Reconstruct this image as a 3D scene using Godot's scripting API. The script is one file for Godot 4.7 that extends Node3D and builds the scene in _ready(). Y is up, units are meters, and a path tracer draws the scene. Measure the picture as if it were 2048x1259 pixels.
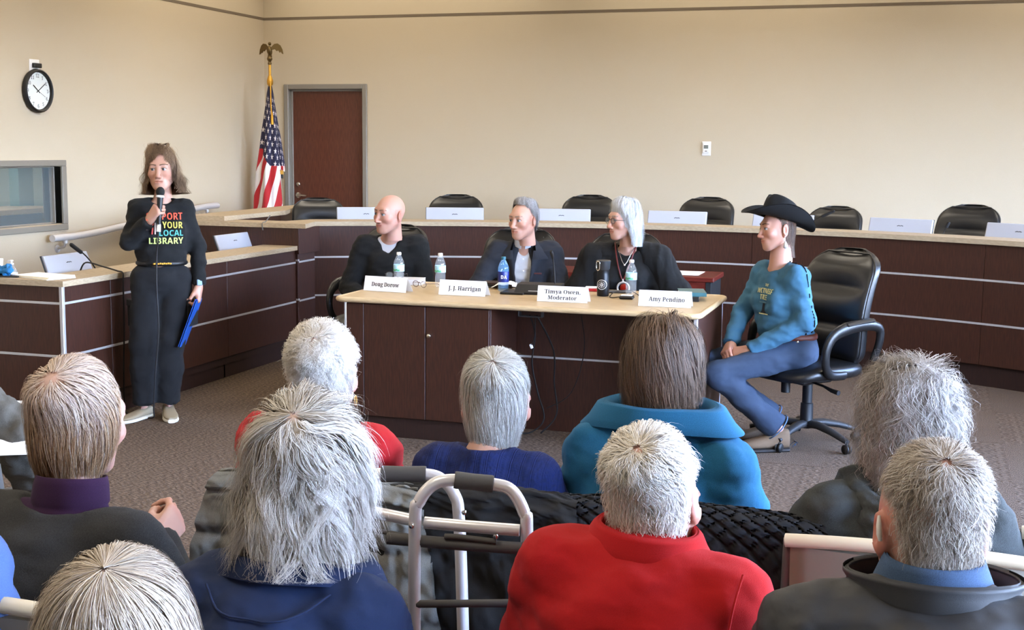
extends Node3D
# A council chamber with a panel at a table, a standing speaker and a seated audience seen from behind.
# x runs along the back wall, y is up, z comes towards the audience; the camera stands at x = 0, z = 0.

var M := {}
var taken := {}
var rng := RandomNumberGenerator.new()


func _ready() -> void:
	rng.seed = 7
	var cam := Camera3D.new()
	cam.name = "camera"
	cam.position = Vector3(0, 1.64, 0)
	cam.rotation_degrees = Vector3(-7.5, 17.8, 0.56)
	cam.fov = 27.74
	cam.near = 0.05
	cam.far = 60.0
	add_child(cam)
	cam.current = true
	var we := WorldEnvironment.new()
	we.name = "world_environment"
	var env := Environment.new()
	var sky := Sky.new()
	var sm := ProceduralSkyMaterial.new()
	sm.sky_top_color = Color(0.55, 0.68, 0.9)
	sm.sky_horizon_color = Color(0.8, 0.86, 0.95)
	sm.ground_horizon_color = Color(0.6, 0.62, 0.65)
	sm.ground_bottom_color = Color(0.35, 0.35, 0.36)
	sm.sky_energy_multiplier = 9.0
	sm.ground_energy_multiplier = 2.0
	sky.sky_material = sm
	env.background_mode = Environment.BG_SKY
	env.sky = sky
	env.ambient_light_source = Environment.AMBIENT_SOURCE_DISABLED
	env.tonemap_mode = Environment.TONE_MAPPER_LINEAR
	env.tonemap_exposure = 0.75
	env.sdfgi_enabled = true
	env.ssao_enabled = true
	env.ssil_enabled = true
	we.environment = env
	add_child(we)
	make_materials()
	make_lamps()
	make_room()
	make_dais()
	make_furniture()
	make_small_things()
	make_panel_people()
	make_audience()


const LAMP_ENERGY := 5.2
const WASH_ENERGY := 1.7


# ---------------------------------------------------------------- lamps of the room (above the frame)
func make_lamps() -> void:
	var side := ["left", "middle", "right"]
	var row := ["nearest the back wall", "above the panel table", "above the front rows of the audience", "above the camera"]
	for ix in 3:
		for iz in 4:
			ceiling_lamp(Vector3(-5.0 + ix * 3.4, 3.6, -10.6 + iz * 3.1), Vector2(1.2, 0.6), LAMP_ENERGY, "recessed ceiling light", "the %s one of the row %s" % [side[ix], row[iz]])
	for i in 3:
		ceiling_lamp(Vector3(-5.2 + i * 3.4, 3.6, -12.35), Vector2(3.0, 0.12), WASH_ENERGY, "slot light washing the back wall", "the %s one of three" % side[i])
	for i in 3:
		ceiling_lamp(Vector3(-6.62, 3.6, -10.6 + i * 3.3), Vector2(0.12, 2.8), WASH_ENERGY, "slot light washing the left wall", "the %s one of three" % ["far", "middle", "near"][i])


func ceiling_lamp(at: Vector3, size: Vector2, energy: float, what: String, which: String) -> void:
	var t := thing("ceiling_light", what + ", " + which, "ceiling light", at, 0.0, what + "s")
	var st := nst()
	for s in [-1, 1]:
		box(st, Transform3D(Basis(), Vector3(s * (size.x * 0.5 + 0.015), -0.012, 0)), Vector3(0.03, 0.03, size.y + 0.06), 0.003)
		box(st, Transform3D(Basis(), Vector3(0, -0.012, s * (size.y * 0.5 + 0.015))), Vector3(size.x, 0.03, 0.03), 0.003)
	part(t, "frame", st, M.white_paint)
	var sd := nst()
	box(sd, Transform3D(Basis(), Vector3(0, -0.006, 0)), Vector3(size.x, 0.01, size.y), 0.001)
	part(t, "diffuser", sd, M.lamp_glow)
	var l := AreaLight3D.new()
	l.name = "lamp"
	l.area_size = size * 0.98
	l.light_energy = energy
	l.light_color = Color(1.0, 0.95, 0.87)
	l.set("area_range", 25.0)
	l.set("area_attenuation", 2.0)
	l.shadow_enabled = true
	l.rotation_degrees = Vector3(-90, 0, 0)
	l.position = Vector3(0, -0.03, 0)
	t.add_child(l)


# ---------------------------------------------------------------- naming
func numbered(called: String) -> String:
	if not taken.has(called):
		taken[called] = 0
		return called
	taken[called] += 1
	return "%s_%03d" % [called, taken[called]]


func thing(called: String, label: String, category: String, at := Vector3.ZERO, turn := 0.0, group := "") -> Node3D:
	var o := Node3D.new()
	o.name = numbered(called)
	add_child(o)
	o.position = at
	o.rotation_degrees.y = turn
	tag(o, label, category, group)
	return o


func tag(o: Node, label: String, category: String, group := "") -> void:
	o.set_meta("label", label)
	o.set_meta("category", category)
	if group != "":
		o.set_meta("group", group)


func part(parent: Node, called: String, shape: Variant, m: Material, label := "") -> MeshInstance3D:
	var o := MeshInstance3D.new()
	o.name = called
	if shape is SurfaceTool:
		o.mesh = shape.commit()
	elif shape is Geo:
		o.mesh = shape.mesh()
	else:
		o.mesh = shape
	o.material_override = m
	parent.add_child(o, true)
	if label != "":
		o.set_meta("label", label)
	return o


func single(called: String, shape: Variant, m: Material, label: String, category: String, group := "") -> MeshInstance3D:
	var o := part(self, numbered(called), shape, m)
	tag(o, label, category, group)
	return o


func struct(called: String, shape: Variant, m: Material) -> MeshInstance3D:
	var o := part(self, called, shape, m)
	o.set_meta("kind", "structure")
	o.set_meta("label", called.replace("_", " ") + " of the meeting room")
	o.set_meta("category", called.split("_")[0])
	return o


func copy(o: Node3D, at: Vector3, turn: float, label: String, group := "") -> Node3D:
	var c: Node3D = o.duplicate()
	var s := String(o.name)
	var base := s.substr(0, s.length() - 4) if s.length() > 4 and s.substr(s.length() - 3).is_valid_int() else s
	c.name = numbered(base)
	add_child(c)
	c.position = at
	c.rotation_degrees.y = turn
	c.set_meta("label", label)
	if group != "":
		c.set_meta("group", group)
	return c


# ---------------------------------------------------------------- materials
func mat(c: Color, rough := 0.6, metal := 0.0) -> StandardMaterial3D:
	var m := StandardMaterial3D.new()
	m.albedo_color = c
	m.roughness = rough
	m.metallic = metal
	return m


func noise_tex(size: int, freq: float, octaves: int, seed_: int, c0: Color, c1: Color, normal := false, strength := 4.0, kind := FastNoiseLite.TYPE_SIMPLEX, spread := 0.5) -> NoiseTexture2D:
	var n := FastNoiseLite.new()
	n.noise_type = kind
	n.seed = seed_
	n.frequency = freq
	n.fractal_octaves = octaves
	var t := NoiseTexture2D.new()
	t.width = size
	t.height = size
	t.seamless = true
	t.noise = n
	if normal:
		t.as_normal_map = true
		t.bump_strength = strength
	else:
		var g := Gradient.new()
		g.set_color(0, c0)
		g.set_color(1, c1)
		g.set_offset(0, 0.5 - spread)
		g.set_offset(1, 0.5 + spread)
		t.color_ramp = g
	return t


func cloth(c: Color, scale := 14.0, bump := 0.7, rough := 0.95, rim := 0.25, spread := 0.16) -> StandardMaterial3D:
	var m := mat(Color.WHITE, rough)
	var key := "clothtone%.2f" % spread
	if not M.has(key):
		M[key] = noise_tex(256, 0.05, 4, 11, Color(1.0 - spread * 1.6, 1.0 - spread * 1.6, 1.0 - spread * 1.6), Color.WHITE)
	m.albedo_texture = M[key]
	m.albedo_color = c
	m.uv1_triplanar = true
	m.uv1_scale = Vector3.ONE * scale
	m.normal_enabled = true
	m.normal_texture = M.cloth_normal
	m.normal_scale = bump
	if rim > 0.0:
		m.rim_enabled = true
		m.rim = rim * 0.4
		m.rim_tint = 0.6
	return m


func grainy(c0: Color, c1: Color, scale: Vector3, rough: float, seed_: int, world := true) -> StandardMaterial3D:
	var m := mat(Color.WHITE, rough)
	m.albedo_texture = noise_tex(512, 0.02, 5, seed_, c0, c1)
	m.uv1_triplanar = true
	m.uv1_world_triplanar = world
	m.uv1_scale = scale
	return m


func make_materials() -> void:
	M.cloth_normal = noise_tex(256, 0.12, 3, 3, Color.BLACK, Color.WHITE, true, 5.0)
	M.leather_normal = noise_tex(256, 0.09, 3, 5, Color.BLACK, Color.WHITE, true, 3.0, FastNoiseLite.TYPE_CELLULAR)
	M.fine_normal = noise_tex(256, 0.2, 2, 9, Color.BLACK, Color.WHITE, true, 4.0)
	M.wall = mat(Color(0.735, 0.68, 0.585), 0.9)
	M.wall.normal_enabled = true
	M.wall.normal_texture = M.fine_normal
	M.wall.normal_scale = 0.07
	M.wall.uv1_triplanar = true
	M.wall.uv1_world_triplanar = true
	M.wall.uv1_scale = Vector3.ONE * 2.0
	M.ceiling = mat(Color(0.9, 0.89, 0.86), 0.95)
	M.white_paint = mat(Color(0.88, 0.87, 0.85), 0.5)
	M.lamp_glow = mat(Color(0.95, 0.93, 0.9), 0.6)
	M.lamp_glow.emission_enabled = true
	M.lamp_glow.emission = Color(1.0, 0.95, 0.86)
	M.lamp_glow.emission_energy_multiplier = 2.0
	M.carpet = grainy(Color(0.235, 0.19, 0.155), Color(0.52, 0.445, 0.37), Vector3(0.8, 2.0, 7.0), 1.0, 21)
	M.carpet.albedo_texture = noise_tex(1024, 0.035, 4, 21, Color(0.17, 0.13, 0.10), Color(0.53, 0.44, 0.355), false, 4.0, FastNoiseLite.TYPE_SIMPLEX, 0.22)
	M.carpet.normal_enabled = true
	M.carpet.normal_texture = M.cloth_normal
	M.carpet.normal_scale = 1.0
	M.carpet2 = M.carpet.duplicate()
	M.carpet2.uv1_scale = Vector3(6.0, 2.0, 2.2)
	M.groove = mat(Color(0.42, 0.37, 0.31), 0.9)
	M.wood = grainy(Color(0.17, 0.085, 0.055), Color(0.27, 0.145, 0.095), Vector3(9.0, 0.7, 9.0), 0.42, 31)
	M.wood_kick = grainy(Color(0.12, 0.06, 0.045), Color(0.19, 0.10, 0.07), Vector3(9.0, 0.7, 9.0), 0.5, 32)
	M.door_wood = grainy(Color(0.27, 0.135, 0.085), Color(0.40, 0.215, 0.145), Vector3(8.0, 0.6, 8.0), 0.4, 33)
	M.red_wood = grainy(Color(0.32, 0.11, 0.085), Color(0.44, 0.17, 0.13), Vector3(0.8, 6.0, 6.0), 0.3, 34)
	M.maple = grainy(Color(0.70, 0.60, 0.45), Color(0.83, 0.73, 0.57), Vector3(1.0, 8.0, 8.0), 0.33, 35)
	M.maple_edge = grainy(Color(0.62, 0.55, 0.45), Color(0.72, 0.65, 0.54), Vector3(2.0, 8.0, 2.0), 0.45, 36)
	M.alu = mat(Color(0.72, 0.72, 0.72), 0.35, 0.85)
	M.satin = mat(Color(0.83, 0.83, 0.83), 0.42, 0.6)
	M.chrome = mat(Color(0.85, 0.84, 0.82), 0.2, 1.0)
	M.frame_paint = mat(Color(0.50, 0.475, 0.43), 0.45)
	M.bronze = mat(Color(0.42, 0.35, 0.22), 0.35, 0.8)
	M.gold = mat(Color(0.8, 0.6, 0.22), 0.4, 0.6)
	M.black = mat(Color(0.035, 0.035, 0.04), 0.5)
	M.black_matte = mat(Color(0.04, 0.04, 0.045), 0.8)
	M.dark_grey = mat(Color(0.13, 0.13, 0.135), 0.55)
	M.leather = mat(Color(0.05, 0.052, 0.056), 0.38)
	M.leather.normal_enabled = true
	M.leather.normal_texture = M.leather_normal
	M.leather.normal_scale = 0.35
	M.leather.uv1_triplanar = true
	M.leather.uv1_scale = Vector3.ONE * 16.0
	M.piping = mat(Color(0.10, 0.10, 0.105), 0.4)
	M.paper = mat(Color(0.93, 0.93, 0.92), 0.85)
	M.ink = mat(Color(0.03, 0.03, 0.035), 0.8)
	M.screen_back = mat(Color(0.66, 0.67, 0.70), 0.4)
	M.glass = mat(Color(0.86, 0.93, 0.95, 0.07), 0.03)
	M.glass.transparency = BaseMaterial3D.TRANSPARENCY_ALPHA
	M.clear_plastic = mat(Color(0.92, 0.96, 0.98, 0.10), 0.04)
	M.clear_plastic.transparency = BaseMaterial3D.TRANSPARENCY_ALPHA
	M.blue_plastic = mat(Color(0.45, 0.68, 0.88, 0.30), 0.04)
	M.blue_plastic.transparency = BaseMaterial3D.TRANSPARENCY_ALPHA
	M.skin = mat(Color.WHITE, 0.52)
	M.skin.vertex_color_use_as_albedo = true
	M.skin.subsurf_scatter_enabled = true
	M.skin.subsurf_scatter_strength = 0.06
	M.hair = mat(Color.WHITE, 0.58)
	M.hair.vertex_color_use_as_albedo = true
	M.hair.cull_mode = BaseMaterial3D.CULL_DISABLED
	M.beige = mat(Color(0.52, 0.485, 0.43), 0.7)
	M.cream = mat(Color(0.86, 0.8, 0.68), 0.5)
	M.grey_frame = mat(Color(0.36, 0.36, 0.355), 0.5)
	M.walker_tube = mat(Color(0.90, 0.90, 0.91), 0.33, 0.35)
	M.rubber = mat(Color(0.30, 0.295, 0.285), 0.75)


# ---------------------------------------------------------------- shapes
func nst() -> SurfaceTool:
	var st := SurfaceTool.new()
	st.begin(Mesh.PRIMITIVE_TRIANGLES)
	return st


func tri(st: SurfaceTool, a: Vector3, b: Vector3, c: Vector3, n: Vector3) -> void:
	st.set_normal(n)
	if (b - a).cross(c - a).dot(n) > 0.0:
		st.add_vertex(a)
		st.add_vertex(c)
		st.add_vertex(b)
	else:
		st.add_vertex(a)
		st.add_vertex(b)
		st.add_vertex(c)


func quad(st: SurfaceTool, a: Vector3, b: Vector3, c: Vector3, d: Vector3, n: Vector3) -> void:
	tri(st, a, b, c, n)
	tri(st, a, c, d, n)


func box(st: SurfaceTool, x: Transform3D, s: Vector3, bv := 0.004) -> void:
	var h := s * 0.5
	bv = minf(bv, minf(h.x, minf(h.y, h.z)) * 0.9)
	for ax in 3:
		var u := (ax + 1) % 3
		var w := (ax + 2) % 3
		for sg in [-1.0, 1.0]:
			var n := Vector3.ZERO
			n[ax] = sg
			var q: Array[Vector3] = []
			for e in [[-1, -1], [1, -1], [1, 1], [-1, 1]]:
				var p := Vector3.ZERO
				p[ax] = sg * h[ax]
				p[u] = e[0] * (h[u] - bv)
				p[w] = e[1] * (h[w] - bv)
				q.append(x * p)
			quad(st, q[0], q[1], q[2], q[3], (x.basis * n).normalized())
			for sg2 in [-1.0, 1.0]:
				var n2 := Vector3.ZERO
				n2[ax] = sg
				n2[u] = sg2
				var r: Array[Vector3] = []
				for e in [[0, -1], [1, -1], [1, 1], [0, 1]]:
					var p := Vector3.ZERO
					p[ax] = sg * (h[ax] - (bv if e[0] == 1 else 0.0))
					p[u] = sg2 * (h[u] - (0.0 if e[0] == 1 else bv))
					p[w] = e[1] * (h[w] - bv)
					r.append(x * p)
				quad(st, r[0], r[1], r[2], r[3], (x.basis * n2).normalized())
	for sx in [-1.0, 1.0]:
		for sy in [-1.0, 1.0]:
			for sz in [-1.0, 1.0]:
				tri(st, x * Vector3(sx * h.x, sy * (h.y - bv), sz * (h.z - bv)), x * Vector3(sx * (h.x - bv), sy * h.y, sz * (h.z - bv)), x * Vector3(sx * (h.x - bv), sy * (h.y - bv), sz * h.z), (x.basis * Vector3(sx, sy, sz)).normalized())


func bx(lo: Vector3, hi: Vector3, bv := 0.003, st: SurfaceTool = null) -> SurfaceTool:
	if st == null:
		st = nst()
	box(st, Transform3D(Basis(), (lo + hi) * 0.5), hi - lo, bv)
	return st


func lathe(st: SurfaceTool, x: Transform3D, prof: Array, seg := 24) -> void:
	var n := prof.size()
	var sn: Array[Vector2] = []
	for i in n - 1:
		var d: Vector2 = prof[i + 1] - prof[i]
		sn.append(Vector2(d.y, -d.x).normalized())
	for i in n - 1:
		var a: Vector2 = prof[i]
		var b: Vector2 = prof[i + 1]
		var na := sn[i]
		var nb := sn[i]
		if i > 0 and sn[i - 1].dot(sn[i]) > 0.6:
			na = (sn[i - 1] + sn[i]).normalized()
		if i < n - 2 and sn[i + 1].dot(sn[i]) > 0.6:
			nb = (sn[i + 1] + sn[i]).normalized()
		for j in seg:
			var t0 := TAU * j / seg
			var t1 := TAU * (j + 1) / seg
			var c0 := Vector2(cos(t0), sin(t0))
			var c1 := Vector2(cos(t1), sin(t1))
			var v := [[a, c0, na], [a, c1, na], [b, c1, nb], [b, c0, nb]]
			for k in [0, 1, 2, 0, 2, 3]:
				var e: Array = v[k]
				st.set_normal((x.basis * Vector3(e[2].x * e[1].x, e[2].y, e[2].x * e[1].y)).normalized())
				st.add_vertex(x * Vector3(e[0].x * e[1].x, e[0].y, e[0].x * e[1].y))


func tube(st: SurfaceTool, pts: Array, r: Variant, seg := 8, caps := true, flat := 1.0) -> void:
	var n := pts.size()
	var rings := []
	var up := Vector3.UP
	var d0: Vector3 = (pts[1] - pts[0]).normalized()
	if absf(d0.dot(up)) > 0.95:
		up = Vector3.RIGHT
	var u := (up - d0 * up.dot(d0)).normalized()
	for i in n:
		var d: Vector3 = (pts[mini(i + 1, n - 1)] - pts[maxi(i - 1, 0)]).normalized()
		u = (u - d * u.dot(d)).normalized()
		var w := d.cross(u)
		var rr: float = r if r is float else r[i]
		var ring := PackedVector3Array()
		for j in seg:
			var t := TAU * j / seg
			ring.append(pts[i] + (u * cos(t) * flat + w * sin(t)) * rr)
		rings.append(ring)
	loft(st, rings, true, caps, caps)


func loft(st: SurfaceTool, rings: Array, closed := true, cap0 := true, cap1 := true, x := Transform3D()) -> void:
	# smooth surface over rings of equal length
	var n := rings.size()
	var m: int = rings[0].size()
	var nr := []
	var sum := 0.0
	for i in n:
		var ring: PackedVector3Array = rings[i]
		var c := Vector3.ZERO
		for p in ring:
			c += p
		c /= m
		var row := PackedVector3Array()
		for j in m:
			var ja := (j - 1 + m) % m if closed else maxi(j - 1, 0)
			var jb := (j + 1) % m if closed else mini(j + 1, m - 1)
			var du: Vector3 = ring[jb] - ring[ja]
			var dv: Vector3 = rings[mini(i + 1, n - 1)][j] - rings[maxi(i - 1, 0)][j]
			var q := du.cross(dv)
			q = q.normalized() if q.length_squared() > 1e-16 else (ring[j] - c).normalized()
			row.append(q)
			sum += q.dot(ring[j] - c)
		nr.append(row)
	var sg := 1.0 if sum >= 0.0 else -1.0
	for i in n - 1:
		for j in (m if closed else m - 1):
			var k := (j + 1) % m
			var v := [[i, j], [i, k], [i + 1, k], [i + 1, j]]
			var order := [0, 1, 2, 0, 2, 3]
			var a: Vector3 = rings[i][j]
			var fl: Vector3 = (rings[i][k] - a).cross(rings[i + 1][k] - a)
			if fl.length_squared() < 1e-18:
				fl = (rings[i + 1][k] - a).cross(rings[i + 1][j] - a)
			if fl.dot(nr[i][j] * sg) > 0.0:
				order = [0, 2, 1, 0, 3, 2]
			for e in order:
				var w: Array = v[e]
				st.set_normal((x.basis * (nr[w[0]][w[1]] * sg)).normalized())
				st.add_vertex(x * rings[w[0]][w[1]])
	if closed:
		for e in [[0, cap0, 1], [n - 1, cap1, n - 2]]:
			if not e[1]:
				continue
			var ring: PackedVector3Array = rings[e[0]]
			var c := Vector3.ZERO
			var c2 := Vector3.ZERO
			for j in m:
				c += ring[j] / m
				c2 += rings[e[2]][j] / m
			var nn := (c - c2).normalized()
			for j in m:
				tri(st, x * c, x * ring[j], x * ring[(j + 1) % m], (x.basis * nn).normalized())


func extrude(st: SurfaceTool, x: Transform3D, poly: PackedVector2Array, depth: float) -> void:
	var idx := Geometry2D.triangulate_polygon(poly)
	for i in range(0, idx.size(), 3):
		var a := poly[idx[i]]
		var b := poly[idx[i + 1]]
		var c := poly[idx[i + 2]]
		tri(st, x * Vector3(a.x, a.y, depth), x * Vector3(b.x, b.y, depth), x * Vector3(c.x, c.y, depth), (x.basis * Vector3(0, 0, 1)).normalized())
		tri(st, x * Vector3(a.x, a.y, 0), x * Vector3(b.x, b.y, 0), x * Vector3(c.x, c.y, 0), (x.basis * Vector3(0, 0, -1)).normalized())
	var cw := Geometry2D.is_polygon_clockwise(poly)
	for i in poly.size():
		var a := poly[i]
		var b := poly[(i + 1) % poly.size()]
		var d := b - a
		var n := Vector3(d.y, -d.x, 0).normalized() * (-1.0 if cw else 1.0)
		n = (x.basis * n).normalized()
		quad(st, x * Vector3(a.x, a.y, 0), x * Vector3(b.x, b.y, 0), x * Vector3(b.x, b.y, depth), x * Vector3(a.x, a.y, depth), n)


func flat_up(y: float) -> Transform3D:   # extrude() in this frame: polygon (x, -z), thickness upwards from y
	return Transform3D(Basis(Vector3.RIGHT, Vector3(0, 0, -1), Vector3.UP), Vector3(0, y, 0))


func rounded(w: float, h: float, r: float, k := 4) -> PackedVector2Array:
	var p := PackedVector2Array()
	for q in 4:
		var c := Vector2((w * 0.5 - r) * (1 if q == 0 or q == 3 else -1), (h * 0.5 - r) * (1 if q < 2 else -1))
		for i in k + 1:
			var t := PI * 0.5 * (q + float(i) / k)
			p.append(c + Vector2(cos(t), sin(t)) * r)
	return p


func ball(st: SurfaceTool, x: Transform3D, r: Vector3, seg := 12) -> void:
	var rings := []
	for i in range(1, seg / 2 + seg % 2):
		var a := PI * i / (seg / 2)
		if i == seg / 2:
			break
		var ring := PackedVector3Array()
		for j in seg:
			var t := TAU * j / seg
			ring.append(Vector3(sin(a) * cos(t) * r.x, cos(a) * r.y, sin(a) * sin(t) * r.z))
		rings.append(ring)
	loft(st, rings, true, true, true, x)


func spline(p: Array, k := 6) -> Array:
	var out := []
	for i in p.size() - 1:
		var a = p[maxi(i - 1, 0)]
		var b = p[i]
		var c = p[i + 1]
		var d = p[mini(i + 2, p.size() - 1)]
		for j in k:
			out.append(b.cubic_interpolate(c, a, d, float(j) / k))
	out.append(p[-1])
	return out


func face_to(dir: Vector3, up := Vector3.UP) -> Basis:   # y along dir, z as near to up as can be
	var y := dir.normalized()
	var z := up - y * up.dot(y)
	z = z.normalized() if z.length() > 0.01 else y.cross(Vector3.RIGHT).normalized()
	return Basis(y.cross(z), y, z)


func letters(parent: Node, called: String, text: String, m: Material, height: float, x: Transform3D, serif := true, width := 0.0, bold := true) -> MeshInstance3D:
	var o := MeshInstance3D.new()
	o.name = called
	o.mesh = text_mesh(text, height, serif, bold)
	var ab := o.mesh.get_aabb()
	var sc := Vector3.ONE
	if width > 0.0 and ab.size.x > 0.0:
		sc.x = width / ab.size.x
	o.transform = x * Transform3D(Basis.from_scale(sc), Vector3.ZERO)
	o.material_override = m
	parent.add_child(o, true)
	return o


func text_mesh(text: String, height: float, serif := true, bold := true) -> Mesh:
	var f := SystemFont.new()
	f.font_names = PackedStringArray(["Droid Serif" if serif else "Droid Sans"])
	if bold:
		f.font_weight = 700
	var t := TextMesh.new()
	t.font = f
	t.font_size = 48
	t.text = text
	t.pixel_size = height / 34.0
	t.depth = 0.0006
	t.curve_step = 1.5
	return t


# ---------------------------------------------------------------- indexed geometry and implicit surfaces
class Geo:
	var P := PackedVector3Array()
	var C := PackedColorArray()
	var N := PackedVector3Array()
	var I := PackedInt32Array()

	func add(g: Geo, x: Transform3D, tint := Color.WHITE, mirror := false) -> void:
		var b := P.size()
		for i in g.P.size():
			P.append(x * g.P[i])
			C.append(g.C[i] * tint)
			N.append((x.basis * g.N[i]).normalized())
		var flip := x.basis.determinant() < 0.0
		for i in range(0, g.I.size(), 3):
			I.append(g.I[i] + b)
			I.append(g.I[i + (2 if flip else 1)] + b)
			I.append(g.I[i + (1 if flip else 2)] + b)

	func smooth(from_v: int, from_i: int) -> void:
		N.resize(P.size())
		for i in range(from_v, P.size()):
			N[i] = Vector3.ZERO
		for i in range(from_i, I.size(), 3):
			var a := I[i]
			var b := I[i + 1]
			var c := I[i + 2]
			var n := (P[c] - P[a]).cross(P[b] - P[a])
			N[a] += n
			N[b] += n
			N[c] += n
		for i in range(from_v, P.size()):
			N[i] = N[i].normalized()

	func ball(c: Vector3, r: Vector3, col: Color, seg := 12) -> void:
		var b := P.size()
		var h := seg / 2
		for i in h + 1:
			var a := PI * i / h
			for j in seg:
				var t := TAU * j / seg
				var d := Vector3(sin(a) * cos(t), cos(a), sin(a) * sin(t))
				P.append(c + d * r)
				N.append((d / r).normalized())
				C.append(col)
		for i in h:
			for j in seg:
				var k := (j + 1) % seg
				for e in [i * seg + j, (i + 1) * seg + k, i * seg + k, i * seg + j, (i + 1) * seg + j, (i + 1) * seg + k]:
					I.append(b + e)

	func mesh() -> ArrayMesh:
		var a := []
		a.resize(Mesh.ARRAY_MAX)
		a[Mesh.ARRAY_VERTEX] = P
		a[Mesh.ARRAY_NORMAL] = N
		a[Mesh.ARRAY_COLOR] = C
		a[Mesh.ARRAY_INDEX] = I
		var m := ArrayMesh.new()
		m.add_surface_from_arrays(Mesh.PRIMITIVE_TRIANGLES, a)
		return m


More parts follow.
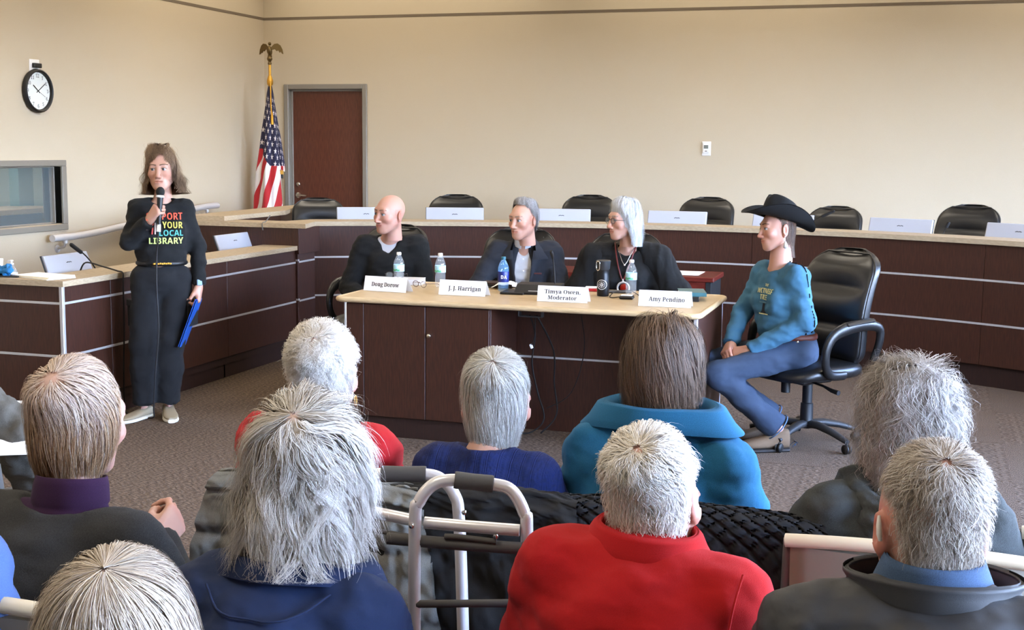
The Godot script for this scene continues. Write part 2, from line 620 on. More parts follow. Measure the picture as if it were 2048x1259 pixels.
class Fld:
	var h: float
	var o: Vector3
	var nx: int
	var ny: int
	var nz: int
	var v := PackedFloat32Array()
	var reach := 0.065   # how far a shape's distance is kept for later blends

	func _init(lo: Vector3, hi: Vector3, cell: float) -> void:
		h = cell
		o = lo
		nx = ceili((hi.x - lo.x) / h) + 1
		ny = ceili((hi.y - lo.y) / h) + 1
		nz = ceili((hi.z - lo.z) / h) + 1
		v.resize(nx * ny * nz)
		v.fill(1.0)

	func put(i: int, d: float, k: float, carve: bool) -> void:
		var e := v[i]
		if carve:
			d = -d
			if e - d >= k:
				return
			if d - e >= k:
				v[i] = d
			else:
				var q := k - absf(d - e)
				v[i] = maxf(d, e) + q * q / (4.0 * k)
			return
		if d - e >= k:
			return
		if e - d >= k:
			v[i] = d
		else:
			var q := k - absf(d - e)
			v[i] = minf(d, e) - q * q / (4.0 * k)

	func cap(a: Vector3, b: Vector3, ra: float, rb: float, k := 0.02, n := Vector3.ZERO, s := 1.0, carve := false) -> void:
		var rm := maxf(ra, rb) + (k if carve else maxf(k, reach)) + h * 2.6
		var lo := (a.min(b) - Vector3.ONE * rm - o) / h
		var hi := (a.max(b) + Vector3.ONE * rm - o) / h
		var x0 := maxi(0, floori(lo.x))
		var x1 := mini(nx, ceili(hi.x) + 1)
		var y0 := maxi(0, floori(lo.y))
		var y1 := mini(ny, ceili(hi.y) + 1)
		var z0 := maxi(0, floori(lo.z))
		var z1 := mini(nz, ceili(hi.z) + 1)
		var ba := b - a
		var sq := s - 1.0
		ba += n * (ba.dot(n) * sq)
		var il := 1.0 / maxf(ba.length_squared(), 1e-9)
		var dr := rb - ra
		for z in range(z0, z1):
			for y in range(y0, y1):
				var row := (z * ny + y) * nx
				var p := Vector3(o.x + x0 * h, o.y + y * h, o.z + z * h) - a
				for x in range(x0, x1):
					var q := p
					p.x += h
					if sq != 0.0:
						q += n * (q.dot(n) * sq)
					var t := clampf(q.dot(ba) * il, 0.0, 1.0)
					put(row + x, (q - ba * t).length() - ra - dr * t, k, carve)

	func ell(c: Vector3, r: Vector3, k := 0.02, carve := false, turn := Basis()) -> void:
		var rm := maxf(r.x, maxf(r.y, r.z)) + (k if carve else maxf(k, reach)) + h * 2.6
		var lo := (c - Vector3.ONE * rm - o) / h
		var hi := (c + Vector3.ONE * rm - o) / h
		var inv := turn.inverse()
		for z in range(maxi(0, floori(lo.z)), mini(nz, ceili(hi.z) + 1)):
			for y in range(maxi(0, floori(lo.y)), mini(ny, ceili(hi.y) + 1)):
				var row := (z * ny + y) * nx
				for x in range(maxi(0, floori(lo.x)), mini(nx, ceili(hi.x) + 1)):
					var q := inv * (Vector3(o.x + x * h, o.y + y * h, o.z + z * h) - c) / r
					var k0 := q.length()
					var k1 := (q / r).length()
					put(row + x, k0 * (k0 - 1.0) / maxf(k1, 1e-6), k, carve)

	func cut(p: Vector3, n: Vector3, rad: float) -> void:   # drop what lies beyond the plane, near p
		n = n.normalized()
		var lo := (p - Vector3.ONE * rad - o) / h
		var hi := (p + Vector3.ONE * rad - o) / h
		for z in range(maxi(0, floori(lo.z)), mini(nz, ceili(hi.z) + 1)):
			for y in range(maxi(0, floori(lo.y)), mini(ny, ceili(hi.y) + 1)):
				var row := (z * ny + y) * nx
				for x in range(maxi(0, floori(lo.x)), mini(nx, ceili(hi.x) + 1)):
					var q := Vector3(o.x + x * h, o.y + y * h, o.z + z * h) - p
					if q.length_squared() < rad * rad:
						v[row + x] = maxf(v[row + x], q.dot(n))

	func emit(g: Geo, col: Color, wrinkle: FastNoiseLite = null, amp := 0.0, ws := Vector3.ONE) -> void:
		var first := g.P.size()
		var first_i := g.I.size()
		var idx := PackedInt32Array()
		idx.resize(v.size())
		idx.fill(-1)
		var thr := h * 3.2
		var sy := nx
		var sz := nx * ny
		var co := PackedInt32Array([0, 1, sy, sy + 1, sz, sz + 1, sz + sy, sz + sy + 1])
		var ed := PackedInt32Array([0, 1, 2, 3, 4, 5, 6, 7, 0, 2, 1, 3, 4, 6, 5, 7, 0, 4, 1, 5, 2, 6, 3, 7])
		var cells := PackedInt32Array()
		var w := PackedFloat32Array()
		w.resize(8)
		for z in nz - 1:
			for y in ny - 1:
				var i := z * sz + y * sy
				for x in nx - 1:
					var v0 := v[i]
					if v0 < thr and v0 > -thr:
						var mask := 0
						for c in 8:
							var e := v[i + co[c]]
							w[c] = e
							if e < 0.0:
								mask |= 1 << c
						if mask != 0 and mask != 255:
							var s := Vector3.ZERO
							var n := 0
							for e in range(0, 24, 2):
								var a := ed[e]
								var b := ed[e + 1]
								if (w[a] < 0.0) != (w[b] < 0.0):
									var t := w[a] / (w[a] - w[b])
									var pa := Vector3(a & 1, (a >> 1) & 1, a >> 2)
									var pb := Vector3(b & 1, (b >> 1) & 1, b >> 2)
									s += pa.lerp(pb, t)
									n += 1
							var p := o + (Vector3(x, y, z) + s / n) * h
							if wrinkle != null:
								var gr := Vector3(w[1] + w[3] + w[5] + w[7] - w[0] - w[2] - w[4] - w[6], w[2] + w[3] + w[6] + w[7] - w[0] - w[1] - w[4] - w[5], w[4] + w[5] + w[6] + w[7] - w[0] - w[1] - w[2] - w[3]).normalized()
								p += gr * (wrinkle.get_noise_3dv(p * ws) * amp)
							idx[i] = g.P.size()
							g.P.append(p)
							g.C.append(col)
							cells.append(i)
					i += 1
		for i in cells:
			var v0 := v[i]
			for ax in 3:
				var st: int = [1, sy, sz][ax]
				var u: int = [sy, sz, 1][ax]
				var q: int = [sz, 1, sy][ax]
				var v1 := v[i + st]
				if (v0 < 0.0) == (v1 < 0.0) or i - u - q < 0:
					continue
				var a := idx[i]
				var b := idx[i - u]
				var c := idx[i - u - q]
				var d := idx[i - q]
				if b < 0 or c < 0 or d < 0:
					continue
				if v0 < 0.0:
					for e in [a, c, b, a, d, c]:
						g.I.append(e)
				else:
					for e in [a, b, c, a, c, d]:
						g.I.append(e)
		g.smooth(first, first_i)


# ---------------------------------------------------------------- the room
const WX := -6.96
const WZ := -12.7
const RX := 4.4
const FZ := 3.2
const CH := 3.62
const FLOOR2 := 0.15


func make_room() -> void:
	struct("floor", bx(Vector3(WX - 0.2, -0.2, WZ - 0.2), Vector3(RX + 0.2, 0, FZ + 0.2), 0.0), M.carpet)
	# carpet tiles laid crosswise under the right of the panel and in front of it
	var tiles := nst()
	for c in [[0, 0], [1, 1], [2, 0], [0, 2], [2, 2], [1, -1], [0, -2], [2, -2], [3, 1], [3, -1], [1, 3]]:
		bx(Vector3(-1.35 + c[0] * 0.92, 0.0, -7.6 + c[1] * 0.92), Vector3(-0.43 + c[0] * 0.92, 0.0008, -6.68 + c[1] * 0.92), 0.0, tiles)
	var ct := struct("floor_tiles", tiles, M.carpet2)
	ct.set_meta("label", "carpet tiles laid crosswise on the floor")
	ct.set_meta("category", "floor")
	struct("ceiling", bx(Vector3(WX - 0.2, CH, WZ - 0.2), Vector3(RX + 0.2, CH + 0.2, FZ + 0.2), 0.0), M.ceiling)
	# back wall with the door opening
	var b := nst()
	var dx0 := -6.665
	var dx1 := -5.785
	var dy := 2.24
	bx(Vector3(WX - 0.2, 0, WZ - 0.2), Vector3(dx0 - 0.03, CH, WZ), 0.0, b)
	bx(Vector3(dx1 + 0.03, 0, WZ - 0.2), Vector3(RX + 0.2, CH, WZ), 0.0, b)
	bx(Vector3(dx0 - 0.03, dy + 0.03, WZ - 0.2), Vector3(dx1 + 0.03, CH, WZ), 0.0, b)
	bx(Vector3(dx0 - 0.03, 0, WZ - 0.2), Vector3(dx1 + 0.03, dy + 0.03, WZ - 0.17), 0.0, b)
	struct("wall_back", b, M.wall)
	# left wall with the window opening
	var l := nst()
	var z0 := -9.15
	var z1 := -7.55
	var y0 := 0.955
	var y1 := 1.445
	bx(Vector3(WX - 0.18, 0, WZ), Vector3(WX, CH, z0), 0.0, l)
	bx(Vector3(WX - 0.18, 0, z1), Vector3(WX, CH, FZ), 0.0, l)
	bx(Vector3(WX - 0.18, 0, z0), Vector3(WX, y0, z1), 0.0, l)
	bx(Vector3(WX - 0.18, y1, z0), Vector3(WX, CH, z1), 0.0, l)
	struct("wall_left", l, M.wall)
	struct("wall_front", bx(Vector3(WX - 0.2, 0, FZ), Vector3(RX + 0.2, CH, FZ + 0.2), 0.0), M.wall)
	# right wall with three tall windows
	var r := nst()
	bx(Vector3(RX, 0, WZ), Vector3(RX + 0.2, 0.8, FZ), 0.0, r)
	bx(Vector3(RX, 2.9, WZ), Vector3(RX + 0.2, CH, FZ), 0.0, r)
	var zs := [WZ, -9.6, -7.2, -6.2, -3.8, -2.8, -0.4, FZ]
	for i in range(0, 8, 2):
		bx(Vector3(RX, 0.8, zs[i]), Vector3(RX + 0.2, 2.9, zs[i + 1]), 0.0, r)
	struct("wall_right", r, M.wall)
	for i in 3:
		var za: float = zs[1 + i * 2]
		var zb: float = zs[2 + i * 2]
		var w := Node3D.new()
		w.name = "window_%d" % (i + 2)
		add_child(w)
		w.set_meta("kind", "structure")
		w.set_meta("label", "tall daylight window in the right wall")
		w.set_meta("category", "window")
		var f := nst()
		for y in [0.8, 2.9]:
			bx(Vector3(RX + 0.05, y - 0.03, za), Vector3(RX + 0.12, y + 0.03, zb), 0.004, f)
		for z in [za, (za + zb) * 0.5, zb]:
			bx(Vector3(RX + 0.05, 0.8, z - 0.03), Vector3(RX + 0.12, 2.9, z + 0.03), 0.004, f)
		part(w, "window_frame", f, M.frame_paint)
		part(w, "pane", bx(Vector3(RX + 0.08, 0.8, za), Vector3(RX + 0.088, 2.9, zb), 0.0), M.glass)
	# reveal lines that run round the walls under the ceiling
	struct("trim_1", bx(Vector3(WX - 0.01, 2.985, WZ), Vector3(WX + 0.004, 3.012, FZ), 0.001), M.groove)
	struct("trim_2", bx(Vector3(WX, 2.985, WZ - 0.01), Vector3(RX, 3.012, WZ + 0.004), 0.001), M.groove)
	# door
	var d := Node3D.new()
	d.name = "door_1"
	add_child(d)
	d.position = Vector3(0, 0, WZ)
	d.set_meta("kind", "structure")
	d.set_meta("label", "dark wood door in a grey metal frame")
	d.set_meta("category", "door")
	var fr := nst()
	bx(Vector3(dx0 - 0.055, FLOOR2, -0.12), Vector3(dx0, dy + 0.055, 0.02), 0.006, fr)
	bx(Vector3(dx1, FLOOR2, -0.12), Vector3(dx1 + 0.055, dy + 0.055, 0.02), 0.006, fr)
	bx(Vector3(dx0, dy, -0.12), Vector3(dx1, dy + 0.055, 0.02), 0.006, fr)
	bx(Vector3(dx0, FLOOR2, -0.12), Vector3(dx0 + 0.02, dy, -0.045), 0.003, fr)
	bx(Vector3(dx1 - 0.02, FLOOR2, -0.12), Vector3(dx1, dy, -0.045), 0.003, fr)
	bx(Vector3(dx0, dy - 0.02, -0.12), Vector3(dx1, dy, -0.045), 0.003, fr)
	part(d, "door_frame", fr, M.frame_paint)
	part(d, "door_leaf", bx(Vector3(dx0 + 0.004, FLOOR2, -0.11), Vector3(dx1 - 0.004, dy - 0.004, -0.06), 0.003), M.door_wood)
	var h := nst()
	lathe(h, Transform3D(Basis(Vector3.RIGHT, PI / 2), Vector3(dx0 + 0.075, 1.09, -0.06)), [Vector2(0, 0), Vector2(0.034, 0), Vector2(0.032, 0.012), Vector2(0.012, 0.018), Vector2(0.012, 0.05), Vector2(0, 0.052)], 16)
	tube(h, [Vector3(dx0 + 0.07, 1.09, -0.015), Vector3(dx0 + 0.10, 1.092, -0.01), Vector3(dx0 + 0.17, 1.087, -0.012), Vector3(dx0 + 0.19, 1.085, -0.016)], 0.011, 8)
	part(d, "door_handle", h, M.chrome)
	var lk := nst()
	lathe(lk, Transform3D(Basis(Vector3.RIGHT, PI / 2), Vector3(dx0 + 0.075, 1.21, -0.06)), [Vector2(0, 0), Vector2(0.025, 0), Vector2(0.024, 0.014), Vector2(0.018, 0.02), Vector2(0, 0.022)], 16)
	part(d, "lock", lk, M.chrome)
	# window in the left wall and the small room behind it
	var w1 := Node3D.new()
	w1.name = "window_1"
	add_child(w1)
	w1.set_meta("kind", "structure")
	w1.set_meta("label", "interior window in the left wall with a grey metal frame")
	w1.set_meta("category", "window")
	var wf := nst()
	for s in [[y1, y1 + 0.05], [y0 - 0.05, y0]]:
		bx(Vector3(WX - 0.19, s[0], z0 - 0.06), Vector3(WX + 0.02, s[1], z1 + 0.06), 0.005, wf)
	for s in [[z0 - 0.06, z0], [z1, z1 + 0.06]]:
		bx(Vector3(WX - 0.19, y0, s[0]), Vector3(WX + 0.02, y1, s[1]), 0.005, wf)
	for s in [[y1 - 0.014, y1], [y0, y0 + 0.014]]:
		bx(Vector3(WX - 0.11, s[0], z0), Vector3(WX - 0.06, s[1], z1), 0.003, wf)
	bx(Vector3(WX - 0.11, y0, z0), Vector3(WX - 0.06, y1, z0 + 0.014), 0.003, wf)
	part(w1, "window_frame", wf, M.frame_paint)
	part(w1, "pane", bx(Vector3(WX - 0.09, y0, z0), Vector3(WX - 0.082, y1, z1), 0.0), M.glass)
	var rm := nst()
	bx(Vector3(-10.2, 0, -12.9), Vector3(-10.0, 3.0, -6.0), 0.0, rm)
	bx(Vector3(-10.2, 0, -13.0), Vector3(WX - 0.18, 3.0, -12.8), 0.0, rm)
	bx(Vector3(-10.2, 0, -6.2), Vector3(WX - 0.18, 3.0, -6.0), 0.0, rm)
	bx(Vector3(-10.2, -0.2, -13.0), Vector3(WX - 0.18, 0, -6.0), 0.0, rm)
	bx(Vector3(-10.2, 3.0, -13.0), Vector3(WX - 0.18, 3.2, -6.0), 0.0, rm)
	var br := struct("wall_side_room", rm, mat(Color(0.72, 0.79, 0.76), 0.9))
	br.set_meta("label", "pale green walls of the small room behind the window")
	var bl := nst()
	bx(Vector3(-9.02, 0.0, -11.25), Vector3(-8.9, 2.6, -11.02), 0.003, bl)
	var tc := struct("trim_3", bl, mat(Color(0.26, 0.43, 0.45), 0.4))
	tc.set_meta("label", "dark teal post seen through the interior window")
	var cn := thing("counter", "dark counter with a pale top seen through the interior window", "counter", Vector3(-8.75, 0, -9.9))
	part(cn, "body", bx(Vector3(-0.3, 0, -1.25), Vector3(0.2, 0.93, 2.6), 0.004), mat(Color(0.10, 0.07, 0.07), 0.5))
	part(cn, "worktop", bx(Vector3(-0.3, 0.93, -1.27), Vector3(0.24, 0.985, 2.6), 0.006), M.maple_edge)
	ceiling_lamp(Vector3(-8.5, 2.985, -9.3), Vector2(1.2, 0.6), 9.0, "recessed ceiling light", "above the counter of the small side room")
	# raised floor behind the long desk, and its ramp by the left wall
	var pf := PackedVector2Array()
	for i in 22:
		var a := deg_to_rad(-31.5 + i * 4.6)
		pf.append(Vector2(-1.9 + 5.12 * sin(a), 4.95 + 5.12 * cos(a)))
	pf.append(Vector2(RX, 5.5))
	pf.append(Vector2(RX, -WZ))
	pf.append(Vector2(WX + 0.01, -WZ))
	pf.append(Vector2(WX + 0.01, 11.3))
	pf.append(Vector2(-5.75, 11.3))
	pf.append(Vector2(-5.75, 9.0))
	pf.append(Vector2(-4.62, 9.0))
	var ps := nst()
	extrude(ps, flat_up(0.0), pf, FLOOR2)
	struct("floor_platform", ps, M.carpet)
	var ra := nst()
	extrude(ra, Transform3D(Basis(Vector3(0, 0, -1), Vector3.UP, Vector3(1, 0, 0)), Vector3(WX + 0.01, 0, -8.6)), PackedVector2Array([Vector2(0, 0), Vector2(2.7, 0), Vector2(2.7, FLOOR2)]), 1.2)
	struct("floor_ramp", ra, M.carpet)


# ---------------------------------------------------------------- fixed desks
func strip_panels(t: Node3D, a: Vector3, b: Vector3, n: Vector3, rows: Array, kick: float) -> void:
	# wood panels between two floor points, with the rows' y limits, on the side n
	var d := (b - a).normalized()
	var x := Transform3D(Basis(d, Vector3.UP, n), (a + b) * 0.5)
	var len_ := a.distance_to(b)
	for r in rows:
		var st := nst()
		box(st, x * Transform3D(Basis(), Vector3(0, (r[0] + r[1]) * 0.5, -0.012)), Vector3(len_ - 0.004, r[1] - r[0], 0.024), 0.002)
		part(t, "panel", st, M.wood)
	for i in rows.size() - 1:
		var st := nst()
		box(st, x * Transform3D(Basis(), Vector3(0, (rows[i][1] + rows[i + 1][0]) * 0.5, -0.010)), Vector3(len_ + 0.004, rows[i + 1][0] - rows[i][1], 0.022), 0.001)
		part(t, "metal_strip", st, M.satin)
	if kick > 0.0:
		var st := nst()
		box(st, x * Transform3D(Basis(), Vector3(0, kick * 0.5, -0.05)), Vector3(len_ + 0.02, kick, 0.03), 0.002)
		part(t, "kickboard", st, M.wood_kick)


func make_dais() -> void:
	var rows := [[0.155, 0.422], [0.436, 0.727], [0.741, 0.832]]
	var w := thing("wing_desk", "dark wood wing desk with pale counter at left, behind the standing woman", "desk")
	var zc := -6.05
	strip_panels(w, Vector3(-5.75, 0, zc), Vector3(-4.635, 0, zc), Vector3(0, 0, 1), rows, 0.155)
	var cuts := [zc - 0.015, -6.5, -7.85, -9.25]
	for i in 3:
		strip_panels(w, Vector3(-4.62, 0, cuts[i]), Vector3(-4.62, 0, cuts[i + 1]), Vector3(1, 0, 0), rows, 0.155)
	part(w, "corner_strip", bx(Vector3(-4.642, 0.155, zc - 0.02), Vector3(-4.617, 0.832, zc + 0.003), 0.003), M.satin)
	var ins := nst()
	bx(Vector3(-4.66, 0.1, -9.1), Vector3(-4.64, 0.83, zc - 0.03), 0.0, ins)
	bx(Vector3(-5.7, 0.1, zc - 0.06), Vector3(-4.66, 0.83, zc - 0.03), 0.0, ins)
	part(w, "carcass", ins, M.wood_kick)
	var ct := nst()
	extrude(ct, flat_up(0.832), PackedVector2Array([Vector2(-5.78, 6.03), Vector2(-4.598, 6.03), Vector2(-4.598, 9.16), Vector2(-4.9, 9.35), Vector2(-4.9, 6.28), Vector2(-5.78, 6.28)]), 0.033)
	part(w, "countertop", ct, M.maple_edge)
	var wt := nst()
	bx(Vector3(-5.3, 0.72, -8.85), Vector3(-4.9, 0.75, -6.28), 0.002, wt)
	bx(Vector3(-5.78, 0.72, -6.6), Vector3(-5.3, 0.75, -6.28), 0.002, wt)
	part(w, "worktop", wt, M.maple)

	var c := thing("curved_desk", "long curved dark wood dais desk with pale counter across the back", "desk")
	var o := Vector3(-1.9, 0, -4.95)
	var rr := [[0.155, 0.438], [0.452, 0.745], [0.759, 1.002]]
	var a0 := -32.6
	var step := 4.0
	var n := 23
	# panels follow the curve: each is one bay of five facets
	for bay in range(0, n, 5):
		for r in rr.size():
			arc_slab(c, "panel", M.wood, o, 5.05, 5.074, rr[r][0], rr[r][1], a0 + bay * step + 0.02, a0 + mini(bay + 5, n) * step - 0.02)
	for r in 2:
		arc_slab(c, "metal_strip", M.satin, o, 5.046, 5.07, rr[r][1], rr[r + 1][0], a0, a0 + n * step)
	arc_slab(c, "kickboard", M.wood_kick, o, 5.09, 5.11, 0.0, 0.16, a0, a0 + n * step)
	strip_panels(c, Vector3(-5.5, 0, -8.88), Vector3(-4.60, 0, -8.88), Vector3(0, 0, 1), rr, 0.0)
	var sp := nst()
	bx(Vector3(-4.64, 0.80, -9.26), Vector3(-4.585, 1.002, -8.87), 0.002, sp)
	part(c, "end_panel", sp, M.wood)
	# countertop: arc plus the return towards the left wall
	var top := PackedVector2Array()
	for i in n + 1:
		var a := deg_to_rad(a0 + i * step)
		top.append(Vector2(o.x + 5.025 * sin(a), -o.z + 5.025 * cos(a)))
	for i in n + 1:
		var a := deg_to_rad(a0 + (n - i) * step)
		top.append(Vector2(o.x + 5.34 * sin(a), -o.z + 5.34 * cos(a)))
	top.append(Vector2(-4.85, 9.16))
	top.append(Vector2(-5.55, 9.14))
	top.append(Vector2(-5.55, 8.855))
	top.append(Vector2(-4.52, 8.855))
	var ct2 := nst()
	extrude(ct2, flat_up(1.002), top, 0.035)
	part(c, "countertop", ct2, M.maple_edge)
	arc_slab(c, "worktop", M.maple, o, 5.34, 5.72, 0.87, 0.9, a0 + 2, a0 + n * step)
	arc_slab(c, "carcass", M.wood_kick, o, 5.1, 5.12, 0.1, 1.0, a0, a0 + n * step)

	var lw := thing("low_wall", "low wood wall with a pale cap beside the ramp, below the flag", "low wall")
	var lp := PackedVector2Array([Vector2(-5.27, 8.93), Vector2(-5.27, 9.95), Vector2(-5.62, 10.9), Vector2(-5.70, 10.9), Vector2(-5.62, 8.93)])
	var lc := nst()
	extrude(lc, flat_up(1.038), lp, 0.036)
	part(lw, "cap", lc, M.maple_edge)
	var lb := nst()
	extrude(lb, flat_up(0.0), PackedVector2Array([Vector2(-5.30, 9.16), Vector2(-5.30, 9.93), Vector2(-5.63, 10.85), Vector2(-5.66, 10.85), Vector2(-5.58, 9.16)]), 1.038)
	part(lw, "body", lb, M.wood)


func arc_slab(t: Node3D, called: String, m: Material, o: Vector3, r0: float, r1: float, y0: float, y1: float, a0: float, a1: float) -> void:
	var k := maxi(2, roundi((a1 - a0) / 1.6))
	var poly := PackedVector2Array()
	for i in k + 1:
		var a := deg_to_rad(lerpf(a0, a1, float(i) / k))
		poly.append(Vector2(o.x + r0 * sin(a), -o.z + r0 * cos(a)))
	for i in k + 1:
		var a := deg_to_rad(lerpf(a1, a0, float(i) / k))
		poly.append(Vector2(o.x + r1 * sin(a), -o.z + r1 * cos(a)))
	var st := nst()
	extrude(st, flat_up(y0), poly, y1 - y0)
	part(t, called, st, m)


# ---------------------------------------------------------------- furniture
func make_furniture() -> void:
	make_table()
	make_office_chairs()
	make_stack_chairs()
	make_walker()
	# low reddish table between the panel and the curved desk
	var s := thing("side_table", "low reddish-brown wooden side table behind the panel, its dark end to the right", "side table", Vector3(-2.05, 0, -9.28), 0.0)
	part(s, "tabletop", bx(Vector3(-0.62, 0.70, -0.2), Vector3(0.66, 0.735, 0.28), 0.005), M.red_wood)
	part(s, "front_panel", bx(Vector3(-0.60, 0.58, 0.225), Vector3(0.61, 0.70, 0.265), 0.003), M.red_wood)
	for x in [-0.58, 0.62]:
		part(s, "side_panel", bx(Vector3(x - 0.02, 0.0, -0.19), Vector3(x + 0.02, 0.70, 0.27), 0.003), M.black_matte)
	part(s, "shelf", bx(Vector3(-0.58, 0.3, -0.18), Vector3(0.60, 0.33, 0.2), 0.002), M.black_matte)
	single("paper_sheet", bx(Vector3(-1.73, 0.7355, -9.42), Vector3(-1.52, 0.737, -9.12), 0.0), M.paper, "white sheet of paper lying on the reddish side table", "paper")


func make_table() -> void:
	var t := thing("panel_table", "pale topped dark wood table where the panel sits, with name cards", "table", Vector3(-2.11, 0, -6.98))
	# local x -1.03 .. 1.03, z front 0.46, back -0.46
	var top := PackedVector2Array()
	var r := rounded(2.06, 0.924, 0.05, 5)
	var st := nst()
	extrude(st, flat_up(0.763), r, 0.028)
	part(t, "tabletop", st, M.maple)
	var ed := nst()
	var pts := []
	for p in rounded(2.066, 0.93, 0.052, 5):
		pts.append(Vector3(p.x, 0.779, p.y))
	pts.append(pts[0])
	pts.append(pts[1])
	tube(ed, pts, 0.0155, 8, false)
	part(t, "edge_band", ed, M.maple)
	var zf := 0.51 - 0.06
	# left pedestal
	part(t, "cabinet_body", bx(Vector3(-0.975, 0.115, -0.42), Vector3(-0.115, 0.763, zf - 0.024), 0.002), M.wood)
	part(t, "filler_panel", bx(Vector3(-0.975, 0.115, zf - 0.02), Vector3(-0.866, 0.757, zf), 0.002), M.wood)
	for e in [[-0.863, -0.493], [-0.489, -0.118]]:
		var d := part(t, "door", bx(Vector3(e[0], 0.118, zf - 0.02), Vector3(e[1], 0.757, zf), 0.002), M.wood)
		if e[0] > -0.6:
			var k := nst()
			lathe(k, Transform3D(Basis(Vector3.RIGHT, PI / 2), Vector3(-0.468, 0.597, zf)), [Vector2(0, 0), Vector2(0.013, 0), Vector2(0.013, 0.014), Vector2(0.009, 0.019), Vector2(0, 0.02)], 14)
			part(d, "lock", k, M.chrome)
	part(t, "kickboard", bx(Vector3(-0.96, 0.0, -0.38), Vector3(-0.118, 0.115, zf - 0.02), 0.002), M.wood_kick)
	for e in [[-0.985, zf - 0.022, -0.972, zf + 0.002], [1.004, zf - 0.022, 1.024, zf + 0.004], [1.004, -0.43, 1.024, -0.415]]:
		part(t, "metal_corner", bx(Vector3(e[0], 0.0, e[1]), Vector3(e[2], 0.763, e[3]), 0.002), M.satin)
	part(t, "end_panel", bx(Vector3(1.002, 0.0, -0.415), Vector3(1.022, 0.763, zf - 0.022), 0.002), M.wood)
	# modesty panel set back under the top
	part(t, "modesty_panel", bx(Vector3(-0.115, 0.437, -0.06), Vector3(1.002, 0.763, -0.04), 0.002), M.wood)
	part(t, "modesty_panel", bx(Vector3(-0.115, 0.0, -0.06), Vector3(1.002, 0.425, -0.04), 0.002), M.wood)
	part(t, "metal_strip", bx(Vector3(-0.115, 0.425, -0.058), Vector3(1.002, 0.437, -0.038), 0.001), M.satin)
	var br := nst()
	bx(Vector3(0.03, 0.725, 0.35), Vector3(0.036, 0.763, 0.4), 0.001, br)
	bx(Vector3(0.16, 0.725, 0.35), Vector3(0.166, 0.763, 0.4), 0.001, br)
	bx(Vector3(0.03, 0.722, 0.35), Vector3(0.166, 0.728, 0.4), 0.001, br)
	part(t, "cable_bracket", br, M.dark_grey)
	# cables hanging under the top
	var runs := [
		[Vector3(0.09, 0.73, 0.37), Vector3(0.07, 0.6, 0.2), Vector3(0.03, 0.42, 0.12), Vector3(0.06, 0.25, 0.1), Vector3(0.1, 0.1, 0.1), Vector3(0.03, 0.02, 0.12), Vector3(-0.06, 0.012, 0.14)],
		[Vector3(0.13, 0.73, 0.37), Vector3(0.15, 0.5, 0.1), Vector3(0.14, 0.3, 0.04), Vector3(0.16, 0.12, 0.05), Vector3(0.08, 0.012, 0.1)],
		[Vector3(0.12, 0.73, 0.37), Vector3(0.10, 0.62, 0.3), Vector3(0.07, 0.55, 0.26)],
		[Vector3(0.3, 0.76, 0.1), Vector3(0.31, 0.5, 0.02), Vector3(0.24, 0.25, 0.03), Vector3(0.1, 0.15, 0.05)]]
	for i in runs.size():
		var c := nst()
		tube(c, spline(runs[i], 6), 0.005 if i < 2 else 0.003, 6)
		var cb := single("cable", c, M.black_matte, ["thick black cable looping to the floor under the panel table", "black cable hanging in front of the modesty panel under the table", "short black cable with a pale plug under the table", "thin black cable hanging to the right under the table"][i], "cable", "cables under the table")
		cb.position = t.position
		if i == 2:
			var pl := nst()
			box(pl, Transform3D(Basis(Vector3(0, 0, 1), 0.4), Vector3(0.066, 0.54, 0.255)), Vector3(0.016, 0.026, 0.01), 0.003)
			part(cb, "plug", pl, M.paper)


# ---------------------------------------------------------------- leather swivel chair, facing +z
func super_ring(w: float, t: float, y: float, z: float, bulge: float, k := 28, e := 0.5) -> PackedVector3Array:
	var p := PackedVector3Array()
	for j in k:
		var a := TAU * j / k
		var cx := signf(cos(a)) * pow(absf(cos(a)), e)
		var sz := signf(sin(a)) * pow(absf(sin(a)), e)
		var zz := sz * t
		if sz > 0.0:
			zz += bulge * (1.0 - cx * cx) * sz
		zz += 0.05 * cx * cx
		p.append(Vector3(cx * w, y, z + zz))
	return p


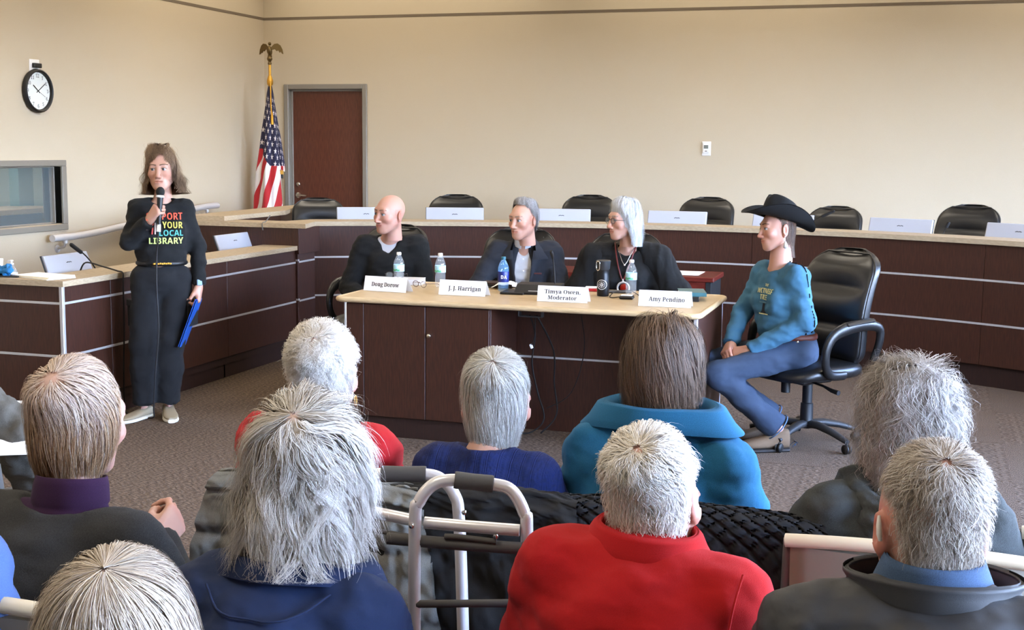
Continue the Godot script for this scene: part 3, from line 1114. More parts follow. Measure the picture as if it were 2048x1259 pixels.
func office_chair(label: String, at: Vector3, turn: float, group := "") -> Node3D:
	var o := thing("office_chair", label, "office chair", at, turn, group)
	for i in 5:
		var a := TAU * i / 5.0 + 0.3
		var d := Vector3(sin(a), 0, cos(a))
		var st := nst()
		tube(st, [d * 0.02 + Vector3(0, 0.115, 0), d * 0.10 + Vector3(0, 0.118, 0), d * 0.20 + Vector3(0, 0.10, 0), d * 0.29 + Vector3(0, 0.075, 0), d * 0.315 + Vector3(0, 0.068, 0)], [0.030, 0.030, 0.025, 0.021, 0.018], 8, true, 0.75)
		var leg := part(o, "leg", st, M.dark_grey)
		var cs := nst()
		var side := d.cross(Vector3.UP)
		for s in [-1.0, 1.0]:
			lathe(cs, Transform3D(face_to(side, d), d * 0.31 + Vector3(0, 0.027, 0) + side * (0.006 * s - 0.010 + 0.004 * s)), [Vector2(0, 0), Vector2(0.022, 0.0), Vector2(0.027, 0.004), Vector2(0.027, 0.012), Vector2(0.022, 0.016), Vector2(0, 0.016)], 14)
		tube(cs, [d * 0.31 + Vector3(0, 0.07, 0), d * 0.31 + Vector3(0, 0.03, 0)], 0.008, 6)
		part(leg, "caster", cs, M.black)
	var col := nst()
	lathe(col, Transform3D(), [Vector2(0.035, 0.09), Vector2(0.04, 0.12), Vector2(0.036, 0.14), Vector2(0.035, 0.23), Vector2(0.028, 0.235), Vector2(0.028, 0.36), Vector2(0, 0.36)], 18)
	part(o, "column", col, M.black)
	var me := nst()
	box(me, Transform3D(Basis(), Vector3(0, 0.375, 0.0)), Vector3(0.16, 0.05, 0.24), 0.012)
	tube(me, [Vector3(0.05, 0.37, 0.05), Vector3(0.18, 0.36, 0.06), Vector3(0.24, 0.345, 0.06), Vector3(0.29, 0.34, 0.06)], [0.007, 0.007, 0.012, 0.014], 8)
	tube(me, [Vector3(-0.07, 0.36, 0.10), Vector3(-0.07, 0.29, 0.10)], 0.026, 10)
	part(o, "tilt_mechanism", me, M.black)
	# seat
	var rings := []
	for e in [[0.40, 0.20, 0.20], [0.405, 0.245, 0.25], [0.425, 0.262, 0.268], [0.45, 0.262, 0.27], [0.47, 0.25, 0.256], [0.482, 0.225, 0.23], [0.486, 0.16, 0.17], [0.487, 0.06, 0.06]]:
		var ring := PackedVector3Array()
		for j in 32:
			var a := TAU * j / 32
			var cx := signf(cos(a)) * pow(absf(cos(a)), 0.55)
			var sz := signf(sin(a)) * pow(absf(sin(a)), 0.55)
			var yy: float = e[0] - (0.035 * maxf(0.0, sz - 0.5) * 2.0) * (1.0 if e[0] > 0.41 else 0.3)
			ring.append(Vector3(cx * e[1], yy, 0.03 + sz * e[2]))
		rings.append(ring)
	var se := nst()
	loft(se, rings)
	part(o, "seat", se, M.leather)
	# backrest
	var back := []
	var k := 30
	for i in k + 1:
		var v := float(i) / k
		var y := 0.46 + 0.63 * v
		var w := 0.235 + 0.022 * sin(v * PI)
		if v > 0.78:
			w *= sqrt(maxf(0.0, 1.0 - pow((v - 0.78) / 0.235, 2.4))) * 0.999 + 0.001
		if v < 0.08:
			w *= 0.86 + 0.14 * v / 0.08
		var th := 0.055 * sqrt(clampf((1.0 - v) / 0.12, 0.05, 1.0)) * sqrt(clampf((v + 0.02) / 0.08, 0.1, 1.0))
		var groove := exp(-pow((v - 0.34) / 0.02, 2.0)) + exp(-pow((v - 0.66) / 0.02, 2.0))
		var bulge := 0.035 * absf(sin(v * PI * 2.9)) + 0.012 - 0.02 * groove
		bulge *= clampf((1.0 - v) / 0.1, 0.0, 1.0)
		var z := -0.215 - 0.16 * (v - 0.25) * absf(v - 0.25) * 1.4 - 0.02 * v + 0.02 * sin(v * PI)
		back.append(super_ring(w, maxf(th, 0.008), y, z, bulge, 40))
	var bk := nst()
	loft(bk, back)
	var bo := part(o, "backrest", bk, M.leather)
	var pipe := nst()
	for zz in [0.055]:
		var pts := []
		for i in range(2, k):
			var q: PackedVector3Array = back[i]
			pts.append((q[20] as Vector3) + Vector3(0.0, 0, 0.015))
		for i in range(k - 1, 1, -1):
			var q: PackedVector3Array = back[i]
			pts.append((q[0] as Vector3) + Vector3(0.0, 0, 0.015))
		tube(pipe, pts, 0.006, 6)
	part(bo, "piping", pipe, M.piping)
	# loop arms
	for s in [-1.0, 1.0]:
		var am := nst()
		var path := spline([Vector3(s * 0.255, 0.49, -0.235), Vector3(s * 0.285, 0.60, -0.245), Vector3(s * 0.295, 0.675, -0.225), Vector3(s * 0.298, 0.70, -0.12), Vector3(s * 0.298, 0.69, 0.02), Vector3(s * 0.295, 0.655, 0.12), Vector3(s * 0.29, 0.58, 0.165), Vector3(s * 0.28, 0.49, 0.155), Vector3(s * 0.265, 0.435, 0.10), Vector3(s * 0.25, 0.425, -0.02)], 4)
		var rr := []
		for i in path.size():
			var u := float(i) / (path.size() - 1)
			rr.append(0.026 + 0.010 * exp(-pow((u - 0.45) / 0.16, 2.0)))
		tube(am, path, rr, 10, true, 0.72)
		var a := part(o, "armrest", am, M.leather)
		var pd := nst()
		box(pd, Transform3D(Basis(Vector3.RIGHT, 0.08), Vector3(s * 0.298, 0.717, -0.06)), Vector3(0.058, 0.022, 0.22), 0.01)
		part(a, "arm_pad", pd, M.leather)
	return o


func make_office_chairs() -> void:
	var c := office_chair("black leather swivel chair under the woman in the cowboy hat", Vector3(-0.57, 0, -7.22), -40.0)
	var spots := [
		[Vector3(-3.56, 0, -8.05), -8.0, "black leather swivel chair of the bald man in the dark sweater"],
		[Vector3(-2.62, 0, -8.16), 4.0, "black leather swivel chair of the man in the navy blazer"],
		[Vector3(-1.87, 0, -8.05), 0.0, "black leather swivel chair hidden under the dark garment of the moderator"]]
	for s in spots:
		copy(c, s[0], s[1], s[2], "chairs at the panel table")
	c.set_meta("group", "chairs at the panel table")
	var back := [
		[Vector3(-5.04, FLOOR2 - 0.07, -10.2), 35.0, "black swivel chair below the flag, behind the far left of the curved desk"],
		[Vector3(-3.95, FLOOR2 - 0.03, -10.6), 16.0, "black swivel chair behind the curved desk, between the first two panelists"],
		[Vector3(-2.82, FLOOR2 - 0.02, -10.9), 8.0, "black swivel chair behind the curved desk, just left of the white-haired moderator"],
		[Vector3(-1.84, FLOOR2 - 0.02, -10.97), -8.0, "black swivel chair behind the curved desk, between moderator and cowboy hat"],
		[Vector3(-0.76, FLOOR2 - 0.07, -10.87), -14.0, "black swivel chair behind the curved desk, just right of the cowboy hat"],
		[Vector3(0.27, FLOOR2 - 0.02, -10.56), -20.0, "black swivel chair at the far right behind the curved desk"]]
	for s in back:
		var o := copy(c, s[0], s[1], s[2], "chairs behind the curved desk")
		o.position.y = FLOOR2
		if s[0].y != FLOOR2:
			o.scale = Vector3.ONE * (1.0 + (s[0].y - FLOOR2) * 0.9)


# ---------------------------------------------------------------- stacking chairs of the audience, facing -z
func make_stack_chairs() -> void:
	var o := thing("stacking_chair", "", "chair", Vector3.ZERO, 0.0, "stacking chairs of the audience")
	var fr := nst()
	for s in [-1.0, 1.0]:
		tube(fr, spline([Vector3(s * 0.225, 0.86, 0.245), Vector3(s * 0.23, 0.70, 0.225), Vector3(s * 0.235, 0.50, 0.20), Vector3(s * 0.235, 0.43, 0.15), Vector3(s * 0.235, 0.42, -0.05), Vector3(s * 0.235, 0.42, -0.20)], 4), 0.0125, 8, true)
	part(o, "frame", fr, M.grey_frame)
	for s in [-1.0, 1.0]:
		for z in [-0.20, 0.14]:
			var lg := nst()
			tube(lg, [Vector3(s * 0.235, 0.42, z), Vector3(s * 0.245, 0.012, z + (0.10 if z > 0 else -0.04))], 0.012, 8)
			var ft := nst()
			tube(ft, [Vector3(s * 0.245, 0.025, z + (0.097 if z > 0 else -0.038)), Vector3(s * 0.245, 0.0, z + (0.10 if z > 0 else -0.04))], 0.015, 8)
			var l := part(o, "leg", lg, M.grey_frame)
			part(l, "foot_cap", ft, M.black)
	var se := nst()
	var r := rounded(0.45, 0.44, 0.06, 4)
	extrude(se, Transform3D(Basis(Vector3.RIGHT, Vector3(0, 0, -1), Vector3.UP), Vector3(0, 0.432, -0.01)), r, 0.03)
	part(o, "seat", se, M.beige)
	var rows := []
	for i in 9:
		var row := PackedVector3Array()
		var y := 0.50 + 0.35 * i / 8.0
		var z := 0.205 + 0.042 * i / 8.0
		for j in 13:
			var u := -1.0 + 2.0 * j / 12.0
			row.append(Vector3(u * 0.222, y, z + 0.014 + 0.018 * (1.0 - u * u)))
		for j in 13:
			var u := 1.0 - 2.0 * j / 12.0
			row.append(Vector3(u * 0.222, y, z - 0.004 + 0.018 * (1.0 - u * u)))
		rows.append(row)
	var bk := nst()
	loft(bk, rows)
	part(o, "backrest", bk, M.beige)
	var cap := nst()
	var pts := []
	for j in 15:
		var u := -1.0 + 2.0 * j / 14.0
		pts.append(Vector3(u * 0.232, 0.858 + 0.012 * (1.0 - u * u), 0.252 + 0.018 * (1.0 - u * u)))
	tube(cap, pts, 0.0145, 10)
	part(o, "top_rail", cap, M.cream)
	var spots := [
		[0.0, -2.80, "beige backed stacking chair seen between the quilted jacket and the man with the hearing aid"],
		[-2.35, -2.75, "stacking chair under the person in grey at the left edge"],
		[-1.30, -2.86, "stacking chair of the white-haired woman in red, under a grey quilted coat"],
		[-0.93, -2.88, "stacking chair of the woman in the blue cable sweater, under a black coat"],
		[-0.50, -2.90, "stacking chair of the person in the teal fleece, under a quilted jacket"],
		[-1.50, -1.97, "stacking chair of the woman in the purple turtleneck"],
		[-1.06, -1.88, "stacking chair of the woman in the navy jacket"],
		[-0.46, -2.00, "stacking chair of the person in the red fleece"],
		[0.06, -1.86, "stacking chair of the man in the dark logo jacket"],
		[-0.97, -1.18, "stacking chair of the blonde-grey woman nearest the camera"],
		[-1.55, -1.22, "stacking chair of the person in pale blue at the lower left corner"],
		[0.46, -3.02, "empty stacking chair whose corner shows at the right edge"]]
	for i in spots.size():
		var s: Array = spots[i]
		if i == 0:
			o.position = Vector3(s[0], 0, s[1])
			o.set_meta("label", s[2])
		else:
			copy(o, Vector3(s[0], 0, s[1]), 0.0, s[2]).scale.x = 0.86 if i in [2, 3, 4] else 1.0
	coats()


func coats() -> void:
	# coats hung over chair backs: over the top rail, down behind and before it
	var defs := [
		[Vector3(-1.30, 0, -2.86), "grey_coat", "grey quilted coat draped over the chair behind the red blouse", Color(0.52, 0.525, 0.505), 0.215, 0.05, 7.0, 1, 0.0],
		[Vector3(-0.93, 0, -2.88), "black_coat", "black coat draped over the chair in front of the folded walker", Color(0.03, 0.028, 0.027), 0.245, 0.06, 0.0, 0, 0.0],
		[Vector3(-0.47, 0, -2.90), "quilted_jacket", "dark navy diamond quilted jacket hung on the chair of the teal fleece", Color(0.05, 0.062, 0.085), 0.275, 0.05, 22.0, 2, 0.12]]
	for d in defs:
		var n := FastNoiseLite.new()
		n.seed = 5
		n.frequency = 5.0
		var w: float = d[4]
		var puff: float = d[5]
		var kind: int = d[7]
		var skew: float = d[8]
		var rings := []
		# section along the path: front hem - over the rail - back hem
		var path := spline([Vector2(0.60, 0.175), Vector2(0.70, 0.18), Vector2(0.81, 0.20), Vector2(0.872, 0.225), Vector2(0.892, 0.262), Vector2(0.868, 0.305), Vector2(0.80, 0.315), Vector2(0.66, 0.325), Vector2(0.48, 0.33), Vector2(0.30, 0.325)], 14)
		for i in path.size():
			var v := float(i) / (path.size() - 1)
			var q: Vector2 = path[i]
			var ring := PackedVector3Array()
			for j in 101:
				var u := -1.0 + 2.0 * j / 100.0
				var ww := w * (1.0 + 0.18 * v * v + 0.03 * sin(v * 9.0))
				var p := Vector3(u * ww * (1.0 + (0.35 * v if kind == 1 else 0.0)) + skew * v * v * (0.5 + 0.5 * u), q.x, q.y)
				p.y -= (0.012) * pow(absf(u), 3.0) * sin(clampf(v * 1.4, 0, 1) * PI)
				var bump: float = n.get_noise_3d(p.x * 1.4, p.y * 0.7, v * 2.0 + kind * 7.0) * [0.022, 0.022, 0.010][kind]
				if kind == 1:
					bump += -0.013 * exp(-pow(fposmod(v * 9.0, 1.0) - 0.5, 2.0) / 0.008)
					bump += -0.006 * exp(-pow(fposmod(u * 2.0 + v * 1.4, 1.0) - 0.5, 2.0) / 0.004)
				elif kind == 2:
					var a := fposmod(p.x * 22.0 + v * 17.0, 1.0) - 0.5
					var b := fposmod(p.x * 22.0 - v * 17.0, 1.0) - 0.5
					bump += -0.009 * maxf(exp(-a * a / 0.010), exp(-b * b / 0.010))
				var out := Vector3(0, 1.0 if v > 0.25 and v < 0.5 else 0.0, 1.0 if v >= 0.4 else -0.7)
				p += out.normalized() * bump
				ring.append(p)
			rings.append(ring)
		# inside face
		var m: int = rings.size()
		var st := nst()
		loft(st, rings, false, false, false)
		var inner := []
		for i in m:
			var ring := PackedVector3Array()
			var v := float(i) / (m - 1)
			var q: Vector2 = path[i]
			var c := Vector2(0.6, 0.245)
			for p in rings[i]:
				var off := Vector3(0, -0.012 if v > 0.2 and v < 0.6 else 0.0, -0.012 if v >= 0.45 else 0.012)
				ring.append(p + off)
			inner.append(ring)
		loft(st, inner, false, false, false)
		var fab := cloth(d[3], 26.0, 0.5, 0.9, 0.2)
		var o := single(d[1], st, fab, d[2], "coat")
		o.position = d[0]


# ---------------------------------------------------------------- folded walking frame
func make_walker() -> void:
	var t := thing("walker", "folded aluminium walking frame with grey hand grips between the navy jacket and the red fleece", "walker", Vector3(-0.88, 0, -2.34))
	# a near and a far inverted U, folded flat upon each other, almost in the plane of the chairs' backs
	var x0 := -0.88
	var near := [Vector3(-0.905, 0.0, -2.24), Vector3(-0.918, 0.55, -2.25), Vector3(-0.92, 0.90, -2.255), Vector3(-0.912, 0.95, -2.258), Vector3(-0.885, 0.985, -2.268), Vector3(-0.845, 0.993, -2.284), Vector3(-0.78, 0.985, -2.308), Vector3(-0.742, 0.973, -2.318), Vector3(-0.716, 0.93, -2.320), Vector3(-0.709, 0.88, -2.318), Vector3(-0.705, 0.5, -2.31), Vector3(-0.70, 0.0, -2.30)]
	var far := [Vector3(-1.085, 0.0, -2.335), Vector3(-1.09, 0.55, -2.335), Vector3(-1.09, 0.90, -2.336), Vector3(-1.083, 0.945, -2.338), Vector3(-1.062, 0.968, -2.342), Vector3(-1.03, 0.972, -2.352), Vector3(-0.95, 0.972, -2.378), Vector3(-0.915, 0.962, -2.388), Vector3(-0.888, 0.93, -2.392), Vector3(-0.878, 0.88, -2.392), Vector3(-0.866, 0.66, -2.385), Vector3(-0.84, 0.0, -2.37)]
	for e in [near, far]:
		var loc := []
		for p in e:
			loc.append(p - t.position)
		var st := nst()
		tube(st, spline(loc, 6), 0.0125, 12)
		var u := part(t, "side_frame", st, M.walker_tube)
		var ft := nst()
		for p in [loc[0], loc[-1]]:
			tube(ft, [p + Vector3(0, 0.05, 0), p + Vector3(0, 0.01, 0), p], [0.016, 0.017, 0.02], 12)
		part(u, "rubber_foot", ft, M.rubber)
		var gp := nst()
		var a: Vector3 = (e[5] as Vector3) - t.position
		var b: Vector3 = (e[6] as Vector3) - t.position
		tube(gp, [a.lerp(b, -0.05), a.lerp(b, 0.0), a.lerp(b, 0.5), a.lerp(b, 1.0), a.lerp(b, 1.05)], [0.0165, 0.0175, 0.0165, 0.0175, 0.0165], 14)
		part(u, "hand_grip", gp, M.rubber)
		var lower := nst()
		tube(lower, [(e[1] as Vector3) - t.position + Vector3(0, -0.28, 0), (e[10] as Vector3) - t.position + Vector3(0, -0.30, 0)], 0.009, 8)
		part(u, "cross_rail", lower, M.walker_tube)
	var bars := [
		[[Vector3(-1.10, 0.912, -2.30), Vector3(-0.93, 0.900, -2.29)], 0.0125, M.walker_tube, "front_rail"],
		[[Vector3(-0.905, 0.905, -2.27), Vector3(-0.83, 0.903, -2.28), Vector3(-0.72, 0.898, -2.305)], 0.0125, M.walker_tube, "front_rail"],
		[[Vector3(-0.98, 0.868, -2.26), Vector3(-0.85, 0.868, -2.27), Vector3(-0.715, 0.864, -2.30)], 0.0125, M.rubber, "fold_bar"],
		[[Vector3(-1.08, 0.875, -2.285), Vector3(-0.93, 0.872, -2.275)], 0.005, M.rubber, "latch"],
		[[Vector3(-0.86, 0.884, -2.262), Vector3(-0.83, 0.884, -2.267), Vector3(-0.76, 0.878, -2.282)], 0.006, M.rubber, "latch"],
		[[Vector3(-0.915, 0.744, -2.25), Vector3(-0.71, 0.752, -2.305)], 0.008, M.rubber, "cross_rail"],
		[[Vector3(-0.708, 0.845, -2.318), Vector3(-0.704, 0.40, -2.308)], 0.0155, M.rubber, "leg_sleeve"]]
	for b in bars:
		var loc := []
		for p in b[0]:
			loc.append(p - t.position)
		var st := nst()
		tube(st, spline(loc, 4), b[1], 10)
		part(t, b[3], st, b[2])
	var sc := nst()
	for p in [Vector3(-0.921, 0.905, -2.24), Vector3(-0.862, 0.90, -2.378), Vector3(-0.708, 0.866, -2.303), Vector3(-0.76, 0.89, -2.278)]:
		ball(sc, Transform3D(Basis(), p - t.position), Vector3.ONE * 0.006, 8)
	part(t, "rivet", sc, M.chrome)


# ---------------------------------------------------------------- small things
const TT := 0.792   # table top height


func make_small_things() -> void:
	wall_things()
	make_flag()
	monitors_and_microphones()
	wing_things()
	table_things()


func wall_things() -> void:
	# clock on the left wall
	var c := thing("wall_clock", "round black rimmed wall clock above the interior window", "clock", Vector3(WX, 2.057, -8.87), 90.0)
	var rim := nst()
	lathe(rim, Transform3D(Basis(Vector3.RIGHT, PI / 2), Vector3.ZERO), [Vector2(0.15, 0.002), Vector2(0.172, 0.004), Vector2(0.178, 0.02), Vector2(0.174, 0.042), Vector2(0.164, 0.05), Vector2(0.154, 0.045), Vector2(0.15, 0.022)], 48)
	part(c, "rim", rim, M.black)
	var fc := nst()
	lathe(fc, Transform3D(Basis(Vector3.RIGHT, PI / 2), Vector3.ZERO), [Vector2(0.153, 0.0), Vector2(0.153, 0.022), Vector2(0, 0.022)], 48)
	var face := part(c, "face", fc, mat(Color(0.86, 0.88, 0.86), 0.6))
	for i in 12:
		var a := TAU * (i + 1) / 12.0
		letters(face, "numeral", str(i + 1), M.ink, 0.028, Transform3D(Basis(), Vector3(sin(a) * 0.122, cos(a) * 0.122, 0.0235)), true, 0.0, false)
	for i in 60:
		if i % 5 != 0:
			continue
		var tk := nst()
		box(tk, Transform3D(Basis(Vector3(0, 0, 1), TAU * i / 60.0), Vector3.ZERO) * Transform3D(Basis(), Vector3(0, 0.144, 0.023)), Vector3(0.002, 0.008, 0.001), 0.0002)
		part(face, "tick", tk, M.ink)
	for e in [[-53.0, 0.075, 0.008, "hour_hand"], [56.0, 0.115, 0.006, "minute_hand"], [118.0, 0.10, 0.002, "second_hand"]]:
		var h := nst()
		box(h, Transform3D(Basis(Vector3(0, 0, 1), -deg_to_rad(e[0])), Vector3(0, 0, 0.027)) * Transform3D(Basis(), Vector3(0, e[1] * 0.5 - 0.012, 0)), Vector3(e[2], e[1] + 0.024, 0.002), 0.0004)
		part(c, e[3], h, M.ink)
	var o := thing("wall_outlet", "white outlet plate with a small black plug just above the clock", "outlet", Vector3(WX, 2.255, -8.86), 90.0)
	part(o, "plate", bx(Vector3(-0.062, -0.055, 0), Vector3(0.062, 0.055, 0.008), 0.003), M.white_paint)
	part(o, "plug", bx(Vector3(-0.035, -0.012, 0.008), Vector3(0.06, 0.025, 0.035), 0.004), M.black)
	# thermostat
	var t := thing("thermostat", "small white thermostat on the back wall", "thermostat", Vector3(-2.073, 1.643, WZ))
	part(t, "plate", bx(Vector3(-0.045, -0.07, 0), Vector3(0.045, 0.07, 0.012), 0.004), M.white_paint)
	part(t, "cover", bx(Vector3(-0.034, -0.045, 0.012), Vector3(0.034, 0.055, 0.03), 0.006), mat(Color(0.9, 0.9, 0.88), 0.4))
	part(t, "display", bx(Vector3(-0.022, 0.0, 0.03), Vector3(0.022, 0.035, 0.0315), 0.0005), mat(Color(0.45, 0.47, 0.44), 0.3))
	part(t, "button", bx(Vector3(-0.012, -0.03, 0.03), Vector3(0.012, -0.02, 0.033), 0.001), M.frame_paint)
	# card reader beside the door
	var r := thing("card_reader", "small black card reader beside the door frame", "card reader", Vector3(-6.772, 1.325, WZ))
	part(r, "body", bx(Vector3(-0.028, -0.05, 0), Vector3(0.028, 0.05, 0.022), 0.005), M.black)
	part(r, "light", bx(Vector3(-0.008, 0.012, 0.022), Vector3(0.008, 0.02, 0.024), 0.001), mat(Color(0.4, 0.1, 0.08), 0.4))
	# handrail on the left wall along the ramp
	var h := thing("handrail", "white metal handrail rising along the left wall behind the standing woman", "handrail", Vector3(WX, 0, -8.9))
	var st := nst()
	var p := [Vector3(0.085, 0.850, 0.0), Vector3(0.085, 0.853, -0.35), Vector3(0.085, 0.878, -0.75), Vector3(0.085, 0.96, -1.7), Vector3(0.085, 1.013, -2.32), Vector3(0.085, 1.02, -2.62)]
	tube(st, spline(p, 6), 0.030, 14)
	part(h, "rail", st, mat(Color(0.80, 0.79, 0.78), 0.35, 0.2))
	for z in [-0.17, -2.42]:
		var y := 0.83 if z > -1.0 else 0.99
		var b := nst()
		tube(b, [Vector3(0.085, y - 0.005, z), Vector3(0.085, y - 0.03, z)], 0.022, 10)
		tube(b, [Vector3(0.085, y - 0.03, z), Vector3(0.07, y - 0.06, z), Vector3(0.0, y - 0.08, z)], 0.012, 8)
		lathe(b, Transform3D(Basis(Vector3(0, 0, -1), PI / 2), Vector3(0.0, y - 0.08, z)), [Vector2(0, 0.012), Vector2(0.03, 0.01), Vector2(0.034, 0.0)], 14)
		part(h, "bracket", b, M.satin)


func make_flag() -> void:
	var f := thing("flag", "United States flag hanging on a pole with an eagle finial in the corner", "flag", Vector3(-6.60, FLOOR2, -12.16))
	var pole := nst()
	lathe(pole, Transform3D(), [Vector2(0.0, 0), Vector2(0.16, 0), Vector2(0.16, 0.015), Vector2(0.10, 0.04), Vector2(0.025, 0.06), Vector2(0.014, 0.12), Vector2(0.014, 2.32), Vector2(0.0, 2.32)], 16)
	part(f, "pole", pole, M.gold)
	var eg := nst()
	# eagle: lathed stand, body, head, tail and two spread wings
	lathe(eg, Transform3D(Basis(), Vector3(0, 2.32, 0)), [Vector2(0.016, 0), Vector2(0.022, 0.015), Vector2(0.014, 0.03), Vector2(0.028, 0.055), Vector2(0.028, 0.07), Vector2(0.012, 0.09), Vector2(0, 0.095)], 14)
	ball(eg, Transform3D(Basis(Vector3.RIGHT, 0.3), Vector3(0, 2.465, 0.0)), Vector3(0.028, 0.055, 0.03), 14)
	ball(eg, Transform3D(Basis(), Vector3(0.008, 2.535, 0.01)), Vector3(0.017, 0.02, 0.02), 10)
	tube(eg, [Vector3(0.016, 2.538, 0.02), Vector3(0.032, 2.533, 0.03), Vector3(0.036, 2.524, 0.032)], [0.008, 0.005, 0.002], 6)
	for s in [-1.0, 1.0]:
		var w := PackedVector2Array([Vector2(s * 0.015, 0.01), Vector2(s * 0.05, 0.045), Vector2(s * 0.085, 0.05), Vector2(s * 0.115, 0.03), Vector2(s * 0.135, -0.01), Vector2(s * 0.145, -0.06), Vector2(s * 0.13, -0.055), Vector2(s * 0.118, -0.035), Vector2(s * 0.105, -0.045), Vector2(s * 0.09, -0.02), Vector2(s * 0.075, -0.03), Vector2(s * 0.055, -0.01), Vector2(s * 0.02, -0.02)])
		extrude(eg, Transform3D(Basis(Vector3.UP, s * 0.3), Vector3(0, 2.49, -0.005)), w, 0.012)
	extrude(eg, Transform3D(Basis(), Vector3(0, 2.40, -0.01)), PackedVector2Array([Vector2(-0.012, 0.04), Vector2(-0.025, 0.0), Vector2(0.025, 0.0), Vector2(0.012, 0.04)]), 0.012)
	part(f, "eagle_finial", eg, M.bronze)
	var cd := nst()
	tube(cd, spline([Vector3(0.012, 2.16, 0.02), Vector3(0.022, 2.09, 0.03), Vector3(0.028, 1.99, 0.04), Vector3(0.04, 1.88, 0.06), Vector3(0.05, 1.80, 0.06)], 5), 0.008, 6)
	tube(cd, [Vector3(0.05, 1.82, 0.06), Vector3(0.051, 1.78, 0.06), Vector3(0.052, 1.70, 0.06)], [0.008, 0.014, 0.016], 8)
	lathe(cd, Transform3D(Basis(), Vector3(0, 2.10, 0)), [Vector2(0.015, 0), Vector2(0.03, 0.02), Vector2(0.032, 0.06), Vector2(0.02, 0.1), Vector2(0.015, 0.11)], 12)
	part(f, "gold_cord", cd, M.gold)
	# the cloth: hangs in folds round the pole, canton above, stripes running down across it
	var tex := flag_print()
	var m := mat(Color.WHITE, 0.75)
	m.albedo_texture = tex
	m.rim_enabled = true
	m.rim = 0.2
	cloth_folds(f, "flag_cloth", m, [[2.10, 0.02, 0.0, 0.0], [2.02, 0.036, 0.0, 0.0], [1.9, 0.05, 0.0, 0.0], [1.7, 0.075, 0.005, 0.01], [1.45, 0.095, 0.0, 0.015], [1.2, 0.115, -0.015, 0.02], [0.9, 0.135, -0.02, 0.02], [0.6, 0.145, -0.025, 0.02], [0.42, 0.14, -0.025, 0.02]], 0.0)
	var m2 := mat(Color.WHITE, 0.75)
	m2.albedo_texture = tex
	cloth_folds(f, "flag_fly_end", m2, [[1.72, 0.01, 0.055, -0.02], [1.6, 0.028, 0.065, -0.02], [1.45, 0.04, 0.075, -0.02], [1.3, 0.048, 0.09, -0.02], [1.22, 0.05, 0.095, -0.02]], 0.5)
	var fr := nst()
	for i in 9:
		tube(fr, [Vector3(0.055 + i * 0.010, 1.225, 0.02 - 0.003 * i), Vector3(0.055 + i * 0.010, 1.18, 0.02 - 0.003 * i)], 0.005, 5)
	part(f, "gold_fringe", fr, M.gold).set_meta("kind", "stuff")


func cloth_folds(f: Node3D, called: String, m: Material, rows: Array, shift: float) -> void:
	var st := nst()
	var k := 64
	var P := []
	for i in rows.size() * 4 - 3:
		var a: Array = rows[i / 4]
		var b: Array = rows[mini(i / 4 + 1, rows.size() - 1)]
		var t := (i % 4) / 4.0
		var y := lerpf(a[0], b[0], t)
		var r := lerpf(a[1], b[1], t)
		var cx := lerpf(a[2], b[2], t)
		var cz := lerpf(a[3], b[3], t)
		var ring := []
		for j in k + 1:
			var an := TAU * j / k
			var fold := 1.0 + (0.16 * sin(an * 5.0 + y * 1.2) + 0.10 * sin(an * 9.0 + 1.0 - y)) * clampf((2.1 - y) * 2.0, 0.0, 1.0)
			ring.append(Vector3(cx + sin(an) * r * fold, y + 0.012 * sin(an * 3.0), cz + cos(an) * r * fold * 0.8))
		P.append(ring)
	var n := P.size()
	for i in n - 1:
		for j in k:
			for e in [[0, 0], [0, 1], [1, 1], [0, 0], [1, 1], [1, 0]]:
				var ii: int = i + e[0]
				var jj: int = j + e[1]
				var p: Vector3 = P[ii][jj]
				var du: Vector3 = P[ii][(jj + 1) % k] - P[ii][(jj - 1 + k) % k]
				var dv: Vector3 = P[mini(ii + 1, n - 1)][jj] - P[maxi(ii - 1, 0)][jj]
				st.set_normal(dv.cross(du).normalized())
				st.set_uv(Vector2(fposmod(float(jj) / k + 0.5, 1.0) if jj < k or true else 0.0, clampf((2.1 - p.y) / 1.7, 0.0, 1.0)))
				st.add_vertex(p)
	part(f, called, st, m)


func flag_print() -> ImageTexture:
	var w := 512
	var h := 1024
	var im := Image.create(w, h, false, Image.FORMAT_RGB8)
	var red := Color(0.66, 0.06, 0.10)
	var white := Color(0.87, 0.84, 0.83)
	var navy := Color(0.085, 0.085, 0.22)
	for y in h:
		for x in w:
			# stripes lean: they run down to the left across the hanging cloth
			var s := (x * 1.0 + y * 0.42 * 0.72) / 46.0
			im.set_pixel(x, y, red if int(floor(s)) % 2 == 0 else white)
	for y in 500:
		for x in w:
			var edge := 392.0 + 150.0 * clampf((x - 180.0) / 160.0, 0.0, 1.0) - 0.0
			if y < edge:
				im.set_pixel(x, y, navy)
	# stars in slanting rows
	for r in 14:
		for c in 11:
			var cx := 12.0 + c * 46.0 + (23.0 if r % 2 == 1 else 0.0)
			var cy := 60.0 + r * 40.0 + c * 4.0
			var edge := 392.0 + 150.0 * clampf((cx - 180.0) / 160.0, 0.0, 1.0)
			if cy > edge - 20.0:
				continue
			for dy in range(-22, 23):
				for dx in range(-13, 14):
					var a := atan2(dx / 12.0, -dy / 20.0)
					var rad := Vector2(dx / 12.0, dy / 20.0).length()
					var t := absf(fposmod(a, TAU / 5.0) - TAU / 10.0) / (TAU / 10.0)
					if rad < lerpf(0.36, 1.0, pow(t, 1.6)):
						var px := int(cx) + dx
						var py := int(cy) + dy
						if px >= 0 and px < w and py >= 0 and py < h:
							im.set_pixel(px, py, white)
	return ImageTexture.create_from_image(im)


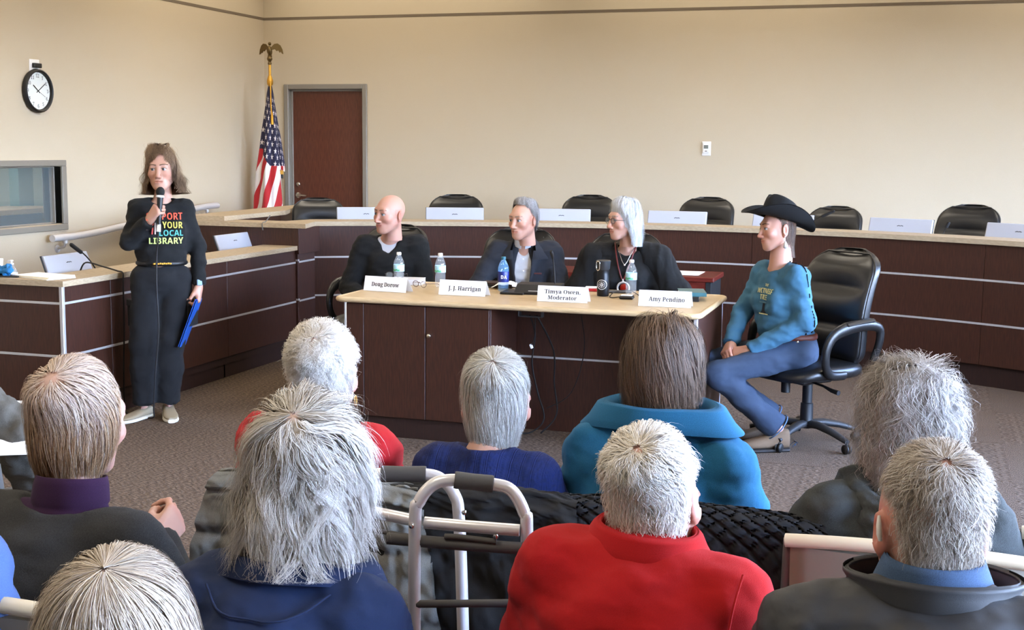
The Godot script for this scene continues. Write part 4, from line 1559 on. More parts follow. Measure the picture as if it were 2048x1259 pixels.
func monitor(label: String, at: Vector3, turn: float, group: String, wide := 0.49) -> Node3D:
	# seen from behind; the screen looks to local -z, the foot stands at y = 0
	var o := thing("monitor", label, "monitor", at, turn, group)
	var tilt := Transform3D(Basis(Vector3.RIGHT, -0.22), Vector3(0, 0.06, 0))
	var sh := nst()
	box(sh, tilt * Transform3D(Basis(), Vector3(0, 0.14, 0.004)), Vector3(wide, 0.29, 0.022), 0.006)
	part(o, "shell", sh, M.screen_back)
	var bz := nst()
	box(bz, tilt * Transform3D(Basis(), Vector3(0, 0.14, -0.011)), Vector3(wide + 0.004, 0.294, 0.012), 0.003)
	part(o, "bezel", bz, M.black)
	var sc := nst()
	box(sc, tilt * Transform3D(Basis(), Vector3(0, 0.145, -0.0175)), Vector3(wide - 0.02, 0.265, 0.002), 0.0005)
	part(o, "screen", sc, mat(Color(0.05, 0.06, 0.08), 0.15))
	var mk := nst()
	tube(mk, [tilt * Vector3(-0.022, 0.195, 0.0155), tilt * Vector3(-0.008, 0.203, 0.0155), tilt * Vector3(0.0, 0.197, 0.0155), tilt * Vector3(0.012, 0.202, 0.0155), tilt * Vector3(0.024, 0.196, 0.0155)], 0.0035, 5)
	part(o, "emblem", mk, M.dark_grey)
	var sd := nst()
	box(sd, Transform3D(Basis(), Vector3(0, 0.006, 0.02)), Vector3(0.2, 0.012, 0.16), 0.004)
	tube(sd, [Vector3(0, 0.01, 0.05), Vector3(0, 0.12, 0.045)], 0.018, 10)
	part(o, "stand", sd, M.dark_grey)
	return o


func microphone(label: String, at: Vector3, pts: Array, group: String) -> void:
	var o := thing("gooseneck_microphone", label, "microphone", at, 0.0, group)
	var b := nst()
	lathe(b, Transform3D(), [Vector2(0, 0), Vector2(0.045, 0), Vector2(0.045, 0.012), Vector2(0.03, 0.022), Vector2(0.01, 0.03), Vector2(0, 0.03)], 18)
	part(o, "base", b, M.black)
	var loc := [Vector3(0, 0.02, 0)]
	for p in pts:
		loc.append(p)
	var s := nst()
	tube(s, spline(loc, 5), 0.0045, 7)
	part(o, "gooseneck", s, M.black)
	var a: Vector3 = loc[-2]
	var e: Vector3 = loc[-1]
	var hd := nst()
	tube(hd, [a.lerp(e, 0.3), a.lerp(e, 0.35), e, e + (e - a) * 0.06], [0.008, 0.0125, 0.0125, 0.008], 10)
	part(o, "capsule", hd, M.black_matte)


func monitors_and_microphones() -> void:
	var o := Vector3(-1.9, 0, -4.95)
	var spans := [[-4.639, -9.662, "monitor back at the left end of the curved desk, beside the bald man"], [-3.979, -9.988, "monitor back between the bald man and the man in the blazer"], [-3.13, -10.262, "monitor back half hidden behind the man in the blazer"], [-2.178, -10.393, "monitor back right of the white-haired moderator"], [-1.32, -10.363, "monitor back almost hidden behind the cowboy hat"], [-0.413, -10.193, "monitor back right of the black leather chair of the cowboy hat"], [0.414, -9.884, "monitor back at the far right end of the curved desk"]]
	for s in spans:
		var a := atan2(s[0] - o.x, -(s[1] - o.z))
		var mid := a + 0.245 / 5.45
		var p := o + Vector3(sin(mid), 0, -cos(mid)) * 5.47
		monitor(s[2], Vector3(p.x, 0.902, p.z) + Vector3(0, -0.105, 0) + Vector3(0, 0.105, 0), -rad_to_deg(mid), "monitors on the curved desk")
	for n in get_children():
		if String(n.name).begins_with("monitor"):
			n.scale.y = 0.665
	monitor("monitor back with a black cable at the left end of the wing desk", Vector3(-4.985, 0.75, -6.64), 90.0, "monitors on the wing desk", 0.42).scale.y = 0.62
	monitor("monitor back on the wing desk, just right of the standing woman", Vector3(-4.99, 0.75, -8.66), 90.0, "monitors on the wing desk", 0.50).scale.y = 0.62
	var g := "gooseneck microphones of the council desks"
	microphone("black gooseneck microphone above the monitor at the left end", Vector3(-4.96, 0.75, -6.86), [Vector3(0.0, 0.09, 0.02), Vector3(0, 0.19, 0.12), Vector3(0, 0.27, 0.26)], g)
	microphone("black gooseneck microphone pointing left, just right of the standing woman", Vector3(-5.0, 0.75, -8.36), [Vector3(0.0, 0.06, 0.05), Vector3(0.02, 0.13, 0.2), Vector3(0.03, 0.195, 0.34)], g)
	microphone("gooseneck microphone before the chair right of the cowboy hat", Vector3(-0.88, 0.902, -10.32), [Vector3(0.02, 0.12, 0.0), Vector3(0.08, 0.20, 0.0), Vector3(0.21, 0.265, 0.02)], g)
	microphone("gooseneck microphone before the chair at the far right", Vector3(0.13, 0.902, -10.02), [Vector3(0.01, 0.10, 0.0), Vector3(0.03, 0.16, 0.0), Vector3(0.055, 0.215, 0.01)], g)


func wing_things() -> void:
	var y := 0.8655
	# pump bottle of clear sanitizer
	var b := thing("pump_bottle", "small clear pump bottle on the wing counter behind the papers", "bottle", Vector3(-5.08, y, -6.2))
	var st := nst()
	lathe(st, Transform3D(), [Vector2(0, 0), Vector2(0.03, 0), Vector2(0.032, 0.004), Vector2(0.032, 0.018), Vector2(0.028, 0.035), Vector2(0.013, 0.058), Vector2(0.012, 0.062), Vector2(0, 0.062)], 20)
	part(b, "body", st, M.clear_plastic)
	var lb := nst()
	lathe(lb, Transform3D(), [Vector2(0.0325, 0.004), Vector2(0.0325, 0.017)], 20)
	part(b, "paper_label", lb, M.paper)
	var pm := nst()
	lathe(pm, Transform3D(Basis(), Vector3(0, 0.062, 0)), [Vector2(0.013, 0), Vector2(0.013, 0.008), Vector2(0.005, 0.01), Vector2(0.005, 0.018), Vector2(0.011, 0.02), Vector2(0.011, 0.026), Vector2(0, 0.027)], 14)
	tube(pm, [Vector3(0, 0.085, 0), Vector3(-0.02, 0.085, 0.004), Vector3(-0.024, 0.08, 0.004)], 0.003, 6)
	part(b, "pump", pm, M.white_paint)
	# stack of papers
	for i in 3:
		var p := nst()
		box(p, Transform3D(Basis(Vector3.UP, -0.32 + i * 0.07), Vector3(-4.82 - i * 0.015, y + 0.002 + i * 0.0042, -6.17 - 0.01 * i)), Vector3(0.30, 0.004, 0.19), 0.0005)
		single("paper_stack", p, M.paper if i != 1 else mat(Color(0.9, 0.87, 0.78), 0.8), ["lowest white paper of the stack at the corner of the wing desk", "cream paper in the middle of the stack at the wing desk corner", "topmost white paper of the stack at the wing desk corner"][i], "paper", "papers on the wing desk")
	var fo := nst()
	box(fo, Transform3D(Basis(Vector3.UP, 0.25), Vector3(-5.09, y + 0.004, -6.13)), Vector3(0.24, 0.007, 0.13), 0.001)
	single("folder", fo, M.dark_grey, "dark folder under the blue tissue on the wing desk", "folder")
	# crumpled blue tissue
	var g := Geo.new()
	var fl := Fld.new(Vector3(-0.14, -0.01, -0.08), Vector3(0.12, 0.10, 0.08), 0.006)
	fl.ell(Vector3(-0.05, 0.025, 0), Vector3(0.07, 0.026, 0.05), 0.02)
	fl.ell(Vector3(0.03, 0.035, 0.01), Vector3(0.035, 0.03, 0.03), 0.02)
	fl.cap(Vector3(0.03, 0.05, 0), Vector3(0.05, 0.065, 0.0), 0.02, 0.006, 0.01)
	var n := FastNoiseLite.new()
	n.frequency = 14.0
	n.fractal_octaves = 3
	fl.emit(g, Color.WHITE, n, 0.03)
	var ts := single("blue_tissue", g, cloth(Color(0.10, 0.50, 0.78), 30.0, 0.5, 0.7, 0.1), "crumpled bright blue tissue on the wing desk at the left edge", "tissue")
	ts.position = Vector3(-5.07, y + 0.008, -6.13)
	var cup := nst()
	lathe(cup, Transform3D(), [Vector2(0, 0), Vector2(0.028, 0), Vector2(0.036, 0.09), Vector2(0.034, 0.092), Vector2(0.0, 0.086)], 18)
	var cu := single("paper_cup", cup, M.paper, "white paper cup cut by the left edge of the picture, on the wing desk", "cup")
	cu.position = Vector3(-5.20, y, -6.22)
	# cable from the monitor over the counter edge
	var cb := nst()
	tube(cb, spline([Vector3(-4.95, 0.85, -6.66), Vector3(-4.86, 0.915, -6.60), Vector3(-4.74, 0.895, -6.60), Vector3(-4.64, 0.873, -6.60), Vector3(-4.592, 0.862, -6.59), Vector3(-4.585, 0.80, -6.58), Vector3(-4.586, 0.55, -6.58), Vector3(-4.60, 0.25, -6.58), Vector3(-4.60, 0.01, -6.58)], 6), 0.005, 6)
	single("monitor_cable", cb, M.black, "black cable looping from the left monitor over the wing counter edge", "cable")
	var cb2 := nst()
	tube(cb2, spline([Vector3(-4.89, 1.09, -8.98), Vector3(-4.90, 1.045, -8.93), Vector3(-4.895, 1.038, -8.87), Vector3(-4.89, 1.02, -8.848), Vector3(-4.885, 0.98, -8.85)], 5), 0.004, 6)
	single("desk_cable", cb2, M.grey_frame, "thin grey cable over the counter below the flag", "cable")


func name_card(lines: Array, at: Vector3, turn: float, label: String, th: float) -> void:
	var o := thing("name_card", label, "name card", at, turn, "name cards on the panel table")
	var h := 0.088
	var lean := 0.25
	var tilt := Transform3D(Basis(Vector3.RIGHT, -lean), Vector3.ZERO)
	var f := nst()
	box(f, tilt * Transform3D(Basis(), Vector3(0, h * 0.5, 0)), Vector3(0.286, h, 0.0012), 0.0002)
	part(o, "front_leaf", f, M.paper)
	var b := nst()
	var zt := -sin(lean) * h
	box(b, Transform3D(Basis(Vector3.RIGHT, lean * 2.6), Vector3(0, h * cos(lean), zt)) * Transform3D(Basis(), Vector3(0, -0.054, 0)), Vector3(0.286, 0.108, 0.0012), 0.0002)
	part(o, "back_leaf", b, M.paper)
	for i in lines.size():
		var y := h * (0.46 if lines.size() == 1 else 0.64 - 0.38 * i)
		letters(o, "lettering", lines[i][0], M.ink, th, tilt * Transform3D(Basis(), Vector3(lines[i][2], y, 0.0012)), true, lines[i][1])


func bottle(label: String, at: Vector3, blue: bool) -> void:
	var o := thing("water_bottle", label, "water bottle", at, 0.0, "water bottles on the panel table")
	var st := nst()
	var pr := [Vector2(0, 0.003), Vector2(0.024, 0.0), Vector2(0.031, 0.006)]
	var y := 0.01
	for i in 7:
		pr.append(Vector2(0.0325, y))
		pr.append(Vector2(0.0305, y + 0.006))
		y += 0.0115
	pr.append_array([Vector2(0.0325, 0.092), Vector2(0.0325, 0.130), Vector2(0.033, 0.135), Vector2(0.031, 0.148), Vector2(0.024, 0.166), Vector2(0.015, 0.183), Vector2(0.0125, 0.188), Vector2(0.0125, 0.196), Vector2(0, 0.196)])
	lathe(st, Transform3D(), pr, 28)
	part(o, "body", st, M.blue_plastic if blue else M.clear_plastic)
	var lb := nst()
	lathe(lb, Transform3D(), [Vector2(0.0328, 0.090), Vector2(0.0335, 0.091), Vector2(0.0335, 0.131), Vector2(0.0328, 0.132)] if not blue else [Vector2(0.0328, 0.058), Vector2(0.0335, 0.06), Vector2(0.0335, 0.118), Vector2(0.0328, 0.12)], 28)
	var lo := part(o, "paper_label", lb, mat(Color(0.05, 0.12, 0.42), 0.4) if blue else mat(Color(0.66, 0.83, 0.9), 0.4))
	if blue:
		letters(lo, "lettering", "DA", M.paper, 0.02, Transform3D(Basis(), Vector3(0.013, 0.088, 0.0338)), false)
	else:
		var gr := nst()
		for i in 8:
			var a := -1.0 + i * 0.2
			box(gr, Transform3D(Basis(Vector3.UP, a), Vector3(sin(a), 0, cos(a)) * 0.0333 + Vector3(0, 0.099 + 0.002 * sin(i * 1.7), 0)), Vector3(0.008, 0.011, 0.0012), 0.0003)
		part(lo, "print", gr, mat(Color(0.35, 0.66, 0.5), 0.4))
		var wv := nst()
		for i in 6:
			var a := 0.2 + i * 0.2
			box(wv, Transform3D(Basis(Vector3.UP, a), Vector3(sin(a), 0, cos(a)) * 0.0333 + Vector3(0, 0.118, 0)), Vector3(0.008, 0.010, 0.0012), 0.0003)
		part(lo, "print", wv, mat(Color(0.85, 0.93, 0.97), 0.4))
	var cp := nst()
	lathe(cp, Transform3D(Basis(), Vector3(0, 0.19, 0)), [Vector2(0.0, 0), Vector2(0.0145, 0), Vector2(0.0145, 0.014), Vector2(0.0125, 0.0165), Vector2(0, 0.0165)], 20)
	part(o, "cap", cp, mat(Color(0.05, 0.32, 0.38), 0.5) if blue else M.white_paint)


func book(label: String, at: Vector3, turn: float, s: Vector3, cover: Color, group := "") -> Node3D:
	var o := thing("book", label, "book", at, turn, group)
	var cv := nst()
	bx(Vector3(-s.x * 0.5, 0, -s.z * 0.5), Vector3(s.x * 0.5, 0.0025, s.z * 0.5), 0.0006, cv)
	bx(Vector3(-s.x * 0.5, s.y - 0.0025, -s.z * 0.5), Vector3(s.x * 0.5, s.y, s.z * 0.5), 0.0006, cv)
	bx(Vector3(-s.x * 0.5, 0, s.z * 0.5 - 0.003), Vector3(s.x * 0.5, s.y, s.z * 0.5), 0.001, cv)
	part(o, "cover", cv, mat(cover, 0.4))
	part(o, "pages", bx(Vector3(-s.x * 0.5 + 0.004, 0.0025, -s.z * 0.5 + 0.004), Vector3(s.x * 0.5 - 0.001, s.y - 0.0025, s.z * 0.5 - 0.004), 0.0005), M.paper)
	return o


func table_things() -> void:
	name_card([["Doug Dorow", 0.185, 0.0]], Vector3(-2.985, TT + 0.001, -6.845), -7.0, "white tent card before the bald man, reading Doug Dorow", 0.024)
	name_card([["J. J. Harrigan", 0.20, 0.015]], Vector3(-2.497, TT + 0.001, -6.83), -1.0, "white tent card in front of the blue bottle, reading J. J. Harrigan", 0.024)
	name_card([["Timya Owen,", 0.205, 0.0], ["Moderator", 0.165, 0.0]], Vector3(-1.878, TT + 0.001, -6.75), 1.5, "white tent card with two lines reading Timya Owen, Moderator", 0.022)
	name_card([["Amy Pendino", 0.195, 0.01]], Vector3(-1.305, TT + 0.001, -6.755), 2.0, "white tent card at the right end of the table, reading Amy Pendino", 0.024)
	bottle("clear water bottle behind the leftmost name card", Vector3(-3.03, TT, -7.17), false)
	bottle("clear water bottle standing alone between the bald man and the blazer", Vector3(-2.775, TT, -7.21), false)
	bottle("blue labelled water bottle with a teal cap before the man in the blazer", Vector3(-2.345, TT, -7.13), true)
	bottle("clear water bottle right of the dark travel mug", Vector3(-1.598, TT, -7.24), false)
	# travel mug
	var m := thing("travel_mug", "dark blue travel mug with a round silver emblem", "mug", Vector3(-1.741, TT, -7.14), 0.0)
	var st := nst()
	lathe(st, Transform3D(), [Vector2(0, 0), Vector2(0.033, 0), Vector2(0.035, 0.004), Vector2(0.036, 0.06), Vector2(0.037, 0.10), Vector2(0.034, 0.128), Vector2(0.034, 0.15), Vector2(0.036, 0.155)], 28)
	part(m, "body", st, mat(Color(0.055, 0.075, 0.10), 0.35, 0.3))
	var ld := nst()
	lathe(ld, Transform3D(), [Vector2(0.035, 0.152), Vector2(0.038, 0.156), Vector2(0.041, 0.19), Vector2(0.043, 0.203), Vector2(0.039, 0.207), Vector2(0, 0.204)], 28)
	part(m, "lid", ld, mat(Color(0.12, 0.14, 0.16), 0.4))
	var bt := nst()
	tube(bt, spline([Vector3(-0.034, 0.196, 0.031), Vector3(-0.034, 0.165, 0.032), Vector3(-0.026, 0.150, 0.034), Vector3(-0.016, 0.155, 0.037), Vector3(-0.013, 0.175, 0.039), Vector3(-0.014, 0.197, 0.041), Vector3(-0.024, 0.202, 0.037), Vector3(-0.034, 0.196, 0.031)], 4), 0.003, 6)
	part(m, "lid_button", bt, M.chrome)
	var em := nst()
	for r in [0.0275, 0.018]:
		var pts := []
		for i in 25:
			var a := TAU * i / 24.0
			var q: Vector2 = Vector2(cos(a), sin(a)) * r
			pts.append(Vector3(q.x, 0.068 + q.y, sqrt(0.0372 * 0.0372 - q.x * q.x)))
		tube(em, pts, 0.0022 if r > 0.02 else 0.0012, 5, false)
	for i in 8:
		var a := TAU * i / 8.0
		var pts := []
		for rr in [0.003, 0.014]:
			var q: Vector2 = Vector2(cos(a), sin(a)) * rr
			pts.append(Vector3(q.x, 0.068 + q.y, sqrt(0.0372 * 0.0372 - q.x * q.x)))
		tube(em, pts, 0.0022, 5)
	part(m, "emblem", em, M.satin)
	# table microphone with a slab base
	var mc := thing("table_microphone", "black desk microphone with a slab base behind the middle name card", "microphone", Vector3(-2.14, TT, -7.13), 4.0)
	var bs := nst()
	extrude(bs, Transform3D(Basis(Vector3(0, 0, 1), Vector3.UP, Vector3(-1, 0, 0)), Vector3(0.15, 0, 0)), PackedVector2Array([Vector2(0.1, 0), Vector2(0.1, 0.012), Vector2(0.03, 0.052), Vector2(-0.08, 0.056), Vector2(-0.08, 0)]), 0.26)
	part(mc, "base", bs, M.black)
	part(mc, "plate", bx(Vector3(-0.19, 0.0, -0.06), Vector3(-0.05, 0.012, 0.13), 0.004), M.black)
	var gk := nst()
	tube(gk, spline([Vector3(0.10, 0.05, -0.05), Vector3(0.095, 0.13, -0.05), Vector3(0.09, 0.20, -0.03), Vector3(0.085, 0.25, 0.0)], 5), [0.004, 0.004, 0.004, 0.004, 0.004, 0.004, 0.004, 0.004, 0.004, 0.004, 0.004, 0.008, 0.010, 0.011, 0.010, 0.008], 8)
	part(mc, "gooseneck", gk, M.black)
	part(mc, "nameplate", bx(Vector3(-0.03, 0.018, 0.079), Vector3(0.07, 0.022, 0.088), 0.001), M.satin)
	# face mask lying before the blazer
	var g := nst()
	var rows := []
	for i in 7:
		var row := PackedVector3Array()
		for j in 15:
			var u := -1.0 + j / 7.0
			var v := -1.0 + i / 3.0
			row.append(Vector3(u * 0.10, 0.012 + 0.035 * (1.0 - u * u) * (1.0 - 0.5 * v * v) + 0.004 * sin(u * 9.0), v * 0.045))
		rows.append(row)
	loft(g, rows, false, false, false)
	var mk := thing("face_mask", "white face mask with black straps on the table before the blazer", "mask", Vector3(-2.36, TT, -7.27), 8.0)
	part(mk, "mask", g, M.paper)
	for e in [[-0.1, -1.0], [0.1, 1.0], [0.03, 1.0]]:
		var lp := nst()
		tube(lp, spline([Vector3(e[0], 0.016, -0.03), Vector3(e[0] + e[1] * 0.05, 0.02, -0.03), Vector3(e[0] + e[1] * 0.09, 0.012, 0.01), Vector3(e[0] + e[1] * 0.05, 0.01, 0.05), Vector3(e[0], 0.016, 0.035)], 5), 0.007, 6, true, 0.5)
		part(mk, "strap", lp, M.black_matte)
	# books and papers
	book("thick white book under the spectacles, behind the leftmost name card", Vector3(-3.03, TT, -7.30), 8.0, Vector3(0.2, 0.035, 0.15), Color(0.85, 0.85, 0.86))
	var gl := thing("eyeglasses", "folded spectacles on the white book by the leftmost bottle", "eyeglasses", Vector3(-3.10, TT + 0.036, -7.27), 14.0)
	glasses_shape(gl, Color(0.16, 0.10, 0.07), 0.0)
	var gl2 := thing("eyeglasses", "brown spectacles lying on the table right of the leftmost card", "eyeglasses", Vector3(-2.87, TT + 0.004, -7.11), -24.0)
	glasses_shape(gl2, Color(0.30, 0.17, 0.08), 0.0)
	book("dark patterned book behind the blue bottle", Vector3(-2.45, TT, -7.36), 3.0, Vector3(0.2, 0.03, 0.13), Color(0.18, 0.09, 0.07))
	book("lower black book of the stack at the right end of the table", Vector3(-1.26, TT, -7.16), 8.0, Vector3(0.15, 0.024, 0.22), Color(0.08, 0.09, 0.1), "books at the right end of the table")
	book("upper teal book of the stack at the right end of the table", Vector3(-1.235, TT + 0.0245, -7.2), 14.0, Vector3(0.15, 0.022, 0.22), Color(0.22, 0.42, 0.45), "books at the right end of the table")
	# red case, phone, recorder and its cable
	var rc := thing("red_case", "small red case with a white top left of the travel mug", "case", Vector3(-1.855, TT, -7.36), 10.0)
	part(rc, "body", bx(Vector3(-0.05, 0, -0.03), Vector3(0.05, 0.018, 0.03), 0.005), mat(Color(0.62, 0.08, 0.10), 0.4))
	part(rc, "top", bx(Vector3(-0.047, 0.018, -0.028), Vector3(0.047, 0.026, 0.028), 0.003), M.paper)
	var ph := thing("phone", "grey phone lying behind the travel mug and right bottle", "phone", Vector3(-1.70, TT, -7.34), 18.0)
	part(ph, "body", bx(Vector3(-0.08, 0, -0.04), Vector3(0.08, 0.009, 0.04), 0.003), M.dark_grey)
	part(ph, "screen", bx(Vector3(-0.075, 0.009, -0.036), Vector3(0.075, 0.0097, 0.036), 0.0002), mat(Color(0.5, 0.52, 0.55), 0.15))
	var re := thing("recorder", "small black recorder with a white top before the right bottle", "recorder", Vector3(-1.578, TT, -7.04), 4.0)
	part(re, "body", bx(Vector3(-0.042, 0, -0.03), Vector3(0.042, 0.02, 0.03), 0.008), M.black)
	part(re, "top", bx(Vector3(-0.032, 0.02, -0.022), Vector3(0.032, 0.023, 0.022), 0.001), M.paper)
	var cb := nst()
	tube(cb, spline([Vector3(-1.61, TT + 0.012, -7.05), Vector3(-1.66, TT + 0.004, -7.04), Vector3(-1.69, TT + 0.004, -7.10), Vector3(-1.68, TT + 0.02, -7.2), Vector3(-1.62, TT + 0.02, -7.3), Vector3(-1.54, TT + 0.004, -7.2)], 6), 0.003, 6)
	single("recorder_cable", cb, M.black, "thin black cable of the recorder beside the travel mug", "cable")


func glasses_shape(o: Node3D, c: Color, spread: float) -> void:
	var f := nst()
	for s in [-1.0, 1.0]:
		var pts := []
		for i in 19:
			var a := TAU * i / 18.0
			pts.append(Vector3(s * 0.033 + cos(a) * 0.024, 0.02 + sin(a) * 0.018, 0))
		tube(f, pts, 0.0018, 6, false)
	tube(f, [Vector3(-0.0115, 0.027, 0), Vector3(-0.009, 0.026, 0.001), Vector3(0, 0.029, 0.002), Vector3(0.009, 0.026, 0.001), Vector3(0.0115, 0.027, 0)], 0.0019, 6)
	part(o, "frame", f, mat(c, 0.3))
	for s in [-1.0, 1.0]:
		var tp := nst()
		tube(tp, [Vector3(s * 0.057, 0.025, 0), Vector3(s * (0.062 + spread), 0.025, -0.01), Vector3(s * (0.064 + spread), 0.02, -0.09), Vector3(s * (0.062 + spread), 0.0, -0.12)], 0.0016, 6)
		part(o, "temple", tp, mat(c, 0.3))
		var ln := nst()
		lathe(ln, Transform3D(Basis(Vector3.RIGHT, PI / 2), Vector3(s * 0.033, 0.02, 0)) * Transform3D(Basis.from_scale(Vector3(1, 1, 0.75)), Vector3.ZERO), [Vector2(0, 0.0005), Vector2(0.023, 0.0), Vector2(0.0, -0.0005)], 18)
		part(o, "lens", ln, M.glass)


# ---------------------------------------------------------------- people: heads, hands, hair, bodies
# a person's own frame: feet on y = 0, facing +z, left side at +x
var heads := {}


func head_geo(kind: String) -> Geo:
	# kind: "man", "woman" (fine, for faces seen from the front) or "back" (coarse, for heads seen from behind)
	if heads.has(kind):
		return heads[kind]
	var man := kind.begins_with("man")
	var h := 0.0062 if kind == "back" else 0.0034
	var f := Fld.new(Vector3(-0.11, -0.16, -0.13), Vector3(0.11, 0.15, 0.145), h)
	f.reach = 0.032
	var sm := 0.005 if kind.ends_with("smile") else 0.0
	f.ell(Vector3(0, 0.035, -0.012), Vector3(0.075, 0.088, 0.096), 0.02)
	f.ell(Vector3(0, -0.012, 0.028), Vector3(0.063, 0.085, 0.062), 0.03)
	var jw := 0.050 if man else 0.045
	for s in [-1.0, 1.0]:
		f.cap(Vector3(s * jw, -0.045, 0.0), Vector3(s * 0.022, -0.088, 0.058), 0.024, 0.021, 0.03)
		f.ell(Vector3(s * 0.041, -0.018, 0.060 + sm * 0.5), Vector3(0.024, 0.021, 0.022) * (1.0 + sm * 14.0), 0.022)
	f.ell(Vector3(0, -0.096, 0.070), Vector3(0.022, 0.017, 0.018) * (1.1 if man else 1.0), 0.02)
	f.cap(Vector3(-0.036, 0.036, 0.076), Vector3(0.036, 0.036, 0.076), 0.013 if man else 0.010, 0.013 if man else 0.010, 0.022)
	for s in [-1.0, 1.0]:
		f.ell(Vector3(s * 0.032, 0.012, 0.101), Vector3(0.020, 0.0125, 0.018), 0.012, true)
	f.ell(Vector3(0, -0.060, 0.074), Vector3(0.032, 0.024, 0.021), 0.018)
	f.cap(Vector3(0, 0.026, 0.086), Vector3(0, -0.026, 0.108), 0.008, 0.0105, 0.012)
	f.ell(Vector3(0, -0.031, 0.110), Vector3(0.012, 0.010, 0.012) * (1.12 if man else 1.0), 0.008)
	for s in [-1.0, 1.0]:
		f.ell(Vector3(s * 0.0125, -0.035, 0.098), Vector3(0.008, 0.008, 0.010), 0.008)
	# lips and the line of the mouth
	for q in [-1.0, 1.0]:
		f.cap(Vector3(q * 0.021, -0.0590 + sm, 0.0865), Vector3(0, -0.0565, 0.0945), 0.0040, 0.0048, 0.006)
		f.cap(Vector3(q * 0.018, -0.0645 + sm, 0.0870), Vector3(0, -0.0665, 0.0900), 0.0045, 0.0055, 0.006)
		f.cap(Vector3(q * (0.0235 + sm), -0.0612 + sm, 0.0905), Vector3(0, -0.0620, 0.0975), 0.0024, 0.0028, 0.004, Vector3.ZERO, 1.0, true)
	# lids
	for s in [-1.0, 1.0]:
		f.ell(Vector3(s * 0.032, 0.0208, 0.0782), Vector3(0.0175, 0.0066, 0.0128), 0.006)
		f.ell(Vector3(s * 0.032, 0.0006, 0.0772), Vector3(0.0155, 0.0055, 0.0110), 0.006)
		# ears
		var tn := Basis(Vector3.UP, s * 0.45)
		f.ell(Vector3(s * 0.078, -0.002, -0.014), Vector3(0.009, 0.034, 0.021), 0.006, false, tn)
		f.ell(Vector3(s * 0.0875, -0.0, -0.008), Vector3(0.008, 0.020, 0.011), 0.006, true, tn)
		f.ell(Vector3(s * 0.075, -0.03, -0.008), Vector3(0.007, 0.012, 0.010), 0.006)
	# neck stump
	f.cap(Vector3(0, -0.03, -0.025), Vector3(0, -0.16, -0.035), 0.050 if man else 0.043, 0.055 if man else 0.046, 0.03)
	var g := Geo.new()
	f.emit(g, Color.WHITE)
	for i in g.P.size():
		var p := g.P[i]
		var c := Color(1, 1, 1)
		var ax := absf(p.x)
		if p.z > 0.076 and ax < 0.026 and p.y < -0.050 and p.y > -0.073:
			var e := clampf(1.0 - absf(p.y + 0.0615) / 0.011, 0.0, 1.0) * clampf((0.026 - ax) / 0.008, 0.0, 1.0)
			c = c.lerp(Color(0.80, 0.50, 0.48), clampf(e * 1.4, 0, 0.75))
		if p.z > 0.045 and p.y < 0.0 and p.y > -0.05 and ax > 0.025:
			c = c.lerp(Color(1.0, 0.80, 0.78), 0.5)
		if ax > 0.072 and p.y > -0.045 and p.y < 0.04:
			c = c.lerp(Color(1.0, 0.76, 0.72), 0.7)
		if p.z > 0.09 and ax < 0.02 and p.y > -0.042 and p.y < -0.02:
			c = c.lerp(Color(1.0, 0.80, 0.76), 0.5)
		g.C[i] = c
	heads[kind] = g
	return g


func add_eyes(g: Geo, x: Transform3D, look: Vector2, brow: Color, iris: Color) -> void:
	var e := Geo.new()
	for s in [-1.0, 1.0]:
		var c := Vector3(s * 0.032, 0.0105, 0.0785)
		e.ball(c, Vector3.ONE * 0.0126, Color(0.36, 0.33, 0.31), 14)
		var d := Vector3(look.x, look.y, 1.0).normalized()
		e.ball(c + d * 0.0085, Vector3.ONE * 0.0068, iris * 0.6, 10)
		e.ball(c + d * 0.0118, Vector3.ONE * 0.0029, Color(0.01, 0.01, 0.01), 8)
	# brows and lashes: short rows of small ellipsoids
	for s in [-1.0, 1.0]:
		for i in 9:
			var u := i / 8.0
			e.ball(Vector3(s * lerpf(0.014, 0.052, u), 0.0335 + 0.0055 * sin(u * 2.2 + 0.35), lerpf(0.0945, 0.0765, u * u)), Vector3(0.0050, 0.0036 - 0.0014 * u, 0.0042), brow, 6)
			e.ball(Vector3(s * lerpf(0.0195, 0.0455, u), 0.0150 + 0.0025 * sin(u * PI), lerpf(0.0885, 0.0815, u) + 0.0050 * sin(u * PI)), Vector3(0.0028, 0.0014, 0.0020), brow * 0.45, 6)
	g.add(e, x)


